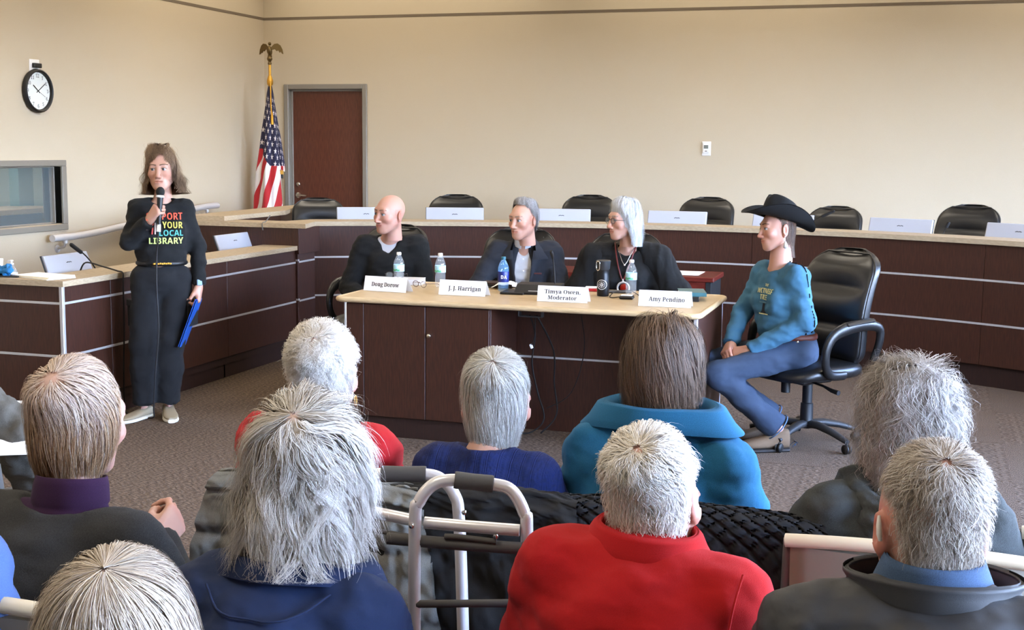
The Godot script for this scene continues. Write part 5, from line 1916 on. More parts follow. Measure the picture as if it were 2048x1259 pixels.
# finger curls in degrees (index .. little), thumb 0 open .. 1 closed; right hand: thumb at +x when the palm looks to +z and fingers point to +y
func hand_geo(curl: Array, thumb: float, left: bool, cell: float, spread := 1.0) -> Geo:
	var f := Fld.new(Vector3(-0.07, -0.05, -0.035), Vector3(0.085, 0.20, 0.11), cell)
	f.reach = 0.018
	var kx := [0.030, 0.010, -0.010, -0.028]
	var ky := [0.090, 0.094, 0.089, 0.080]
	var ln := [[0.040, 0.025, 0.020], [0.044, 0.029, 0.021], [0.041, 0.027, 0.021], [0.032, 0.020, 0.018]]
	var rr := [0.0090, 0.0093, 0.0088, 0.0078]
	f.cap(Vector3(0, -0.05, 0), Vector3(0, 0.012, 0), 0.026, 0.025, 0.01, Vector3(0, 0, 1), 1.35)
	for i in 4:
		f.cap(Vector3(kx[i] * 0.55, 0.012, 0), Vector3(kx[i], ky[i], 0), 0.0155, 0.0115, 0.016)
		var p := Vector3(kx[i], ky[i], 0)
		var a := 0.0
		var cu := deg_to_rad(curl[i])
		for j in 3:
			a += cu * [0.85, 1.0, 0.65][j]
			var d := Vector3((kx[i] - 0.001) * 1.6 * spread * maxf(0.0, 1.0 - a), cos(a), sin(a)).normalized()
			var q: Vector3 = p + d * float(ln[i][j])
			f.cap(p, q, rr[i] * [1.04, 0.94, 0.86][j], rr[i] * [0.96, 0.88, 0.78][j], 0.004)
			p = q
	f.ell(Vector3(0.020, 0.035, 0.012), Vector3(0.020, 0.032, 0.015), 0.014)
	var t0 := Vector3(0.024, 0.022, 0.010)
	var t1 := Vector3(0.046, 0.052, 0.020).lerp(Vector3(0.034, 0.056, 0.034), thumb)
	var t2 := Vector3(0.060, 0.080, 0.024).lerp(Vector3(0.024, 0.078, 0.050), thumb)
	var t3 := Vector3(0.066, 0.104, 0.025).lerp(Vector3(0.006, 0.088, 0.052), thumb)
	f.cap(t0, t1, 0.0145, 0.0110, 0.012)
	f.cap(t1, t2, 0.0108, 0.0098, 0.004)
	f.cap(t2, t3, 0.0098, 0.0080, 0.004)
	var g := Geo.new()
	f.emit(g, Color.WHITE)
	for i in g.P.size():
		var p := g.P[i]
		if p.y > 0.085:
			g.C[i] = Color(1.0, 0.93, 0.92)
	if left:
		var m := Geo.new()
		m.add(g, Transform3D(Basis.from_scale(Vector3(-1, 1, 1)), Vector3.ZERO))
		return m
	return g


# hair over a turned profile: rows of [y, half width, depth to the front, depth to the back, z of the axis]; row 0 is the crown
# p: limit (angle in degrees from the front -> how far down the rows the hair goes), colours, count, width, length, clumps, curl, lift, swirl
func hair_geo(rows: Array, p: Dictionary) -> Geo:
	var g := Geo.new()
	hair_pole = p.get("pole", 0.0)
	var fit: float = p.get("fit", 0.88)
	if fit != 1.0:
		var rw := []
		for e in rows:
			rw.append([e[0], e[1] * fit, e[2] * fit, e[3] * fit, e[4]])
		rows = rw
	var n := rows.size() - 1
	var lim: Array = p.limit
	var r := RandomNumberGenerator.new()
	r.seed = p.get("seed", 1)
	var cols: Array = p.colors
	var scalp: Color = p.get("scalp", cols[0])
	var bald: float = p.get("bald", 0.0)
	var inset: float = p.get("inset", 0.006)
	# the mass below the strands
	var nu := 44
	var nv := 26
	var b := 0
	for i in nv + 1:
		for j in nu:
			var th := TAU * j / nu
			var s := float(i) / nv * _limit(lim, th)
			var q := _row(rows, n, s, th)
			g.P.append(q - (q - Vector3(0, q.y - 0.02, rows[0][4])).normalized() * inset)
			var c: Color = (cols[0] as Color).lerp(cols[1], 0.6)
			if s < bald:
				c = scalp.lerp(c, pow(s / bald, 2.0))
			g.C.append(c)
	for i in nv:
		for j in nu:
			var k := (j + 1) % nu
			for e in [i * nu + j, i * nu + k, (i + 1) * nu + k, i * nu + j, (i + 1) * nu + k, (i + 1) * nu + j]:
				g.I.append(e)
	g.smooth(0, 0)
	# strands, gathered in locks
	var thin: float = p.get("thin", 0.62)
	var count := int(p.count * p.get("more", 1.6))
	var clumps: int = p.get("clumps", 160)
	var seg: int = maxi(5, int(p.get("seg", 9) * 0.85))
	var lth: float = p.length
	var width: float = p.get("width", 0.0022) * thin
	var curl: float = p.get("curl", 0.002)
	var freq: float = p.get("freq", 14.0)
	var lift: float = p.get("lift", 0.006)
	var swirl: float = p.get("swirl", 0.0)
	var flip: float = p.get("flip", 0.0)
	var ragged: float = p.get("ragged", 0.08)
	var stray: float = p.get("stray", 0.03)
	var drift: float = p.get("drift", 0.7)
	var loose: float = p.get("loose", 0.4)
	var converge: float = p.get("converge", 0.5)
	var crown: Array = p.get("crown", [Color.WHITE, 0.0])
	var flow := FastNoiseLite.new()
	flow.seed = p.get("seed", 1)
	flow.frequency = 0.9
	var C := []
	for i in clumps:
		C.append([r.randf() * TAU, pow(r.randf(), p.get("spread", 0.6)), r.randf() * TAU, r.randf_range(0.6, 1.4), r.randf(), r.randf_range(-1, 1)])
	for i in count:
		var cl: Array = C[r.randi() % clumps]
		if r.randf() < loose:
			# between the locks the hair follows a smooth field
			var a := r.randf() * TAU
			var b0 := pow(r.randf(), 0.7)
			var w3 := Vector3(cos(a), sin(a), 0) * (0.5 + b0) + Vector3(0, 0, b0 * 1.5)
			cl = [a, b0, flow.get_noise_3dv(w3) * 9.0, 0.9, 0.5 + 0.9 * flow.get_noise_3dv(w3 * 3.0 + Vector3(7, 0, 0)), 1.4 * flow.get_noise_3dv(w3 + Vector3(0, 9, 0))]
		var jit: float = p.get("jitter", 0.15)
		var th0: float = cl[0] + r.randfn(0.0, jit)
		var L := _limit(lim, th0)
		var s0: float = cl[1] * L * 0.92 + r.randfn(0.0, 0.02)
		s0 = maxf(s0, bald * r.randf_range(0.25, 0.9))
		var s1 := minf(s0 + lth * r.randf_range(0.7, 1.2), L * r.randf_range(1.0 - ragged, 1.0 + ragged))
		if s1 - s0 < 0.05:
			s0 = maxf(0.0, s1 - lth * 0.5)
		var wild := 1.0 if r.randf() > stray else r.randf_range(1.6, 3.0)
		var tone: float = clampf(cl[4] * 0.65 + r.randf() * 0.5 - 0.08, 0.0, 0.999) * (cols.size() - 1)
		var c0: Color = cols[int(tone)]
		var col := c0.lerp(cols[mini(int(tone) + 1, cols.size() - 1)], tone - int(tone))
		if p.has("side"):
			# a real difference of colour between the crown and the nape, or one side and the other
			var sd: Array = p.side
			var wgt := clampf((s0 - sd[1]) / 0.2, 0.0, 1.0)
			col = col.lerp(col * sd[0], wgt)
		if crown[1] > 0.0 and s0 < crown[1]:
			col = col.lerp(crown[0], (1.0 - s0 / crown[1]) * r.randf_range(0.5, 1.0))
		var lay := r.randf() * lift
		var ph: float = cl[2] + r.randfn(0.0, 0.16)
		var cur: float = curl * cl[3] * (wild if wild < 1.5 else wild * 0.6)
		var base := g.P.size()
		for k in seg + 1:
			var u := float(k) / seg
			var s := lerpf(s0, s1, u)
			var th: float = th0 + (swirl + cl[5] * drift) * (s - s0) + (float(cl[0]) - th0) * converge * u
			var lm := _limit(lim, th)
			s = minf(s, lm * (1.0 + ragged * 0.6))
			var q := _row(rows, n, s, th)
			var t := (_row(rows, n, s + 0.01, th) - _row(rows, n, s - 0.01, th))
			t = t.normalized() if t.length_squared() > 1e-12 else Vector3.DOWN
			var side := (_row(rows, n, s, th + 0.05) - q)
			side = side.normalized() if side.length_squared() > 1e-12 else Vector3.RIGHT
			var nn := side.cross(t).normalized()
			if nn.dot(q - Vector3(0, 0.0 if q.y > 0.0 else q.y, rows[0][4])) < 0.0:
				nn = -nn
			var w0 := sin(ph + freq * (s - s0))
			var w1 := cos(ph * 1.7 + freq * (s - s0))
			var rise := smoothstep(0.0, p.get("late", 0.25), u)
			var o: float = lay * (rise if s0 > 0.04 else 1.0) + cur * w1 * rise + flip * u * u * float(cl[3])
			o *= clampf(s / 0.14, 0.12, 1.0)
			if cos(th) > 0.3:
				o *= 1.0 - 0.75 * smoothstep(lm * 0.72, lm, s)
			if wild > 1.5:
				o += (wild - 1.4) * p.get("fly", 0.006) * u
			q += nn * o + side * (cur * 1.3 * w0 * rise)
			var ww := width * (1.0 - 0.75 * u * u) * (0.6 if wild > 1.5 else 1.0)
			var ln := nn * 0.8 + side * 0.6
			var rn := nn * 0.8 - side * 0.6
			g.P.append(q + side * ww * 0.5)
			g.P.append(q - side * ww * 0.5)
			g.N.append(ln.normalized())
			g.N.append(rn.normalized())
			g.C.append(col)
			g.C.append(col)
		for k in seg:
			var a := base + k * 2
			var fn := (g.P[a + 2] - g.P[a]).cross(g.P[a + 1] - g.P[a])
			var order := [a, a + 1, a + 2, a + 1, a + 3, a + 2] if fn.dot(g.N[a]) > 0.0 else [a, a + 2, a + 1, a + 1, a + 2, a + 3]
			for e in order:
				g.I.append(e)
	return g


var hair_pole := 0.0   # degrees by which the crown sits towards the back of the head


func _limit(lim: Array, th: float) -> float:
	var a := absf(rad_to_deg(wrapf(th, -PI, PI)))
	for i in lim.size() - 1:
		if a <= lim[i + 1][0]:
			var t: float = (a - lim[i][0]) / maxf(lim[i + 1][0] - lim[i][0], 0.01)
			return lerpf(lim[i][1], lim[i + 1][1], smoothstep(0.0, 1.0, t))
	return lim[-1][1]


func _row(rows: Array, n: int, s: float, th: float) -> Vector3:
	var f := clampf(s, 0.0, 1.0) * n
	var i := mini(int(f), n - 1)
	var t := f - i
	var a: Array = rows[i]
	var b: Array = rows[i + 1]
	var z0: Array = rows[maxi(i - 1, 0)]
	var z1: Array = rows[mini(i + 2, n)]
	var c := cos(th)
	var y := cubic_interpolate(a[0], b[0], z0[0], z1[0], t)
	var rx := cubic_interpolate(a[1], b[1], z0[1], z1[1], t)
	var m := 2 if c > 0.0 else 3
	var rz := cubic_interpolate(a[m], b[m], z0[m], z1[m], t)
	var q := Vector3(maxf(rx, 0.0) * sin(th), y, lerpf(a[4], b[4], t) + maxf(rz, 0.0) * c)
	if hair_pole == 0.0:
		return q
	var ce := Vector3(0, 0.03, -0.015)
	return ce + Basis(Vector3.RIGHT, deg_to_rad(-hair_pole) * (1.0 - smoothstep(0.12, 0.80, s))) * (q - ce)


# joints of a seated person; top = height of the head's top, o = changes
func seated(top: float, o := {}) -> Dictionary:
	var k := (top - 0.45) / 0.80
	var d := {
		"pelvis": Vector3(0, 0.54, -0.03), "waist": Vector3(0, 0.45 + 0.26 * k, -0.05), "chest": Vector3(0, 0.45 + 0.44 * k, -0.055), "neck": Vector3(0, 0.45 + 0.575 * k, -0.045),
		"head": Vector3(0, top - 0.130, 0.0), "look": Vector3.ZERO,
		"sl": Vector3(0.165, 0.45 + 0.515 * k, -0.05), "sr": Vector3(-0.165, 0.45 + 0.515 * k, -0.05),
		"el": Vector3(0.225, 0.45 + 0.20 * k, 0.02), "er": Vector3(-0.225, 0.45 + 0.20 * k, 0.02),
		"wl": Vector3(0.12, 0.60, 0.22), "wr": Vector3(-0.12, 0.60, 0.22),
		"hl": Vector3(0.095, 0.515, 0.0), "hr": Vector3(-0.095, 0.515, 0.0), "kl": Vector3(0.12, 0.50, 0.40), "kr": Vector3(-0.12, 0.50, 0.40),
		"al": Vector3(0.12, 0.085, 0.37), "ar": Vector3(-0.12, 0.085, 0.37), "tl": Vector3(0.13, 0.03, 0.52), "tr": Vector3(-0.13, 0.03, 0.52),
		"hdl": Vector3(-0.3, -0.35, 1.0), "hdr": Vector3(0.3, -0.35, 1.0), "pl": Vector3(0, -1, 0), "pr": Vector3(0, -1, 0),
		"cl": [28, 30, 34, 38], "cr": [28, 30, 34, 38], "tbl": 0.3, "tbr": 0.3, "hcell": 0.006}
	d.merge(o, true)
	return d


func head_xf(d: Dictionary) -> Transform3D:
	var l: Vector3 = d.look   # degrees: nod, turn to the left, tilt
	return Transform3D(Basis(Vector3.UP, deg_to_rad(l.y)) * Basis(Vector3.RIGHT, deg_to_rad(l.x)) * Basis(Vector3(0, 0, 1), deg_to_rad(l.z)) * Basis.from_scale(Vector3.ONE * float(d.get("hs", 1.0))), d.head)


func hand_xf(d: Dictionary, s: String) -> Transform3D:
	return Transform3D(face_to(d["hd" + s], d["p" + s]), d["w" + s])


# the body is one mesh: head, neck, trunk, limbs and hands; the trunk and limbs stay inside the clothes
func add_body(t: Node3D, d: Dictionary, tone: Color, kind: String) -> MeshInstance3D:
	var g := Geo.new()
	var hx := head_xf(d)
	g.add(head_geo(kind), hx, tone)
	if d.has("iris"):
		add_eyes(g, hx, d.get("gaze", Vector2.ZERO), d.get("brow", Color(0.2, 0.13, 0.08)), d.iris)
	for s in ["l", "r"]:
		g.add(hand_geo(d["c" + s], d["tb" + s], s == "l", d.hcell), hand_xf(d, s), tone)
	var lo := Vector3(1e9, 1e9, 1e9)
	var hi := -lo
	for q in ["pelvis", "head", "sl", "sr", "el", "er", "wl", "wr", "kl", "kr", "al", "ar", "hl", "hr"]:
		lo = lo.min(d[q])
		hi = hi.max(d[q])
	var f := Fld.new(lo - Vector3.ONE * 0.13, hi + Vector3.ONE * 0.13, 0.014)
	var up := hx * Vector3(0, -0.07, -0.025)
	var nr: float = d.get("nr", 0.047)
	f.cap(d.neck + Vector3(0, -0.03, 0), up, nr * 1.12, nr, 0.03)
	trunk(f, d, -0.022)
	for s in ["l", "r"]:
		f.cap(d["s" + s], d["e" + s], 0.040, 0.034, 0.02)
		f.cap(d["e" + s], d["w" + s], 0.034, 0.024, 0.015)
		f.cap(d["h" + s], d["k" + s], 0.062, 0.044, 0.02)
		f.cap(d["k" + s], d["a" + s], 0.044, 0.030, 0.02)
		var a: Vector3 = d["a" + s]
		f.cap(a + Vector3(0, -0.045, 0), a.lerp(d["t" + s], 0.75) * Vector3(1, 0, 1) + Vector3(0, 0.034, 0), 0.022, 0.010, 0.012)
	f.emit(g, tone)
	return part(t, "body", g, M.skin)


func trunk(f: Fld, d: Dictionary, th: float) -> void:
	var w: float = d.get("girth", 1.0)
	var sp: Vector3 = (d.neck - d.pelvis)
	var f_axis: Vector3 = d.get("fwd", Vector3(0, 0, 1))
	var side := sp.cross(f_axis).normalized()
	if d.has("sl"):
		side = ((d.sl as Vector3) - (d.sr as Vector3)).normalized()
	var fw := side.cross(sp).normalized()
	var up := fw.cross(side).normalized()
	var turn := Basis(side, up, fw)
	var belly: float = d.get("belly", 1.0)
	var ch: Vector3 = d.chest
	ch += up * minf(0.0, (d.neck as Vector3).y - 0.180 - ch.y)
	f.ell(ch, Vector3(0.152 * w + th, 0.150 + th, 0.108 * w + th), 0.03, false, turn)
	f.ell(d.waist, Vector3(0.150 * w + th, 0.150 + th, 0.112 * w * belly + th), 0.06, false, turn)
	f.ell(d.pelvis, Vector3(0.172 * w + th, 0.105 + th, 0.130 * w + th), 0.06, false, turn)
	if d.has("bust"):
		var bs: float = d.bust
		for s in [-1.0, 1.0]:
			f.ell(d.chest + turn * Vector3(s * 0.075, -0.035, 0.075), Vector3.ONE * (0.062 * bs + th), 0.05)
	# a bar across the shoulders and the slopes of the neck
	var a: Vector3 = d.sl
	var b: Vector3 = d.sr
	var sr := 0.043 * float(d.get("sho", 1.0)) + th
	f.cap(a.lerp(b, 0.04), b.lerp(a, 0.04), sr, sr, 0.06)
	for q in [a, b]:
		f.cap((d.neck as Vector3) + Vector3(0, -0.035, -0.008), (d.neck as Vector3).lerp(q, 0.85) + Vector3(0, -0.004, -0.004), 0.040 + th, 0.040 + th, 0.05)


# a garment for trunk and arms, cut at neck, cuffs and hem
func add_shirt(t: Node3D, d: Dictionary, called: String, m: Material, o := {}) -> MeshInstance3D:
	var th: float = o.get("th", 0.008)
	var cell: float = o.get("cell", 0.012)
	var arms: float = o.get("arms", 1.0)
	var lo := Vector3(1e9, 1e9, 1e9)
	var hi := -lo
	for q in ["pelvis", "neck", "sl", "sr", "el", "er", "wl", "wr"]:
		lo = lo.min(d[q])
		hi = hi.max(d[q])
	var f := Fld.new(lo - Vector3.ONE * 0.23, hi + Vector3.ONE * 0.21, cell)
	trunk(f, d, th)
	if o.has("hem"):
		f.cut(Vector3(0, o.hem, 0) + d.pelvis * Vector3(1, 0, 1), Vector3(0, -1, 0), 0.34)
	var ar: float = o.get("ar", 0.052)
	for s in ["l", "r"]:
		var sh: Vector3 = d["s" + s]
		var el: Vector3 = d["e" + s]
		var wr: Vector3 = d["w" + s]
		f.cap(sh + (d.neck - sh).normalized() * 0.015, el, ar * 0.92 + th, ar * 0.86 + th, 0.05)
		var end := wr
		if arms < 1.0:
			end = el.lerp(wr, arms)
		f.cap(el, end, ar * 0.86 + th, ar * o.get("cuff", 0.62) + th, 0.025)
		f.cut(end - (end - el).normalized() * 0.004, end - el, 0.070)
	var nk: Vector3 = d.neck
	var open: Vector3 = o.get("open", Vector3(0.068, 0.06, 0.072))
	f.ell(nk + o.get("open_at", Vector3(0, 0.045, 0.012)), open, 0.012, true)
	if o.has("vneck"):
		f.ell(nk + Vector3(0, -0.03, 0.085), Vector3(0.032, o.vneck, 0.075), 0.01, true, Basis(Vector3.RIGHT, -0.25))
	if o.has("carve"):
		for c in o.carve:
			f.ell(c[0], c[1], o.get("carve_k", 0.008), true)
	var n := FastNoiseLite.new()
	n.seed = o.get("seed", 3)
	n.frequency = o.get("wf", 5.0) * 1.7
	n.fractal_octaves = 3
	n.fractal_gain = 0.4
	var g := Geo.new()
	f.emit(g, Color.WHITE, n, o.get("wrinkle", 0.012), o.get("ws", Vector3(1.0, 1.7, 1.0)))
	return part(t, called, g, m)


func add_trousers(t: Node3D, d: Dictionary, m: Material, o := {}) -> MeshInstance3D:
	var lo := Vector3(1e9, 1e9, 1e9)
	var hi := -lo
	for q in ["pelvis", "kl", "kr", "al", "ar", "hl", "hr"]:
		lo = lo.min(d[q])
		hi = hi.max(d[q])
	var f := Fld.new(lo - Vector3.ONE * 0.2, hi + Vector3.ONE * 0.2, o.get("cell", 0.014))
	var w: float = d.get("girth", 1.0) * o.get("w", 1.0)
	f.ell(d.pelvis, Vector3(0.168 * w, 0.115, 0.128 * w), 0.03)
	var tr: float = o.get("thigh", 0.082) * w
	var kr: float = o.get("knee", 0.060)
	var hr: float = o.get("ankle", 0.055)
	for s in ["l", "r"]:
		var k: Vector3 = d["k" + s]
		var a: Vector3 = d["a" + s]
		f.cap(d["h" + s], k, tr, kr, o.get("blend", 0.05))
		f.cap(k, k.lerp(a, 0.45), kr, o.get("calf", kr * 0.95), 0.03)
		f.cap(k.lerp(a, 0.45), a + (a - k).normalized() * 0.05, o.get("calf", kr * 0.95), hr, 0.03)
		f.cut(a + (a - k).normalized() * o.get("drop", 0.01), a - k, 0.14)
	if o.has("top"):
		f.cut(Vector3(0, o.top, 0) + d.pelvis * Vector3(1, 0, 1), Vector3.UP, 0.35)
	var n := FastNoiseLite.new()
	n.seed = 8
	n.frequency = 6.0
	n.fractal_octaves = 3
	var g := Geo.new()
	f.emit(g, Color.WHITE, n, o.get("wrinkle", 0.012), Vector3(1, 1.5, 1))
	return part(t, "trousers", g, m)


func add_shoes(t: Node3D, d: Dictionary, m: Material, sole: Material, o := {}) -> void:
	for s in ["l", "r"]:
		var a: Vector3 = d["a" + s]
		var tip: Vector3 = d["t" + s]
		var dir := (tip - a) * Vector3(1, 0, 1)
		var ln := dir.length()
		dir = dir.normalized()
		var x := Transform3D(Basis(dir.cross(Vector3.UP) * -1.0, Vector3.UP, dir), Vector3(a.x, d.get("ground" + s, 0.0), a.z))
		var rings := []
		var sr := []
		var top: float = o.get("top", 0.075)
		for e in [[-0.055, 0.025, 0.9], [-0.05, 0.033, 1.0], [-0.02, 0.036, 1.0], [0.03, 0.036, 0.86], [0.08, 0.040, 0.66], [0.12, 0.044, 0.55], [0.16, 0.042, 0.45], [0.19, 0.034, 0.36], [0.208, 0.018, 0.28]]:
			var ring := PackedVector3Array()
			var sring := PackedVector3Array()
			for j in 16:
				var an := TAU * j / 16.0
				var hh: float = (top - 0.018) * e[2] * 0.5
				ring.append(x * Vector3(cos(an) * e[1] * o.get("wide", 1.0), 0.018 + hh + signf(sin(an)) * pow(absf(sin(an)), 0.7) * hh, e[0] * (ln + 0.06) / 0.215))
				sring.append(x * Vector3(cos(an) * (e[1] * o.get("wide", 1.0) + 0.004), 0.011 + signf(sin(an)) * pow(absf(sin(an)), 0.4) * 0.011, e[0] * 1.02 * (ln + 0.06) / 0.215))
			rings.append(ring)
			sr.append(sring)
		var st := nst()
		loft(st, rings)
		var sh := part(t, "shoe", st, m)
		var ss := nst()
		loft(ss, sr)
		part(sh, "sole", ss, sole)


# a turned collar round the neck: rows of [height, half width, depth], from angle a0 to a1 (0 = front), optional flare by a callable
func collar_mesh(x: Transform3D, rows: Array, a0: float, a1: float, thick: float, wing := 0.0) -> SurfaceTool:
	var st := nst()
	var k := 40
	var rings := []
	for side in 2:
		var rr := rows if side == 0 else rows.duplicate()
		for i in rows.size():
			var e: Array = rows[i if side == 0 else rows.size() - 1 - i]
			var ring := PackedVector3Array()
			for j in k + 1:
				var a := deg_to_rad(lerpf(a0, a1, float(j) / k))
				var t := thick * (1.0 if side == 0 else -0.0)
				var p := Vector3(sin(a) * (e[1] + t), e[0], cos(a) * (e[2] + t))
				# wing: the collar's front points stand away from the neck
				var v := float(i if side == 0 else rows.size() - 1 - i) / (rows.size() - 1)
				var front := pow(maxf(0.0, cos(a) * 0.5 + 0.5), 2.0) + 0.55 * pow(absf(sin(a)), 4.0)
				p += Vector3(sin(a), -0.35, cos(a) * 0.5) * (wing * v * front)
				ring.append(p)
			rings.append(ring)
	loft(st, rings, false, false, false, x)
	return st


# lettering laid on a garment: flat text (x right, y up) pressed on the garment along a direction
func print_on(t: Node3D, mesh_: MeshInstance3D, called: String, glyphs: Mesh, m: Material, x: Transform3D, lift := 0.002) -> void:
	# x carries the text's plane: its z points out of the chest; each point slides back along -z until it meets the garment
	var arr := mesh_.mesh.surface_get_arrays(0)
	var P: PackedVector3Array = arr[Mesh.ARRAY_VERTEX]
	var inv := x.affine_inverse()
	var grid := {}
	var cs := 0.014
	for p in P:
		var q := inv * p
		if absf(q.x) > 0.25 or absf(q.y) > 0.25 or q.z < -0.12:
			continue
		var key := Vector2i(roundi(q.x / cs), roundi(q.y / cs))
		if not grid.has(key) or grid[key] < q.z:
			grid[key] = q.z
	var st := nst()
	for si in glyphs.get_surface_count():
		var a := glyphs.surface_get_arrays(si)
		var V: PackedVector3Array = a[Mesh.ARRAY_VERTEX]
		var N: PackedVector3Array = a[Mesh.ARRAY_NORMAL]
		var I: PackedInt32Array = a[Mesh.ARRAY_INDEX] if a[Mesh.ARRAY_INDEX] != null else PackedInt32Array(range(V.size()))
		for i in I:
			var v := V[i]
			var z := 0.0
			var w := 0.0
			var top := -1.0
			var c := Vector2i(roundi(v.x / cs), roundi(v.y / cs))
			for dy in range(-1, 2):
				for dx in range(-1, 2):
					var key := c + Vector2i(dx, dy)
					if grid.has(key):
						var e := Vector2(v.x - key.x * cs, v.y - key.y * cs).length()
						var wt := maxf(0.001, 1.0 - e / (cs * 1.6))
						z += grid[key] * wt
						w += wt
						if e < cs * 0.9:
							top = maxf(top, grid[key])
			z = maxf(z / w, top - 0.002) + 0.0012 if w > 0.0 else 0.0
			st.set_normal((x.basis * N[i]).normalized())
			st.add_vertex(x * Vector3(v.x, v.y, z + lift + v.z))
	part(mesh_, called, st, m)


# ---------------------------------------------------------------- the people who face the room
const FAIR := Color(0.52, 0.285, 0.205)
const PALE := Color(0.56, 0.32, 0.245)
const RUDDY := Color(0.50, 0.245, 0.18)


func lin(r: float, g: float, b: float) -> Color:
	return Color(r, g, b).srgb_to_linear()


func add_hair(t: Node3D, d: Dictionary, rows: Array, p: Dictionary, tilt := -12.0) -> MeshInstance3D:
	var g := hair_geo(rows, p)
	var o := part(t, "hair", g, M.hair)
	o.transform = head_xf(d) * Transform3D(Basis(Vector3.RIGHT, deg_to_rad(tilt)), Vector3.ZERO)
	return o


func make_panel_people() -> void:
	speaker()
	bald_man()
	blazer_man()
	moderator()
	cowgirl()


func speaker() -> void:
	var t := thing("person", "standing woman in a dark printed sweater and cargo trousers speaking into a microphone", "person", Vector3(-4.345, 0, -6.54), 34.0)
	var d := seated(1.6, {
		"pelvis": Vector3(0.05, 0.84, -0.01), "waist": Vector3(0.05, 1.0, 0.0), "chest": Vector3(0.055, 1.17, -0.01), "neck": Vector3(0.058, 1.315, -0.02),
		"head": Vector3(0.062, 1.478, 0.02), "look": Vector3(-2, -13, 2), "sl": Vector3(0.198, 1.248, -0.02), "sr": Vector3(-0.090, 1.248, -0.015),
		"el": Vector3(0.262, 1.03, -0.03), "er": Vector3(-0.135, 1.07, 0.05), "wl": Vector3(0.262, 0.80, 0.03), "wr": Vector3(-0.018, 1.195, 0.165),
		"hl": Vector3(0.135, 0.84, -0.01), "hr": Vector3(-0.035, 0.84, -0.01), "kl": Vector3(0.085, 0.46, 0.02), "kr": Vector3(-0.065, 0.46, 0.03),
		"al": Vector3(0.068, 0.09, -0.03), "ar": Vector3(-0.075, 0.09, 0.0), "tl": Vector3(0.078, 0.03, 0.13), "tr": Vector3(-0.17, 0.03, 0.11),
		"hdl": Vector3(-0.05, -1.0, 0.12), "pl": Vector3(-1, 0, -0.15), "hdr": Vector3(0.36, 0.55, 0.25), "pr": Vector3(0.75, -0.2, -0.60),
		"cr": [78, 80, 82, 84], "tbr": 0.9, "cl": [62, 66, 70, 74], "tbl": 0.8, "hcell": 0.0042, "girth": 0.96, "bust": 0.80, "sho": 0.9,
		"iris": Color(0.05, 0.07, 0.09), "gaze": Vector2(-0.25, 0.02), "brow": lin(0.42, 0.31, 0.24), "nr": 0.044})
	add_body(t, d, FAIR, "woman")
	var black := cloth(Color(0.045, 0.055, 0.068), 22.0, 0.5, 0.95, 0.12)
	var sh := add_shirt(t, d, "sweater", black, {"th": 0.006, "cell": 0.0105, "ar": 0.048, "cuff": 0.70, "hem": 0.93, "open": Vector3(0.070, 0.05, 0.075), "open_at": Vector3(0, 0.012, 0.03), "wrinkle": 0.011})
	# print on the chest
	var px := Transform3D(Basis(Vector3.UP, 0.0), Vector3(0.07, 1.155, 0.0))
	var words := [["SUPPORT", 0.205, 0.062, 0.038, Color(0.90, 0.36, 0.26), 0.0], ["YOUR", 0.115, 0.012, 0.036, Color(0.86, 0.80, 0.38), 0.045], ["LOCAL", 0.135, -0.034, 0.034, Color(0.36, 0.70, 0.66), 0.035], ["LIBRARY", 0.195, -0.080, 0.036, Color(0.80, 0.86, 0.50), 0.005]]
	for w in words:
		var glyph := text_mesh(w[0], w[3], false, true)
		var sc: float = w[1] / glyph.get_aabb().size.x
		print_on(t, sh, "print", glyph, mat(w[4], 0.8), px * Transform3D(Basis.from_scale(Vector3(sc, 1, 1)), Vector3(w[5], w[2], 0)))
	var bk := BoxMesh.new()
	bk.size = Vector3(0.008, 0.07, 0.001)
	for i in 3:
		print_on(t, sh, "print", bk, mat([Color(0.75, 0.30, 0.28), Color(0.80, 0.72, 0.66), Color(0.28, 0.48, 0.62)][i], 0.8), px * Transform3D(Basis(Vector3(0, 0, 1), -0.12 + 0.1 * i), Vector3(-0.068 + i * 0.014, -0.005, 0)))
	var jeans := cloth(Color(0.065, 0.075, 0.095), 26.0, 0.8, 0.95, 0.12)
	var tr := add_trousers(t, d, jeans, {"thigh": 0.098, "knee": 0.082, "calf": 0.077, "ankle": 0.066, "drop": 0.0, "top": 0.955, "w": 1.0, "blend": 0.022, "cell": 0.012, "wrinkle": 0.011})
	for s in [1.0, -1.0]:
		var pk := nst()
		var kx: float = 0.05 + s * 0.152
		box(pk, Transform3D(Basis(Vector3.UP, s * 1.1), Vector3(kx + s * 0.018, 0.63, 0.01)), Vector3(0.13, 0.15, 0.016), 0.006)
		box(pk, Transform3D(Basis(Vector3.UP, s * 1.1), Vector3(kx + s * 0.021, 0.70, 0.01)), Vector3(0.136, 0.045, 0.018), 0.006)
		part(tr, "cargo_pocket", pk, jeans)
	var bl := nst()
	var ring := []
	for i in 33:
		var a := TAU * i / 32.0
		ring.append(Vector3(0.05 + sin(a) * 0.141, 0.938, -0.005 + cos(a) * 0.106))
	tube(bl, ring, 0.011, 6, false, 1.3)
	part(t, "belt", bl, M.black)
	var ch := nst()
	for i in 9:
		ball(ch, Transform3D(Basis(), Vector3(0.005 + i * 0.0115, 0.940 + 0.002 * (i % 2), 0.112 - 0.0006 * i)), Vector3(0.008, 0.007, 0.006), 8)
	part(t, "belt_chain", ch, M.gold)
	add_shoes(t, d, cloth(Color(0.70, 0.64, 0.53), 30.0, 0.5, 0.9, 0.0), mat(Color(0.86, 0.83, 0.76), 0.6), {"top": 0.07})
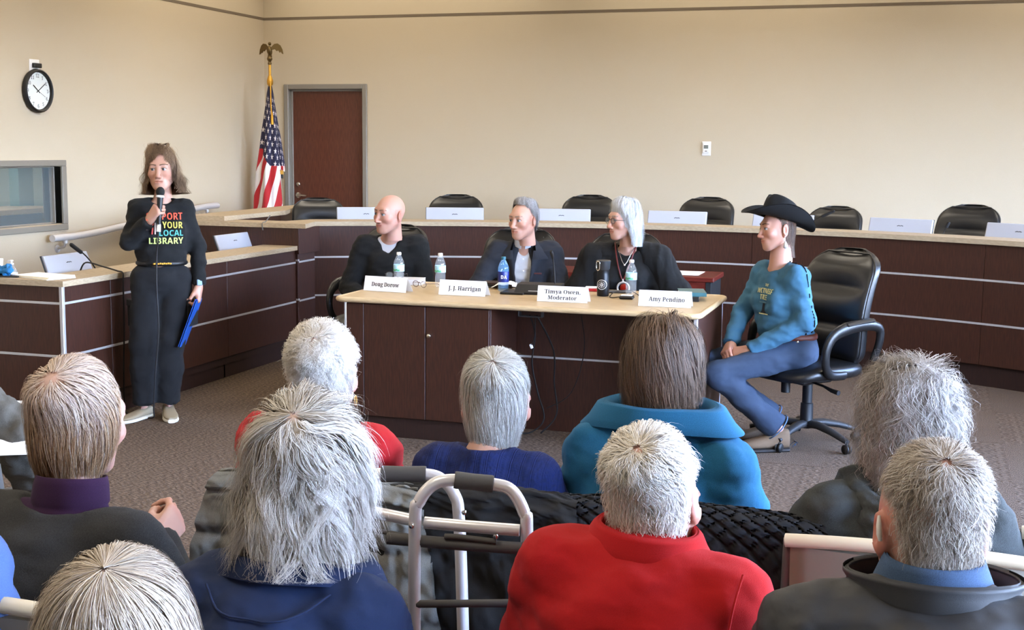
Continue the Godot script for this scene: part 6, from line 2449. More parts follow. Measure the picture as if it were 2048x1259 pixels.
	# wavy shoulder length hair
	add_hair(t, d, [[0.150, 0, 0, 0, -0.01], [0.141, 0.05, 0.05, 0.05, -0.01], [0.112, 0.084, 0.083, 0.088, -0.01], [0.06, 0.098, 0.100, 0.107, -0.01], [0.005, 0.099, 0.094, 0.110, -0.01], [-0.045, 0.108, 0.088, 0.112, -0.015], [-0.085, 0.122, 0.086, 0.110, -0.018], [-0.130, 0.132, 0.084, 0.104, -0.02]],
		{"limit": [[0, 0.30], [22, 0.31], [40, 0.44], [52, 0.72], [62, 1.0], [180, 1.0]], "colors": [lin(0.30, 0.22, 0.16), lin(0.42, 0.32, 0.23), lin(0.55, 0.44, 0.33), lin(0.66, 0.55, 0.42)], "count": 3000, "clumps": 60, "width": 0.0040, "length": 0.75, "late": 1.0, "curl": 0.020, "freq": 13.0, "lift": 0.012, "seed": 4, "swirl": 0.25, "seg": 18, "flip": 0.016, "ragged": 0.20, "loose": 0.2, "jitter": 0.22}, -4.0)
	var hx := head_xf(d)
	for s in [1.0, -1.0]:
		var er := nst()
		var rr := []
		for i in 15:
			var a := TAU * i / 14.0
			rr.append(hx * Vector3(s * 0.083, -0.055 + cos(a) * 0.018, 0.002 + sin(a) * 0.015))
		tube(er, rr, 0.0018, 6, false)
		part(t, "hoop_earring", er, M.gold)
	# watch
	var wx := Transform3D(face_to(d.wl - d.el, Vector3(0.4, 0, 1)), (d.wl as Vector3) + Vector3(0, 0.012, 0))
	var wb := nst()
	lathe(wb, wx, [Vector2(0.030, -0.010), Vector2(0.033, -0.006), Vector2(0.033, 0.006), Vector2(0.030, 0.010)], 24)
	part(t, "watch_strap", wb, mat(Color(0.25, 0.36, 0.42), 0.6))
	var wf := nst()
	box(wf, wx * Transform3D(Basis(), Vector3(0.012, 0, 0.033)), Vector3(0.034, 0.036, 0.010), 0.004)
	part(t, "watch_face", wf, mat(Color(0.5, 0.6, 0.68), 0.2))
	# microphone in her right hand, its cable and the blue folder
	var m := thing("handheld_microphone", "black handheld microphone with a white band before the standing woman's chin", "microphone", t.position, 34.0)
	var a := Vector3(0.050, 1.364, 0.175)
	var b := Vector3(0.033, 1.135, 0.215)
	var mx := Transform3D(face_to(a - b, Vector3(0, 0, 1)), b)
	var L := a.distance_to(b)
	var hb := nst()
	lathe(hb, mx, [Vector2(0, 0), Vector2(0.010, 0), Vector2(0.011, 0.01), Vector2(0.0125, 0.05), Vector2(0.017, L - 0.045), Vector2(0.018, L - 0.035)], 18)
	part(m, "handle", hb, M.black)
	var bd := nst()
	lathe(bd, mx, [Vector2(0.018, L - 0.036), Vector2(0.0245, L - 0.032), Vector2(0.0245, L - 0.024), Vector2(0.020, L - 0.022)], 18)
	lathe(bd, mx, [Vector2(0.0115, 0.0), Vector2(0.0122, 0.003), Vector2(0.0122, 0.05), Vector2(0.0115, 0.052)], 14)
	part(m, "band", bd, M.paper)
	var gr := nst()
	ball(gr, mx * Transform3D(Basis(), Vector3(0, L, 0)), Vector3(0.025, 0.029, 0.025), 18)
	part(m, "grille", gr, M.black_matte)
	var cb := nst()
	tube(cb, spline([b, b + (b - a).normalized() * 0.06, Vector3(0.02, 1.0, 0.19), Vector3(0.015, 0.80, 0.175), Vector3(0.02, 0.55, 0.155), Vector3(-0.005, 0.30, 0.14), Vector3(-0.02, 0.08, 0.09), Vector3(-0.03, 0.012, 0.06), Vector3(-0.16, 0.008, -0.10), Vector3(-0.20, 0.008, -0.28)], 6), 0.0045, 6)
	part(m, "cable", cb, M.dark_grey)
	var f := thing("blue_folder", "bright blue folder hanging from the standing woman's left hand", "folder", t.position, 34.0)
	var fd := nst()
	var fx := Transform3D(Basis(Vector3(0, 0, 1), -0.36) * Basis(Vector3.UP, 1.34), Vector3(0.205, 0.58, 0.03))
	box(fd, fx, Vector3(0.22, 0.30, 0.004), 0.001)
	part(f, "cover", fd, mat(Color(0.06, 0.27, 0.62), 0.5))
	var fi := nst()
	box(fi, fx * Transform3D(Basis(Vector3.UP, 0.03), Vector3(0.0, -0.003, 0.006)), Vector3(0.215, 0.295, 0.003), 0.0008)
	part(f, "back_cover", fi, mat(Color(0.08, 0.33, 0.70), 0.5))


func bald_man() -> void:
	var t := thing("person", "bald man in a black V-neck sweater seated at the left end of the table", "person", Vector3(-3.37, 0, -7.86), 12.0)
	var d := seated(1.318, {"head": Vector3(0.0, 1.188, 0.085), "look": Vector3(2, -36, -3), "hs": 1.06, "girth": 1.14, "belly": 1.15, "nr": 0.060, "iris": Color(0.06, 0.08, 0.1), "gaze": Vector2(-0.15, 0.0), "brow": lin(0.45, 0.34, 0.28),
		"neck": Vector3(-0.01, 1.035, 0.0), "chest": Vector3(-0.01, 0.86, -0.01), "sl": Vector3(0.185, 0.975, -0.01), "sr": Vector3(-0.205, 0.965, 0.0), "el": Vector3(0.245, 0.70, 0.06), "er": Vector3(-0.285, 0.70, 0.04), "wl": Vector3(0.10, 0.60, 0.25), "wr": Vector3(-0.12, 0.60, 0.26), "sho": 1.1})
	add_body(t, d, RUDDY.lerp(PALE, 0.4), "man_smile")
	add_shirt(t, d, "undershirt", cloth(Color(0.82, 0.83, 0.86), 24.0, 0.3, 0.9, 0.0), {"th": 0.000, "cell": 0.010, "ar": 0.045, "arms": 0.3, "hem": 0.6, "open": Vector3(0.064, 0.050, 0.068), "open_at": Vector3(0, 0.026, 0.022), "wrinkle": 0.002})
	add_shirt(t, d, "sweater", cloth(Color(0.035, 0.042, 0.045), 20.0, 0.8, 0.95, 0.12), {"th": 0.012, "cell": 0.011, "ar": 0.062, "cuff": 0.7, "hem": 0.50, "open": Vector3(0.079, 0.055, 0.088), "open_at": Vector3(0, 0.004, 0.028), "carve_k": 0.025, "carve": [[Vector3(-0.01, 1.005, 0.100), Vector3(0.056, 0.050, 0.07)], [Vector3(-0.01, 0.972, 0.115), Vector3(0.024, 0.042, 0.06)]], "wrinkle": 0.011})
	add_trousers(t, d, cloth(Color(0.50, 0.44, 0.36), 22.0, 0.5, 0.95, 0.1), {"cell": 0.018})
	add_shoes(t, d, M.black, M.black_matte)
	# short grey fringe of hair round the back
	add_hair(t, d, [[0.07, 0.060, 0.06, 0.06, -0.015], [0.055, 0.070, 0.075, 0.080, -0.015], [0.03, 0.0765, 0.088, 0.092, -0.013], [-0.01, 0.074, 0.08, 0.09, -0.012], [-0.055, 0.062, 0.07, 0.072, -0.014]],
		{"limit": [[0, 0.02], [75, 0.02], [95, 0.5], [120, 0.95], [180, 1.0]], "colors": [lin(0.62, 0.5, 0.45), lin(0.70, 0.62, 0.58)], "bald": 0.42, "scalp": RUDDY.lerp(PALE, 0.4), "count": 900, "clumps": 90, "width": 0.0016, "length": 0.10, "curl": 0.0004, "lift": 0.0015, "seed": 9, "seg": 4, "inset": 0.004}, 0.0)


func blazer_man() -> void:
	var t := thing("person", "grey haired man in a navy blazer and open white shirt seated at the table", "person", Vector3(-2.45, 0, -7.88), 12.0)
	var d := seated(1.30, {"head": Vector3(0.0, 1.172, 0.09), "look": Vector3(3, -34, 0), "girth": 1.0, "nr": 0.052, "iris": Color(0.07, 0.07, 0.08), "gaze": Vector2(-0.1, -0.05), "brow": lin(0.5, 0.44, 0.4),
		"neck": Vector3(0.0, 1.02, 0.01), "chest": Vector3(0.0, 0.855, -0.01), "sl": Vector3(0.19, 0.955, -0.02), "sr": Vector3(-0.19, 0.955, 0.0), "el": Vector3(0.25, 0.72, 0.08), "er": Vector3(-0.30, 0.735, 0.10), "wl": Vector3(0.09, 0.66, 0.28), "wr": Vector3(-0.16, 0.67, 0.30)})
	add_body(t, d, FAIR.lerp(PALE, 0.3), "man")
	add_shirt(t, d, "white_shirt", cloth(Color(0.90, 0.91, 0.93), 20.0, 0.35, 0.85, 0.1), {"th": 0.0, "cell": 0.011, "ar": 0.045, "cuff": 0.8, "hem": 0.5, "open": Vector3(0.064, 0.045, 0.058), "open_at": Vector3(0, 0.035, 0.012), "vneck": 0.045, "wrinkle": 0.011})
	var blue := cloth(Color(0.135, 0.155, 0.20), 30.0, 0.5, 0.9, 0.15)
	var jk := add_shirt(t, d, "blazer", blue, {"th": 0.017, "cell": 0.011, "ar": 0.056, "cuff": 0.72, "hem": 0.48, "open": Vector3(0.080, 0.06, 0.085), "open_at": Vector3(0, 0.05, 0.01), "wrinkle": 0.011, "carve": [[d.chest + Vector3(0.0, 0.02, 0.155), Vector3(0.062, 0.30, 0.105)]]})
	for s in [1.0, -1.0]:
		var lp := nst()
		var rings := []
		for e in [[1.05, 0.066, 0.045, 0.004], [0.985, 0.068, 0.105, 0.030], [0.93, 0.062, 0.112, 0.052], [0.925, 0.060, 0.122, 0.026], [0.84, 0.050, 0.132, 0.020], [0.74, 0.040, 0.136, 0.006]]:
			var ring := PackedVector3Array()
			for j in 5:
				ring.append(Vector3(s * (e[1] + e[3] * j / 2.0), e[0], e[2] - 0.020 * j * j / 8.0 - 0.012 + 0.008))
			for j in 5:
				ring.append(Vector3(s * (e[1] + e[3] * (4 - j) / 2.0), e[0], e[2] - 0.020 * (4 - j) * (4 - j) / 8.0 - 0.018 + 0.008))
			rings.append(ring)
		loft(lp, rings)
		part(jk, "lapel", lp, blue)
		var col := nst()
		var cr := []
		for i in 7:
			var u := i / 6.0
			var ring := PackedVector3Array()
			var a: float = lerpf(2.6, 0.22, u) * s
			var c := Vector3(sin(a) * lerpf(0.068, 0.050, u), lerpf(1.062, 1.035, u), 0.012 + cos(a) * 0.068)
			var o := Vector3(sin(a), 0, cos(a))
			for q in [[0.0, 0.012], [0.008, 0.008], [0.016, -0.020 - 0.022 * u], [0.011, -0.022 - 0.022 * u], [0.002, 0.002]]:
				ring.append(c + o * q[0] + Vector3(0, q[1], 0))
			cr.append(ring)
		loft(col, cr)
		part(t, "shirt_collar", col, cloth(Color(0.80, 0.81, 0.84), 20.0, 0.3, 0.85, 0.0))
	for i in 3:
		var bt := nst()
		ball(bt, Transform3D(Basis(), Vector3(0.004, 0.93 - i * 0.075, 0.112 + 0.006 * i)), Vector3(0.006, 0.006, 0.003), 8)
		part(t, "button", bt, M.paper)
	part(jk, "pocket_trim", bx(Vector3(0.075, 0.835, 0.118), Vector3(0.125, 0.845, 0.128), 0.002), mat(Color(0.32, 0.16, 0.17), 0.8))
	add_trousers(t, d, blue, {"cell": 0.018})
	add_shoes(t, d, M.black, M.black_matte)
	add_hair(t, d, [[0.148, 0, 0, 0, -0.01], [0.141, 0.042, 0.055, 0.045, -0.012], [0.120, 0.068, 0.082, 0.076, -0.013], [0.070, 0.083, 0.099, 0.098, -0.013], [0.015, 0.082, 0.098, 0.104, -0.013], [-0.035, 0.076, 0.085, 0.095, -0.013], [-0.08, 0.064, 0.07, 0.072, -0.018]],
		{"limit": [[0, 0.39], [35, 0.39], [60, 0.47], [78, 0.60], [95, 0.62], [112, 0.86], [180, 1.0]], "colors": [lin(0.38, 0.36, 0.35), lin(0.52, 0.51, 0.50), lin(0.68, 0.67, 0.67), lin(0.8, 0.8, 0.8)], "count": 2200, "clumps": 130, "width": 0.0026, "length": 0.35, "curl": 0.0035, "freq": 16.0, "lift": 0.014, "seed": 12, "swirl": 0.5, "seg": 7}, -8.0)


func moderator() -> void:
	var t := thing("person", "white-haired woman with glasses in a black top and pendant necklace at the table", "person", Vector3(-1.78, 0, -7.88), 7.0)
	var d := seated(1.305, {"head": Vector3(-0.005, 1.188, 0.09), "look": Vector3(1, -52, 0), "girth": 1.02, "bust": 1.0, "nr": 0.046, "iris": Color(0.07, 0.08, 0.1), "gaze": Vector2(-0.1, 0.0), "brow": lin(0.6, 0.55, 0.5),
		"neck": Vector3(0.015, 1.03, 0.0), "chest": Vector3(0.0, 0.86, -0.01), "sl": Vector3(0.17, 0.955, -0.02), "sr": Vector3(-0.15, 0.955, -0.01), "el": Vector3(0.24, 0.71, 0.03), "er": Vector3(-0.22, 0.71, 0.04), "wl": Vector3(0.12, 0.60, 0.24), "wr": Vector3(-0.10, 0.60, 0.25)})
	add_body(t, d, PALE, "woman")
	add_shirt(t, d, "black_top", cloth(Color(0.028, 0.028, 0.030), 18.0, 0.5, 0.95, 0.08), {"th": 0.008, "cell": 0.012, "ar": 0.052, "hem": 0.5, "open": Vector3(0.076, 0.07, 0.085), "open_at": Vector3(0.0, 0.012, 0.03), "wrinkle": 0.011})
	# dark garment over the shoulders, open in front
	var f := Fld.new(Vector3(-0.48, 0.42, -0.30), Vector3(0.52, 1.14, 0.30), 0.0125)
	for s in [1.0, -1.0]:
		f.cap(d.neck + Vector3(s * 0.03, -0.035, -0.03), Vector3(s * 0.20, 0.945, -0.02), 0.062, 0.085, 0.06)
		f.cap(Vector3(s * 0.20, 0.945, -0.02), Vector3(s * 0.30 + 0.02, 0.72, 0.0), 0.085, 0.10, 0.06)
		f.cap(Vector3(s * 0.30 + 0.02, 0.72, 0.0), Vector3(s * 0.33 + 0.02, 0.50, 0.02), 0.10, 0.10, 0.06)
	f.ell(Vector3(0, 0.82, -0.07), Vector3(0.24, 0.24, 0.11), 0.06)
	f.ell(Vector3(0.0, 0.84, 0.16), Vector3(0.115, 0.42, 0.20), 0.02, true)
	f.ell(d.neck + Vector3(0, 0.05, 0.02), Vector3(0.082, 0.075, 0.082), 0.015, true)
	f.cut(Vector3(0, 0.46, 0), Vector3(0, -1, 0), 0.7)
	var g := Geo.new()
	var n := FastNoiseLite.new()
	n.frequency = 6.0
	n.seed = 6
	f.emit(g, Color.WHITE, n, 0.014, Vector3(2.2, 0.6, 1.0))
	part(t, "cape", g, cloth(Color(0.04, 0.043, 0.05), 16.0, 0.8, 0.95, 0.15))
	add_trousers(t, d, cloth(Color(0.03, 0.03, 0.035), 20.0, 0.4, 0.95, 0.1), {"cell": 0.018})
	add_shoes(t, d, M.black, M.black_matte)
	add_hair(t, d, [[0.152, 0, 0, 0, -0.01], [0.143, 0.05, 0.05, 0.05, -0.01], [0.115, 0.082, 0.086, 0.088, -0.01], [0.06, 0.094, 0.105, 0.107, -0.01], [0.0, 0.097, 0.094, 0.114, -0.012], [-0.055, 0.097, 0.08, 0.112, -0.018], [-0.105, 0.092, 0.065, 0.104, -0.025], [-0.15, 0.084, 0.05, 0.092, -0.03]],
		{"limit": [[0, 0.40], [25, 0.40], [45, 0.46], [62, 0.60], [80, 0.86], [98, 0.98], [180, 1.0]], "colors": [lin(0.62, 0.62, 0.62), lin(0.74, 0.75, 0.75), lin(0.84, 0.85, 0.86), lin(0.93, 0.93, 0.93)], "count": 2800, "clumps": 120, "width": 0.0032, "length": 0.75, "curl": 0.005, "freq": 11.0, "lift": 0.012, "seed": 15, "seg": 12, "flip": 0.012, "ragged": 0.17}, -4.0)
	var gl := Node3D.new()
	gl.name = "eyeglasses"
	t.add_child(gl)
	gl.transform = head_xf(d) * Transform3D(Basis(), Vector3(0, -0.012, 0.100))
	glasses_shape(gl, Color(0.25, 0.2, 0.2), 0.008)
	# necklaces
	var nk := nst()
	tube(nk, spline([Vector3(0.075, 1.05, 0.0), Vector3(0.058, 0.99, 0.075), Vector3(0.03, 0.90, 0.118), Vector3(0.0, 0.825, 0.130), Vector3(-0.03, 0.90, 0.118), Vector3(-0.052, 0.99, 0.080), Vector3(-0.066, 1.05, 0.0)], 6), 0.0045, 7)
	part(t, "bead_necklace", nk, mat(Color(0.38, 0.10, 0.09), 0.4))
	var n2 := nst()
	tube(n2, spline([Vector3(0.066, 1.05, 0.0), Vector3(0.045, 0.99, 0.080), Vector3(0.008, 0.922, 0.122), Vector3(-0.03, 0.99, 0.085), Vector3(-0.058, 1.05, 0.0)], 6), 0.0016, 6)
	ball(n2, Transform3D(Basis(), Vector3(0.008, 0.916, 0.124)), Vector3.ONE * 0.007, 10)
	part(t, "silver_necklace", n2, M.chrome)
	var pn := nst()
	var pts := []
	for i in 25:
		var a := TAU * i / 24.0
		pts.append(Vector3(0.004 + cos(a) * 0.036, 0.775 + sin(a) * 0.036, 0.142))
	tube(pn, pts, 0.0065, 8, false)
	tube(pn, [Vector3(0.0, 0.83, 0.13), Vector3(0.002, 0.81, 0.138)], 0.005, 6)
	var po := part(t, "pendant", pn, M.satin)
	var rd := nst()
	ball(rd, Transform3D(Basis(), Vector3(0.008, 0.778, 0.141)), Vector3(0.025, 0.027, 0.008), 12)
	part(po, "red_stone", rd, mat(Color(0.55, 0.10, 0.05), 0.25))


func cowgirl() -> void:
	var base := Vector3(-0.665, 0, -7.14)
	var t := thing("person", "seated woman in a black cowboy hat, blue printed shirt and jeans right of the table", "person", base, -66.0)
	var d := seated(1.33, {"pelvis": Vector3(0, 0.545, -0.02), "waist": Vector3(0, 0.70, 0.045), "chest": Vector3(0.0, 0.865, 0.065), "neck": Vector3(0.0, 1.015, 0.075), "head": Vector3(0.005, 1.203, 0.100), "hs": 0.97, "look": Vector3(2, 6, 4),
		"sl": Vector3(0.150, 0.955, 0.02), "sr": Vector3(-0.150, 0.955, 0.13), "el": Vector3(0.215, 0.725, -0.01), "er": Vector3(-0.165, 0.72, 0.235), "wl": Vector3(0.105, 0.555, 0.265), "wr": Vector3(-0.035, 0.565, 0.335),
		"hl": Vector3(0.095, 0.53, 0.0), "hr": Vector3(-0.09, 0.53, 0.02), "kl": Vector3(0.135, 0.435, 0.46), "kr": Vector3(-0.085, 0.455, 0.455), "al": Vector3(0.145, 0.125, 0.10), "ar": Vector3(-0.075, 0.135, 0.06), "tl": Vector3(0.150, 0.035, 0.27), "tr": Vector3(-0.075, 0.035, 0.23),
		"hdl": Vector3(-0.55, -0.25, 0.75), "hdr": Vector3(0.75, -0.30, 0.45), "pl": Vector3(-0.6, -0.7, -0.3), "pr": Vector3(0.3, -0.8, -0.5), "cl": [48, 52, 56, 60], "cr": [40, 44, 48, 52], "tbl": 0.6, "tbr": 0.5, "hcell": 0.0042,
		"girth": 1.02, "belly": 1.22, "bust": 0.9, "nr": 0.058, "iris": Color(0.06, 0.06, 0.06), "gaze": Vector2(0, 0), "brow": lin(0.35, 0.25, 0.2)})
	add_body(t, d, RUDDY.lerp(FAIR, 0.6), "woman_smile")
	var sh := add_shirt(t, d, "long_sleeved_shirt", cloth(Color(0.235, 0.43, 0.54), 26.0, 0.35, 0.9, 0.15, 0.10), {"th": 0.008, "cell": 0.0105, "ar": 0.050, "cuff": 0.74, "hem": 0.615, "open": Vector3(0.074, 0.05, 0.080), "open_at": Vector3(0.0, 0.012, 0.03), "wrinkle": 0.011, "seed": 21, "wf": 6.0})
	# the tree print: crown of leaves, two lines of lettering, trunk and ground
	var cx := Transform3D(Basis(Vector3.UP, 0.36), Vector3(0.012, 0.862, 0.06))
	var ivory := mat(Color(0.84, 0.84, 0.62), 0.8)
	var dark := mat(Color(0.05, 0.08, 0.13), 0.8)
	var lf := SphereMesh.new()
	lf.radius = 0.009
	lf.height = 0.0014
	lf.radial_segments = 8
	lf.rings = 2
	var r := RandomNumberGenerator.new()
	r.seed = 3
	for i in 46:
		var a := r.randf() * PI * 1.1 - 0.15
		var rad := 0.075 * sqrt(r.randf_range(0.15, 1.0))
		print_on(t, sh, "print", lf, dark, cx * Transform3D(Basis(Vector3(0, 0, 1), r.randf() * 3.0) * Basis.from_scale(Vector3(1.0, 0.6, 1)) * Basis(Vector3.RIGHT, PI / 2), Vector3(cos(a) * rad * 1.05, 0.012 + sin(a) * rad * 0.85, -0.0005)), 0.001)
	for w in [["THE", 0.03, 0.044, 0.014, 0.0], ["WITNESS", 0.125, 0.012, 0.026, 0.0], ["TREE", 0.066, -0.022, 0.026, 0.0], ["MYSTERY", 0.05, -0.048, 0.009, 0.002]]:
		if w[0] == "MYSTERY":
			continue
		var glyph := text_mesh(w[0], w[3], false, true)
		print_on(t, sh, "print", glyph, ivory, cx * Transform3D(Basis.from_scale(Vector3(w[1] / glyph.get_aabb().size.x, 1, 1)), Vector3(w[4], w[2], 0)), 0.0025)
	var tk := nst()
	extrude(tk, Transform3D(), PackedVector2Array([Vector2(-0.009, -0.055), Vector2(0.009, -0.055), Vector2(0.011, -0.095), Vector2(0.026, -0.108), Vector2(0.07, -0.116), Vector2(-0.055, -0.116), Vector2(-0.022, -0.106), Vector2(-0.011, -0.095)]), 0.0006)
	print_on(t, sh, "print", tk.commit(), dark, cx, 0.0015)
	var gl := BoxMesh.new()
	gl.size = Vector3(0.007, 0.006, 0.0005)
	for i in 9:
		print_on(t, sh, "print", gl, ivory, cx * Transform3D(Basis(), Vector3(-0.032 + i * 0.0085, -0.113, 0)), 0.003)
	for i in 8:
		print_on(t, sh, "print", gl, mat(Color(0.35, 0.5, 0.55), 0.8), cx * Transform3D(Basis(), Vector3(-0.03 + i * 0.0085, -0.05, 0)), 0.0025)
	var denim := cloth(Color(0.23, 0.305, 0.41), 34.0, 0.6, 0.9, 0.1, 0.3)
	var tr := add_trousers(t, d, denim, {"thigh": 0.086, "knee": 0.066, "calf": 0.064, "ankle": 0.080, "drop": -0.015, "top": 0.65, "cell": 0.0115, "wrinkle": 0.011})
	var bl := nst()
	var ring := []
	for i in 33:
		var a := TAU * i / 32.0
		ring.append(Vector3(sin(a) * 0.146, 0.622, -0.010 + cos(a) * 0.118))
	tube(bl, ring, 0.016, 6, false, 1.2)
	part(t, "belt", bl, mat(Color(0.36, 0.16, 0.10), 0.5))
	var cc := nst()
	tube(cc, spline([Vector3(0.145, 0.61, 0.01), Vector3(0.158, 0.585, 0.03), Vector3(0.15, 0.57, 0.07), Vector3(0.14, 0.555, 0.10)], 4), 0.003, 5)
	ball(cc, Transform3D(Basis(), Vector3(0.152, 0.605, 0.015)), Vector3.ONE * 0.010, 8)
	part(tr, "silver_concho", cc, M.chrome)
	var hm := nst()
	for s in ["l", "r"]:
		var a: Vector3 = d["a" + s]
		var k: Vector3 = d["k" + s]
		var dr := (a - k).normalized()
		var x := Transform3D(face_to(dr, Vector3(0, 0, 1)), a - dr * 0.015)
		var rr := []
		for i in 21:
			var an := TAU * i / 20.0
			rr.append(x * Vector3(cos(an) * 0.083, 0, sin(an) * 0.083))
		tube(hm, rr, 0.004, 5, false)
	part(tr, "hem_stitch", hm, mat(Color(0.30, 0.40, 0.52), 0.9))
	d["groundl"] = 0.0
	add_shoes(t, d, cloth(Color(0.50, 0.40, 0.30), 26.0, 0.6, 0.85, 0.0), mat(Color(0.10, 0.08, 0.07), 0.7), {"top": 0.125, "wide": 1.12})
	# hair tied at the nape
	add_hair(t, d, [[0.140, 0, 0, 0, -0.015], [0.12, 0.06, 0.07, 0.06, -0.015], [0.07, 0.080, 0.092, 0.094, -0.013], [0.015, 0.082, 0.09, 0.102, -0.013], [-0.04, 0.074, 0.078, 0.092, -0.018], [-0.09, 0.058, 0.06, 0.076, -0.03], [-0.15, 0.04, 0.03, 0.055, -0.06]],
		{"limit": [[0, 0.30], [40, 0.34], [65, 0.46], [85, 0.52], [100, 0.80], [118, 1.0], [180, 1.0]], "colors": [lin(0.22, 0.15, 0.11), lin(0.36, 0.27, 0.21), lin(0.52, 0.42, 0.34)], "count": 1900, "clumps": 90, "width": 0.003, "length": 0.5, "curl": 0.003, "lift": 0.006, "seed": 19, "seg": 8}, -6.0)
	var hx := head_xf(d)
	for s in [1.0, -1.0]:
		var ear := nst()
		tube(ear, [hx * Vector3(s * 0.083, -0.035, -0.006), hx * Vector3(s * 0.086, -0.06, -0.006)], 0.0015, 5)
		lathe(ear, hx * Transform3D(Basis(), Vector3(s * 0.087, -0.105, -0.006)), [Vector2(0, 0), Vector2(0.012, 0.006), Vector2(0.014, 0.014), Vector2(0.008, 0.034), Vector2(0.0, 0.048)], 10)
		part(t, "drop_earring", ear, M.satin)
	# hat
	var h := thing("cowboy_hat", "black felt cowboy hat with a curled brim on the seated woman's head", "hat", base, -66.0)
	var x := hx * Transform3D(Basis(Vector3.RIGHT, deg_to_rad(-17)), Vector3(0, 0.060, -0.006))
	var felt := cloth(Color(0.022, 0.022, 0.025), 30.0, 0.4, 0.95, 0.25)
	var crown := []
	for e in [[0.0, 1.0], [0.035, 0.97], [0.07, 0.93], [0.098, 0.885], [0.114, 0.83], [0.120, 0.73], [0.118, 0.55], [0.108, 0.30], [0.102, 0.05]]:
		var rg := PackedVector3Array()
		for j in 40:
			var a := TAU * j / 40.0
			var px: float = sin(a) * 0.088 * e[1]
			var pz := cos(a) * 0.108 * lerpf(1.0, e[1], 0.9)
			var y: float = e[0]
			var top := clampf((e[0] - 0.05) / 0.06, 0.0, 1.0)
			# cattleman crease: a long dent on top and a pinch at each side of the front
			y -= 0.032 * top * exp(-pow(px / 0.030, 2.0)) * (1.0 if e[1] < 0.9 else 0.0)
			y += 0.024 * top * (pz / 0.1)
			var pinch := exp(-pow((absf(a if a < PI else TAU - a) - 0.75) / 0.35, 2.0)) * top
			px *= 1.0 - 0.22 * pinch
			rg.append(x * Vector3(px, y, pz))
		crown.append(rg)
	var cs := nst()
	loft(cs, crown, true, false, true)
	part(h, "crown", cs, felt)
	var br := []
	for side in 2:
		for i in 9:
			var u := i / 8.0 if side == 0 else 1.0 - i / 8.0
			var rg := PackedVector3Array()
			for j in 56:
				var a := TAU * j / 56.0
				var w := lerpf(0.0, 0.108, u)
				var sx := absf(sin(a))
				var up := 0.075 * pow(u, 2.2) * pow(sx, 2.0) - 0.018 * pow(u, 1.5) * pow(absf(cos(a)), 2.0)
				var px := sin(a) * (0.086 + w * (1.0 - 0.22 * sx * u))
				var pz := cos(a) * (0.106 + w * 1.02)
				rg.append(x * Vector3(px, up + (0.0045 if side == 0 else 0.0), pz))
			br.append(rg)
	var bs := nst()
	loft(bs, br, true, false, false)
	part(h, "brim", bs, felt)
	var hb := nst()
	var band := []
	for e in [[0.004, 1.0], [0.005, 1.022], [0.026, 1.012], [0.027, 0.99]]:
		var rg := PackedVector3Array()
		for j in 40:
			var a := TAU * j / 40.0
			rg.append(x * Vector3(sin(a) * 0.088 * e[1], e[0], cos(a) * 0.108 * e[1]))
		band.append(rg)
	loft(hb, band, true, false, false)
	part(h, "hat_band", hb, M.black)
	var em := nst()
	tube(em, spline([x * Vector3(0.050, 0.014, 0.098), x * Vector3(0.062, 0.016, 0.086), x * Vector3(0.074, 0.018, 0.070), x * Vector3(0.083, 0.019, 0.05)], 4), [0.003, 0.004, 0.004, 0.004, 0.006, 0.006, 0.007, 0.007, 0.006, 0.006, 0.004, 0.003, 0.002], 6)
	part(h, "hat_pin", em, mat(Color(0.42, 0.52, 0.30), 0.4, 0.4))


# ---------------------------------------------------------------- the audience, seen from behind; they face -z
const WHITE_HAIR := [Color(0.80, 0.75, 0.68), Color(0.88, 0.85, 0.80), Color(0.94, 0.92, 0.89), Color(0.98, 0.97, 0.96)]


func sitter(label: String, head: Vector3, turn: float, o := {}) -> Array:
	# head = the top of the head; the body sits below it
	var fwd: float = o.get("lean", 0.05)
	var a := deg_to_rad(180.0 + turn)
	var base := Vector3(head.x, 0, head.z) - Vector3(sin(a), 0, cos(a)) * fwd
	var t := thing("person", label, "person", base, 180.0 + turn)
	var j := {"head": Vector3(0, head.y - 0.137, fwd), "neck": Vector3(0, head.y - 0.265, fwd - 0.06), "hcell": 0.007}
	j.merge(o, true)
	return [t, seated(head.y, j)]


func grey_set(dark: float, light: float, warm := 0.02) -> Array:
	var r := []
	for i in 4:
		var v := lerpf(dark, light, i / 3.0)
		r.append(lin(v + warm, v, v - warm * 1.3))
	return r


func white_set() -> Array:
	var r := []
	for c in WHITE_HAIR:
		r.append(c.srgb_to_linear())
	return r


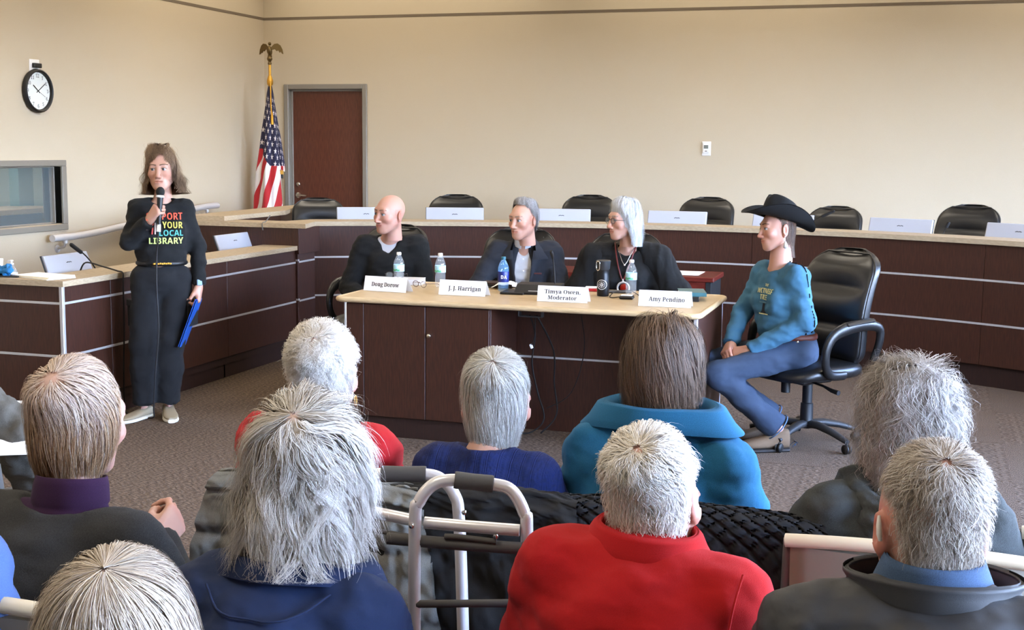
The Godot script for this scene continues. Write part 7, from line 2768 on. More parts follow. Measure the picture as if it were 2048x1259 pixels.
func make_audience() -> void:
	var dark_trousers := cloth(Color(0.10, 0.10, 0.12), 20.0, 0.4, 0.95, 0.1)
	var skin := PALE

	# --- front row
	# white curly short hair, red blouse
	var s := sitter("seated woman with short curly white hair and a red blouse, in the front row", Vector3(-1.444, 1.188, -2.93), 4.0, {"look": Vector3(4, 6, -2), "lean": 0.03, "nr": 0.050, "girth": 0.98, "neck": Vector3(0, 0.945, -0.025), "sl": Vector3(0.160, 0.885, -0.03), "sr": Vector3(-0.165, 0.875, -0.03)})
	var t: Node3D = s[0]
	var d: Dictionary = s[1]
	add_body(t, d, skin, "back")
	var red := cloth(Color(0.74, 0.075, 0.115), 30.0, 0.5, 0.9, 0.15, 0.06)
	var sh := add_shirt(t, d, "blouse", red, {"th": 0.010, "cell": 0.0095, "ar": 0.050, "hem": 0.5, "open": Vector3(0.066, 0.06, 0.066), "open_at": Vector3(0, 0.05, 0.015), "wrinkle": 0.011, "seed": 31, "wf": 6.0})
	part(sh, "collar", collar_mesh(Transform3D(Basis(), (d.neck as Vector3) + Vector3(0, 0.0, 0.005)), [[0.036, 0.060, 0.062], [0.030, 0.068, 0.070], [-0.005, 0.088, 0.090], [-0.030, 0.102, 0.102]], 45, 315, 0.004, 0.0), red)
	# shoulder yoke seams
	seam(sh, [Vector3(-0.12, 0.86, 0), Vector3(-0.06, 0.852, 0), Vector3(0.06, 0.852, 0), Vector3(0.12, 0.86, 0)], red)
	seam(sh, [Vector3(-0.155, 0.90, 0), Vector3(-0.145, 0.83, 0), Vector3(-0.140, 0.74, 0)], red)
	seam(sh, [Vector3(0.155, 0.90, 0), Vector3(0.145, 0.83, 0), Vector3(0.140, 0.74, 0)], red)
	legs(t, d, dark_trousers)
	add_hair(t, d, [[0.140, 0, 0, 0, -0.02], [0.132, 0.043, 0.05, 0.046, -0.02], [0.108, 0.073, 0.084, 0.082, -0.018], [0.070, 0.088, 0.1, 0.102, -0.015], [0.020, 0.092, 0.1, 0.110, -0.012], [-0.035, 0.083, 0.09, 0.098, -0.014], [-0.085, 0.064, 0.07, 0.075, -0.02], [-0.115, 0.055, 0.05, 0.062, -0.022]],
		{"limit": [[0, 0.36], [50, 0.42], [75, 0.50], [104, 0.50], [122, 0.86], [180, 1.0]], "colors": white_set(), "scalp": lin(0.85, 0.66, 0.62), "bald": 0.05, "count": 4200, "clumps": 520, "width": 0.0022, "length": 0.15, "curl": 0.0065, "freq": 60.0, "drift": 3.0, "lift": 0.015, "seed": 41, "swirl": 0.4, "seg": 10, "side": [Color(0.62, 0.60, 0.60), 0.62], "fly": 0.004, "pole": 34}, -8.0)
	var er := nst()
	var hx := head_xf(d)
	for q in [1.0, -1.0]:
		var pts := []
		for i in 13:
			var a := TAU * i / 12.0
			pts.append(hx * Vector3(q * 0.080, -0.062 + cos(a) * 0.013, -0.004 + sin(a) * 0.010))
		tube(er, pts, 0.0015, 5, false)
	part(t, "hoop_earring", er, M.gold)

	# short grey hair, blue cable sweater
	s = sitter("seated woman with short straight grey hair and a royal blue cable-knit sweater", Vector3(-0.976, 1.152, -2.92), -2.0, {"look": Vector3(6, 14, 0), "lean": 0.03, "nr": 0.050, "girth": 0.95, "neck": Vector3(0, 0.915, -0.03), "sl": Vector3(0.135, 0.845, -0.03), "sr": Vector3(-0.135, 0.840, -0.03)})
	t = s[0]
	d = s[1]
	add_body(t, d, skin.lerp(FAIR, 0.5), "back")
	var knit := cloth(Color(0.05, 0.135, 0.38), 12.0, 0.3, 0.95, 0.15)
	knit.normal_texture = cable_texture()
	knit.normal_scale = 1.0
	knit.uv1_scale = Vector3.ONE * 6.2
	sh = add_shirt(t, d, "cable_sweater", knit, {"th": 0.010, "cell": 0.0095, "ar": 0.048, "hem": 0.5, "open": Vector3(0.076, 0.055, 0.078), "open_at": Vector3(0, 0.040, 0.015), "wrinkle": 0.008})
	legs(t, d, dark_trousers)
	add_hair(t, d, [[0.140, 0, 0, 0, -0.025], [0.132, 0.042, 0.05, 0.045, -0.025], [0.108, 0.070, 0.084, 0.080, -0.022], [0.070, 0.082, 0.1, 0.098, -0.018], [0.020, 0.086, 0.1, 0.106, -0.015], [-0.035, 0.080, 0.09, 0.098, -0.016], [-0.085, 0.066, 0.07, 0.080, -0.02], [-0.125, 0.054, 0.05, 0.066, -0.022]],
		{"limit": [[0, 0.38], [45, 0.44], [70, 0.50], [98, 0.50], [118, 0.84], [140, 0.93], [180, 0.94]], "colors": [lin(0.60, 0.585, 0.56), lin(0.73, 0.72, 0.69), lin(0.83, 0.82, 0.79), lin(0.92, 0.91, 0.88)], "scalp": lin(0.80, 0.66, 0.61), "bald": 0.06, "count": 4200, "clumps": 420, "width": 0.0021, "length": 0.36, "curl": 0.0022, "freq": 11.0, "drift": 1.1, "lift": 0.011, "seed": 43, "swirl": 0.5, "seg": 9, "ragged": 0.05, "fly": 0.006, "pole": 26}, -10.0)

	# full brown hair, teal fleece with a wide collar
	s = sitter("seated person with full brown hair and a teal fleece with a wide standing collar", Vector3(-0.572, 1.232, -3.0), -4.0, {"look": Vector3(4, -6, 0), "lean": 0.03, "nr": 0.052, "girth": 1.0, "neck": Vector3(0, 0.985, -0.025), "sl": Vector3(0.160, 0.905, -0.03), "sr": Vector3(-0.170, 0.885, -0.02), "el": Vector3(0.220, 0.66, 0.0), "er": Vector3(-0.245, 0.64, 0.02)})
	t = s[0]
	d = s[1]
	add_body(t, d, skin, "back")
	var teal := cloth(Color(0.13, 0.43, 0.60), 22.0, 0.6, 1.0, 0.4, 0.10)
	sh = add_shirt(t, d, "fleece_jacket", teal, {"th": 0.020, "cell": 0.0095, "ar": 0.060, "hem": 0.5, "cuff": 0.8, "open": Vector3(0.064, 0.05, 0.06), "open_at": Vector3(0, 0.06, 0.015), "wrinkle": 0.011, "seed": 51, "wf": 4.5})
	part(sh, "collar", collar_mesh(Transform3D(Basis(Vector3.RIGHT, -0.06), (d.neck as Vector3) + Vector3(0, 0.0, 0.005)), [[-0.045, 0.100, 0.092], [-0.02, 0.088, 0.084], [0.02, 0.086, 0.082], [0.052, 0.090, 0.088], [0.066, 0.097, 0.096], [0.062, 0.106, 0.104], [0.03, 0.120, 0.112], [0.012, 0.132, 0.116]], 35, 325, 0.007, 0.075), teal)
	seam(sh, [Vector3(-0.03, 0.98, 0), Vector3(-0.06, 0.90, 0), Vector3(-0.10, 0.82, 0)], teal)
	seam(sh, [Vector3(-0.20, 0.80, 0), Vector3(-0.10, 0.83, 0), Vector3(0.05, 0.84, 0), Vector3(0.18, 0.80, 0)], teal)
	legs(t, d, dark_trousers)
	add_hair(t, d, [[0.150, 0, 0, 0, -0.03], [0.142, 0.048, 0.05, 0.05, -0.03], [0.116, 0.082, 0.086, 0.090, -0.026], [0.072, 0.096, 0.104, 0.112, -0.022], [0.018, 0.099, 0.102, 0.122, -0.02], [-0.040, 0.094, 0.092, 0.118, -0.02], [-0.085, 0.076, 0.075, 0.092, -0.024], [-0.118, 0.054, 0.055, 0.068, -0.026]],
		{"limit": [[0, 0.38], [40, 0.44], [70, 0.68], [90, 0.74], [105, 0.92], [180, 1.0]], "colors": [lin(0.23, 0.165, 0.12), lin(0.33, 0.245, 0.175), lin(0.43, 0.325, 0.24), lin(0.55, 0.43, 0.32)], "count": 5200, "clumps": 360, "width": 0.0022, "length": 0.45, "curl": 0.0065, "freq": 13.0, "drift": 1.1, "converge": 0.8, "loose": 0.25, "lift": 0.012, "seed": 47, "swirl": 1.1, "seg": 11, "ragged": 0.06, "fly": 0.004, "pole": -26}, -8.0)

	# grey wild curls, grey hooded sweater
	s = sitter("seated person with tousled grey curls and a dark grey hooded sweatshirt at right", Vector3(-0.012, 1.178, -2.80), 6.0, {"look": Vector3(12, 16, 2), "lean": 0.07, "girth": 1.0, "sl": Vector3(0.165, 0.865, -0.02), "sr": Vector3(-0.155, 0.870, -0.02), "el": Vector3(0.245, 0.63, 0.0), "er": Vector3(-0.23, 0.62, 0.02), "head": Vector3(0, 1.032, 0.075), "neck": Vector3(0, 0.925, 0.01)})
	t = s[0]
	d = s[1]
	add_body(t, d, FAIR, "back")
	var grey := cloth(Color(0.245, 0.265, 0.265), 18.0, 0.6, 0.95, 0.2)
	sh = add_shirt(t, d, "hooded_sweatshirt", grey, {"th": 0.016, "cell": 0.0095, "ar": 0.058, "hem": 0.5, "open": Vector3(0.060, 0.05, 0.055), "open_at": Vector3(0, 0.055, 0.02), "wrinkle": 0.011, "seed": 61, "wf": 5.0})
	hood(sh, d, grey)
	legs(t, d, dark_trousers)
	add_hair(t, d, [[0.165, 0, 0, 0, -0.02], [0.154, 0.058, 0.06, 0.055, -0.02], [0.124, 0.096, 0.1, 0.096, -0.02], [0.072, 0.113, 0.112, 0.118, -0.018], [0.015, 0.117, 0.108, 0.126, -0.018], [-0.045, 0.113, 0.098, 0.120, -0.02], [-0.095, 0.098, 0.08, 0.104, -0.024], [-0.130, 0.082, 0.06, 0.088, -0.026]],
		{"limit": [[0, 0.40], [40, 0.44], [62, 0.75], [80, 1.0], [180, 1.0]], "colors": [lin(0.44, 0.39, 0.34), lin(0.57, 0.53, 0.49), lin(0.70, 0.675, 0.65), lin(0.86, 0.84, 0.82)], "count": 5200, "clumps": 300, "width": 0.0020, "length": 0.30, "curl": 0.0130, "freq": 28.0, "drift": 2.5, "fit": 0.82, "lift": 0.020, "seed": 53, "swirl": 0.5, "seg": 16, "ragged": 0.16, "fly": 0.014, "stray": 0.07, "inset": 0.008, "pole": 10}, -8.0)

	# the person in grey cut by the left edge, a sheet of paper on the lap
	s = sitter("person in a grey top leaning in at the left edge, head outside the picture", Vector3(-2.80, 1.25, -2.95), 0.0, {"lean": 0.12, "girth": 1.05, "sl": Vector3(0.18, 0.93, 0.03), "sr": Vector3(-0.24, 0.93, 0.05), "er": Vector3(-0.46, 0.80, 0.06), "wr": Vector3(-0.33, 0.58, 0.30)})
	t = s[0]
	d = s[1]
	add_body(t, d, FAIR, "back")
	var drab := cloth(Color(0.37, 0.36, 0.335), 18.0, 0.6, 0.95, 0.15)
	add_shirt(t, d, "jacket", drab, {"th": 0.018, "cell": 0.012, "ar": 0.075, "hem": 0.5, "wrinkle": 0.016, "seed": 71, "wf": 7.0})
	legs(t, d, drab)
	add_hair(t, d, short_rows(), {"limit": short_limit(), "colors": grey_set(0.4, 0.7), "count": 1200, "clumps": 240, "width": 0.003, "length": 0.3, "seed": 3, "seg": 6}, -12.0)

	# --- second row
	# light brown hair thinning at the crown, purple turtleneck under a grey sweater
	s = sitter("seated woman with light brown hair, purple turtleneck and charcoal sweater at left", Vector3(-1.70, 1.180, -2.275), 2.0, {"look": Vector3(8, -6, 2), "lean": 0.08, "girth": 1.12, "nr": 0.056, "sl": Vector3(0.190, 0.825, -0.03), "sr": Vector3(-0.190, 0.800, -0.02), "neck": Vector3(-0.015, 0.895, 0.01), "er": Vector3(-0.27, 0.60, 0.06), "wr": Vector3(-0.075, 0.735, 0.235), "hdr": Vector3(-0.1, 0.45, 0.9), "pr": Vector3(0.9, -0.3, 0.1), "cr": [50, 55, 60, 64], "tbr": 0.6})
	t = s[0]
	d = s[1]
	add_body(t, d, skin, "back")
	var char_ := cloth(Color(0.235, 0.24, 0.245), 16.0, 0.9, 1.0, 0.3, 0.22)
	sh = add_shirt(t, d, "sweater", char_, {"th": 0.018, "cell": 0.0095, "ar": 0.058, "hem": 0.5, "open": Vector3(0.112, 0.065, 0.105), "open_at": Vector3(0, 0.025, 0.005), "wrinkle": 0.011, "seed": 81, "wf": 4.0})
	var purple := cloth(Color(0.23, 0.09, 0.26), 30.0, 0.8, 0.95, 0.2)
	add_shirt(t, d, "turtleneck", purple, {"th": 0.004, "cell": 0.011, "ar": 0.045, "arms": 0.4, "hem": 0.6, "open": Vector3(0.058, 0.05, 0.056), "open_at": Vector3(0, 0.05, 0.01), "wrinkle": 0.006})
	part(t, "turtleneck_collar", collar_mesh(Transform3D(Basis(Vector3.RIGHT, 0.16), (d.neck as Vector3) + Vector3(0, -0.005, 0.0)), [[-0.035, 0.092, 0.084], [-0.012, 0.074, 0.072], [-0.004, 0.070, 0.070], [0.004, 0.074, 0.074], [0.040, 0.070, 0.070], [0.055, 0.066, 0.066]], 0, 360, 0.006, 0.0), purple)
	legs(t, d, dark_trousers)
	add_hair(t, d, [[0.145, 0, 0, 0, -0.03], [0.137, 0.046, 0.06, 0.045, -0.03], [0.112, 0.078, 0.096, 0.082, -0.026], [0.070, 0.094, 0.11, 0.104, -0.022], [0.020, 0.098, 0.106, 0.114, -0.018], [-0.040, 0.092, 0.095, 0.110, -0.02], [-0.095, 0.070, 0.075, 0.086, -0.024], [-0.140, 0.052, 0.055, 0.066, -0.028]],
		{"limit": [[0, 0.40], [40, 0.44], [62, 0.62], [85, 0.80], [105, 0.92], [180, 1.0]], "colors": [lin(0.36, 0.25, 0.17), lin(0.52, 0.39, 0.27), lin(0.68, 0.54, 0.39), lin(0.82, 0.70, 0.55), lin(0.84, 0.80, 0.75)], "scalp": lin(0.82, 0.68, 0.63), "bald": 0.17, "crown": [lin(0.90, 0.84, 0.80), 0.42], "count": 5200, "clumps": 260, "width": 0.0023, "length": 0.45, "curl": 0.0030, "freq": 9.0, "drift": 0.8, "lift": 0.012, "seed": 59, "swirl": 0.35, "seg": 11, "ragged": 0.10, "fly": 0.006, "pole": 30, "side": [Color(0.82, 0.78, 0.74), 0.35]}, -10.0)
	var paper := nst()
	box(paper, Transform3D(Basis(Vector3.UP, 0.5) * Basis(Vector3.RIGHT, 0.35), Vector3(-2.30, 0.86, -2.90)), Vector3(0.215, 0.0015, 0.28), 0.0003)
	single("paper_sheet", paper, M.paper, "white sheet of paper held at the left edge above the grey lap", "paper")

	# grey tousled hair, navy jacket
	s = sitter("seated woman with tousled ash grey hair and a navy jacket, left of the walking frame", Vector3(-1.058, 1.172, -2.07), 2.0, {"look": Vector3(14, 4, -1), "lean": 0.08, "girth": 1.0, "head": Vector3(0, 1.020, 0.085), "neck": Vector3(0, 0.885, 0.02), "sl": Vector3(0.160, 0.815, -0.02), "sr": Vector3(-0.160, 0.805, -0.02), "el": Vector3(0.235, 0.60, 0.02), "er": Vector3(-0.265, 0.58, 0.02), "hl": Vector3(0.11, 0.515, 0.0), "kr": Vector3(-0.06, 0.50, 0.38), "kl": Vector3(0.16, 0.50, 0.40)})
	t = s[0]
	d = s[1]
	add_body(t, d, skin, "back")
	var navy := cloth(Color(0.045, 0.135, 0.285), 34.0, 0.5, 0.9, 0.15, 0.08)
	sh = add_shirt(t, d, "navy_jacket", navy, {"th": 0.018, "cell": 0.0085, "ar": 0.056, "hem": 0.5, "open": Vector3(0.075, 0.05, 0.07), "open_at": Vector3(0, 0.055, 0.015), "wrinkle": 0.011, "seed": 91, "wf": 5.5})
	part(sh, "collar", collar_mesh(Transform3D(Basis(Vector3.RIGHT, 0.12), (d.neck as Vector3) + Vector3(0, -0.01, 0.0)), [[-0.050, 0.128, 0.112], [-0.042, 0.116, 0.104], [-0.01, 0.102, 0.094], [0.028, 0.106, 0.098], [0.036, 0.112, 0.104], [0.022, 0.122, 0.112], [0.0, 0.128, 0.118]], 42, 318, 0.006, 0.045), navy)
	seam(sh, [Vector3(-0.115, 0.875, 0), Vector3(-0.06, 0.845, 0), Vector3(0.06, 0.845, 0), Vector3(0.115, 0.875, 0)], navy)
	zipper(sh, d)
	legs(t, d, dark_trousers)
	add_hair(t, d, [[0.158, 0, 0, 0, -0.02], [0.147, 0.058, 0.06, 0.055, -0.02], [0.118, 0.097, 0.1, 0.096, -0.02], [0.066, 0.116, 0.114, 0.120, -0.018], [0.005, 0.121, 0.11, 0.128, -0.018], [-0.055, 0.124, 0.1, 0.130, -0.02], [-0.105, 0.118, 0.09, 0.132, -0.022], [-0.150, 0.108, 0.08, 0.138, -0.024]],
		{"limit": [[0, 0.38], [40, 0.44], [60, 0.78], [75, 1.0], [180, 1.0]], "colors": [lin(0.52, 0.48, 0.425), lin(0.66, 0.62, 0.565), lin(0.80, 0.775, 0.735), lin(0.92, 0.91, 0.885)], "scalp": lin(0.84, 0.72, 0.68), "bald": 0.07, "count": 6200, "clumps": 130, "converge": 0.85, "loose": 0.22, "width": 0.0023, "length": 0.42, "curl": 0.0095, "freq": 14.0, "drift": 1.2, "fit": 0.84, "lift": 0.018, "seed": 61, "swirl": 0.6, "seg": 14, "ragged": 0.24, "flip": 0.026, "fly": 0.010, "stray": 0.05, "inset": 0.006, "pole": 34}, -6.0)

	# white waves, red fleece
	s = sitter("seated person with wavy white hair and a bright red fleece, head tilted right", Vector3(-0.445, 1.128, -2.265), -3.0, {"look": Vector3(9, -2, -7), "lean": 0.07, "girth": 1.12, "nr": 0.060, "hs": 1.0, "sl": Vector3(0.170, 0.870, -0.03), "sr": Vector3(-0.175, 0.840, -0.02), "neck": Vector3(0.0, 0.945, 0.01), "el": Vector3(0.240, 0.60, 0.0), "er": Vector3(-0.240, 0.58, 0.0)})
	t = s[0]
	d = s[1]
	add_body(t, d, RUDDY.lerp(PALE, 0.5), "back")
	var fleece := cloth(Color(0.70, 0.035, 0.055), 24.0, 0.6, 1.0, 0.3, 0.07)
	sh = add_shirt(t, d, "red_fleece", fleece, {"th": 0.018, "cell": 0.0085, "ar": 0.056, "hem": 0.5, "cuff": 0.8, "open": Vector3(0.070, 0.05, 0.066), "open_at": Vector3(0, 0.06, 0.01), "wrinkle": 0.011, "seed": 101, "wf": 4.0})
	part(sh, "collar", collar_mesh(Transform3D(Basis(Vector3(0, 0, 1), 0.08), (d.neck as Vector3) + Vector3(0, -0.005, 0.0)), [[-0.022, 0.096, 0.092], [0.0, 0.086, 0.082], [0.020, 0.080, 0.077], [0.028, 0.083, 0.080], [0.020, 0.090, 0.087], [0.000, 0.099, 0.095], [-0.012, 0.106, 0.101]], 40, 320, 0.005, 0.012), fleece)
	seam(sh, [Vector3(-0.19, 0.92, 0), Vector3(-0.175, 0.82, 0), Vector3(-0.165, 0.70, 0)], fleece)
	legs(t, d, dark_trousers)
	add_hair(t, d, [[0.142, 0, 0, 0, -0.02], [0.134, 0.044, 0.05, 0.046, -0.02], [0.110, 0.074, 0.086, 0.084, -0.018], [0.068, 0.088, 0.1, 0.104, -0.015], [0.016, 0.091, 0.1, 0.110, -0.013], [-0.036, 0.082, 0.088, 0.100, -0.015], [-0.085, 0.070, 0.07, 0.084, -0.018], [-0.115, 0.062, 0.05, 0.074, -0.02]],
		{"limit": [[0, 0.36], [50, 0.42], [70, 0.46], [114, 0.46], [130, 0.76], [150, 0.82], [180, 0.82]], "colors": white_set(), "scalp": lin(0.88, 0.68, 0.64), "bald": 0.10, "count": 5600, "clumps": 340, "width": 0.0024, "length": 0.24, "curl": 0.0062, "freq": 26.0, "drift": 2.2, "fit": 0.83, "lift": 0.015, "seed": 67, "swirl": 0.9, "seg": 12, "ragged": 0.04, "fly": 0.006, "pole": 34}, -8.0)

	# grey haired man with a hearing aid, dark jacket with a chest-back emblem
	s = sitter("grey haired man with a hearing aid and a dark puffy jacket at lower right", Vector3(0.034, 1.188, -2.045), 4.0, {"look": Vector3(6, 12, 0), "lean": 0.06, "girth": 1.14, "nr": 0.060, "hs": 1.02, "sl": Vector3(0.190, 0.885, -0.03), "sr": Vector3(-0.200, 0.890, -0.03), "neck": Vector3(-0.005, 0.985, 0.015), "el": Vector3(0.26, 0.60, 0.0), "er": Vector3(-0.27, 0.60, 0.0)})
	t = s[0]
	d = s[1]
	add_body(t, d, RUDDY, "man")
	var puffy := cloth(Color(0.135, 0.14, 0.15), 30.0, 0.35, 0.6, 0.15, 0.06)
	sh = add_shirt(t, d, "dark_jacket", puffy, {"th": 0.022, "cell": 0.0085, "ar": 0.058, "hem": 0.5, "cuff": 0.8, "open": Vector3(0.095, 0.06, 0.09), "open_at": Vector3(0, 0.045, 0.01), "wrinkle": 0.011, "seed": 111, "wf": 5.0})
	part(sh, "collar", collar_mesh(Transform3D(Basis(Vector3.RIGHT, 0.05), (d.neck as Vector3) + Vector3(0, -0.025, 0.0)), [[-0.035, 0.128, 0.116], [-0.014, 0.118, 0.106], [0.004, 0.110, 0.100], [0.013, 0.114, 0.104], [0.024, 0.106, 0.098], [0.036, 0.110, 0.100], [0.044, 0.106, 0.097], [0.040, 0.100, 0.092]], 30, 330, 0.008, 0.03), puffy)
	var blue := cloth(Color(0.27, 0.37, 0.50), 26.0, 0.4, 0.95, 0.1)
	part(t, "shirt_collar", collar_mesh(Transform3D(Basis(), (d.neck as Vector3) + Vector3(0, 0.0, 0.0)), [[-0.030, 0.100, 0.090], [0.0, 0.086, 0.080], [0.030, 0.074, 0.072], [0.040, 0.070, 0.069], [0.034, 0.066, 0.066]], 20, 340, 0.004, 0.0), blue)
	emblem(sh, d)
	legs(t, d, dark_trousers)
	add_hair(t, d, [[0.138, 0, 0, 0, -0.02], [0.130, 0.042, 0.05, 0.045, -0.02], [0.106, 0.071, 0.084, 0.081, -0.018], [0.066, 0.085, 0.1, 0.101, -0.015], [0.016, 0.087, 0.1, 0.108, -0.013], [-0.036, 0.079, 0.088, 0.098, -0.015], [-0.085, 0.067, 0.07, 0.082, -0.018], [-0.118, 0.060, 0.05, 0.070, -0.02]],
		{"limit": [[0, 0.36], [50, 0.40], [70, 0.44], [114, 0.44], [130, 0.70], [150, 0.78], [180, 0.80]], "colors": [lin(0.47, 0.41, 0.35), lin(0.61, 0.555, 0.495), lin(0.75, 0.71, 0.665), lin(0.88, 0.86, 0.83)], "scalp": lin(0.76, 0.56, 0.48), "bald": 0.10, "count": 5600, "clumps": 520, "width": 0.0018, "length": 0.17, "curl": 0.0050, "freq": 30.0, "drift": 2.2, "fit": 0.83, "lift": 0.012, "seed": 71, "swirl": 0.5, "seg": 9, "ragged": 0.05, "fly": 0.006, "pole": 22}, -8.0)
	hx = head_xf(d)
	var ha := nst()
	tube(ha, [hx * Vector3(0.084, 0.026, -0.026), hx * Vector3(0.086, 0.014, -0.034), hx * Vector3(0.086, 0.0, -0.037), hx * Vector3(0.084, -0.010, -0.036)], [0.0025, 0.0042, 0.0045, 0.003], 8)
	part(t, "hearing_aid", ha, M.white_paint)

	# --- nearest row
	s = sitter("person with long smooth blonde-grey hair nearest the camera at lower left", Vector3(-0.965, 1.112, -1.362), 6.0, {"look": Vector3(6, 4, 0), "lean": 0.06, "girth": 1.0, "head": Vector3(0, 0.958, 0.06), "neck": Vector3(0, 0.84, 0.0)})
	t = s[0]
	d = s[1]
	add_body(t, d, skin, "back")
	add_shirt(t, d, "maroon_top", cloth(Color(0.35, 0.10, 0.14), 26.0, 0.5, 0.95, 0.15), {"th": 0.012, "cell": 0.011, "hem": 0.5, "wrinkle": 0.011})
	legs(t, d, dark_trousers)
	add_hair(t, d, [[0.158, 0, 0, 0, -0.012], [0.148, 0.055, 0.06, 0.055, -0.012], [0.118, 0.090, 0.094, 0.094, -0.014], [0.066, 0.107, 0.106, 0.116, -0.014], [0.0, 0.115, 0.104, 0.124, -0.016], [-0.07, 0.120, 0.095, 0.124, -0.02], [-0.14, 0.122, 0.085, 0.118, -0.025], [-0.20, 0.118, 0.075, 0.108, -0.03]],
		{"limit": [[0, 0.36], [40, 0.42], [58, 0.8], [70, 1.0], [180, 1.0]], "colors": [lin(0.52, 0.46, 0.40), lin(0.67, 0.61, 0.55), lin(0.80, 0.75, 0.68), lin(0.92, 0.87, 0.79)], "scalp": lin(0.84, 0.73, 0.67), "bald": 0.05, "count": 9000, "clumps": 380, "width": 0.0017, "length": 0.95, "curl": 0.0022, "freq": 6.0, "lift": 0.011, "seed": 73, "swirl": 0.15, "seg": 15, "ragged": 0.08, "fly": 0.006, "stray": 0.05, "pole": 14}, -8.0)
	# the pale blue shoulder in the lower left corner
	s = sitter("person in a pale blue shirt, only a shoulder showing in the lower left corner", Vector3(-1.67, 1.20, -1.78), 4.0, {"lean": 0.05})
	t = s[0]
	d = s[1]
	add_body(t, d, skin, "back")
	var pale := cloth(Color(0.33, 0.44, 0.66), 30.0, 0.5, 0.9, 0.1)
	add_shirt(t, d, "pale_blue_shirt", pale, {"th": 0.014, "cell": 0.011, "hem": 0.5, "wrinkle": 0.011})
	legs(t, d, dark_trousers)
	add_hair(t, d, short_rows(), {"limit": short_limit(), "colors": grey_set(0.4, 0.7), "count": 1200, "clumps": 240, "width": 0.003, "length": 0.3, "seed": 5, "seg": 6}, -12.0)


func short_rows() -> Array:
	return [[0.138, 0, 0, 0, -0.02], [0.130, 0.042, 0.05, 0.045, -0.02], [0.106, 0.071, 0.084, 0.081, -0.018], [0.066, 0.085, 0.1, 0.101, -0.015], [0.016, 0.087, 0.1, 0.108, -0.013], [-0.036, 0.079, 0.088, 0.098, -0.015], [-0.085, 0.067, 0.07, 0.082, -0.018]]


func short_limit() -> Array:
	return [[0, 0.40], [50, 0.44], [76, 0.60], [96, 0.62], [116, 0.90], [180, 1.0]]


func legs(t: Node3D, d: Dictionary, m: Material) -> void:
	add_trousers(t, d, m, {"cell": 0.02})
	add_shoes(t, d, M.black, M.black_matte)


# a seam on the back of a garment: (x, y) points pressed on to the back from behind
func seam(sh: MeshInstance3D, pts: Array, m: Material) -> void:
	var P: PackedVector3Array = sh.mesh.surface_get_arrays(0)[Mesh.ARRAY_VERTEX]
	var path := spline(pts, 6)
	var out := []
	for q in path:
		var z := 1e9
		for p in P:
			if absf(p.x - q.x) < 0.010 and absf(p.y - q.y) < 0.010 and p.z < z:
				z = p.z
		if z < 1e8:
			out.append(Vector3(q.x, q.y, z - 0.0005))
	if out.size() > 2:
		var st := nst()
		tube(st, out, 0.0022, 6)
		part(sh, "seam", st, m)


func zipper(sh: MeshInstance3D, d: Dictionary) -> void:
	var st := nst()
	var pts := []
	for i in 20:
		var a := deg_to_rad(lerpf(75.0, 285.0, i / 19.0))
		pts.append((d.neck as Vector3) + Vector3(sin(a) * 0.104, 0.026, cos(a) * 0.099))
	tube(st, pts, 0.0028, 6)
	part(sh, "zip", st, M.satin)


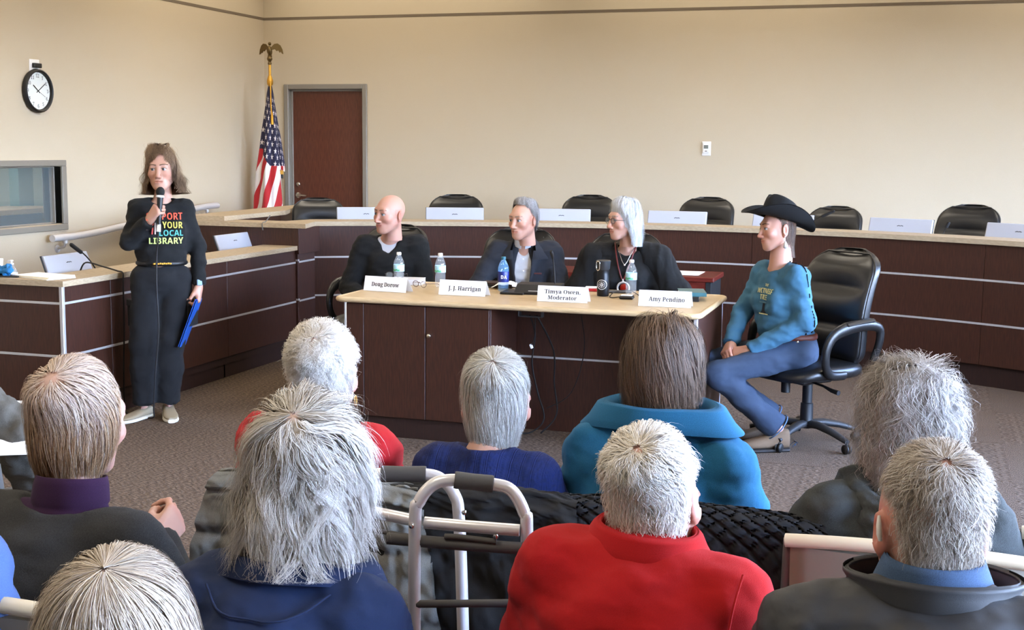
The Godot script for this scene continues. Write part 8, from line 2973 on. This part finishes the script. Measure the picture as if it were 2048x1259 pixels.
func hood(sh: MeshInstance3D, d: Dictionary, m: Material) -> void:
	var nk: Vector3 = d.neck
	var f := Fld.new(nk + Vector3(-0.2, -0.2, -0.22), nk + Vector3(0.2, 0.14, 0.16), 0.008)
	for i in 9:
		var a := lerpf(0.9, TAU - 0.9, i / 9.0)
		var b := lerpf(0.9, TAU - 0.9, (i + 1) / 9.0)
		var pa := nk + Vector3(sin(a) * 0.10, 0.012 - 0.045 * maxf(0.0, -cos(a)), cos(a) * 0.098)
		var pb := nk + Vector3(sin(b) * 0.10, 0.012 - 0.045 * maxf(0.0, -cos(b)), cos(b) * 0.098)
		f.cap(pa, pb, 0.034, 0.034, 0.02)
	f.ell(nk + Vector3(0, -0.085, -0.105), Vector3(0.10, 0.075, 0.035), 0.04)
	var n := FastNoiseLite.new()
	n.frequency = 9.0
	n.seed = 4
	var g := Geo.new()
	f.emit(g, Color.WHITE, n, 0.03, Vector3(0.7, 1.8, 1.0))
	part(sh, "hood", g, m)


func emblem(sh: MeshInstance3D, d: Dictionary) -> void:
	# two interlocked arcs, high on the back
	var x := Transform3D(Basis(Vector3.UP, PI), Vector3(-0.030, 0.895, 0.0))
	for s in [1.0, -1.0]:
		var poly := PackedVector2Array()
		var k := 14
		for i in k + 1:
			var u := -1.0 + 2.0 * i / k
			poly.append(Vector2(u * 0.020, s * (0.0015 + 0.0135 * u * u * u * u + 0.0025 * u * u)) + Vector2(0, s * -0.004))
		for i in k + 1:
			var u := 1.0 - 2.0 * i / k
			poly.append(Vector2(u * (0.0185 if absf(u) > 0.9 else 0.0165), s * (0.0055 + 0.0095 * absf(u) * u * u + 0.0010)) + Vector2(0, s * -0.004))
		var st := nst()
		extrude(st, Transform3D(), poly, 0.0006)
		print_on(null, sh, "emblem", st.commit(), M.satin, x, 0.002)


func cable_texture() -> ImageTexture:
	# knitted ribs with cables winding between them, as a normal map
	var n := 512
	var im := Image.create(n, n, false, Image.FORMAT_RGBF)
	for y in n:
		for x in n:
			var u := float(x) / n * 6.0
			var v := float(y) / n * 6.0
			var c := fposmod(u, 1.0) - 0.5
			var h := 0.0
			h -= 0.9 * exp(-pow((absf(c) - 0.42) / 0.05, 2.0))
			var tw := 0.16 * sin(v * TAU * 0.5)
			if int(floor(u)) % 2 == 0:
				h += 0.55 * exp(-pow((c - tw) / 0.10, 2.0)) + 0.45 * exp(-pow((c + tw) / 0.10, 2.0))
			else:
				h += 0.35 * cos(c * TAU * 2.0)
			h += 0.10 * sin(v * TAU * 8.0 + absf(c) * 9.0)
			im.set_pixel(x, y, Color(h * 0.4 + 0.5, h * 0.4 + 0.5, h * 0.4 + 0.5))
	im.convert(Image.FORMAT_RGBA8)
	im.bump_map_to_normal_map(8.0)
	return ImageTexture.create_from_image(im)
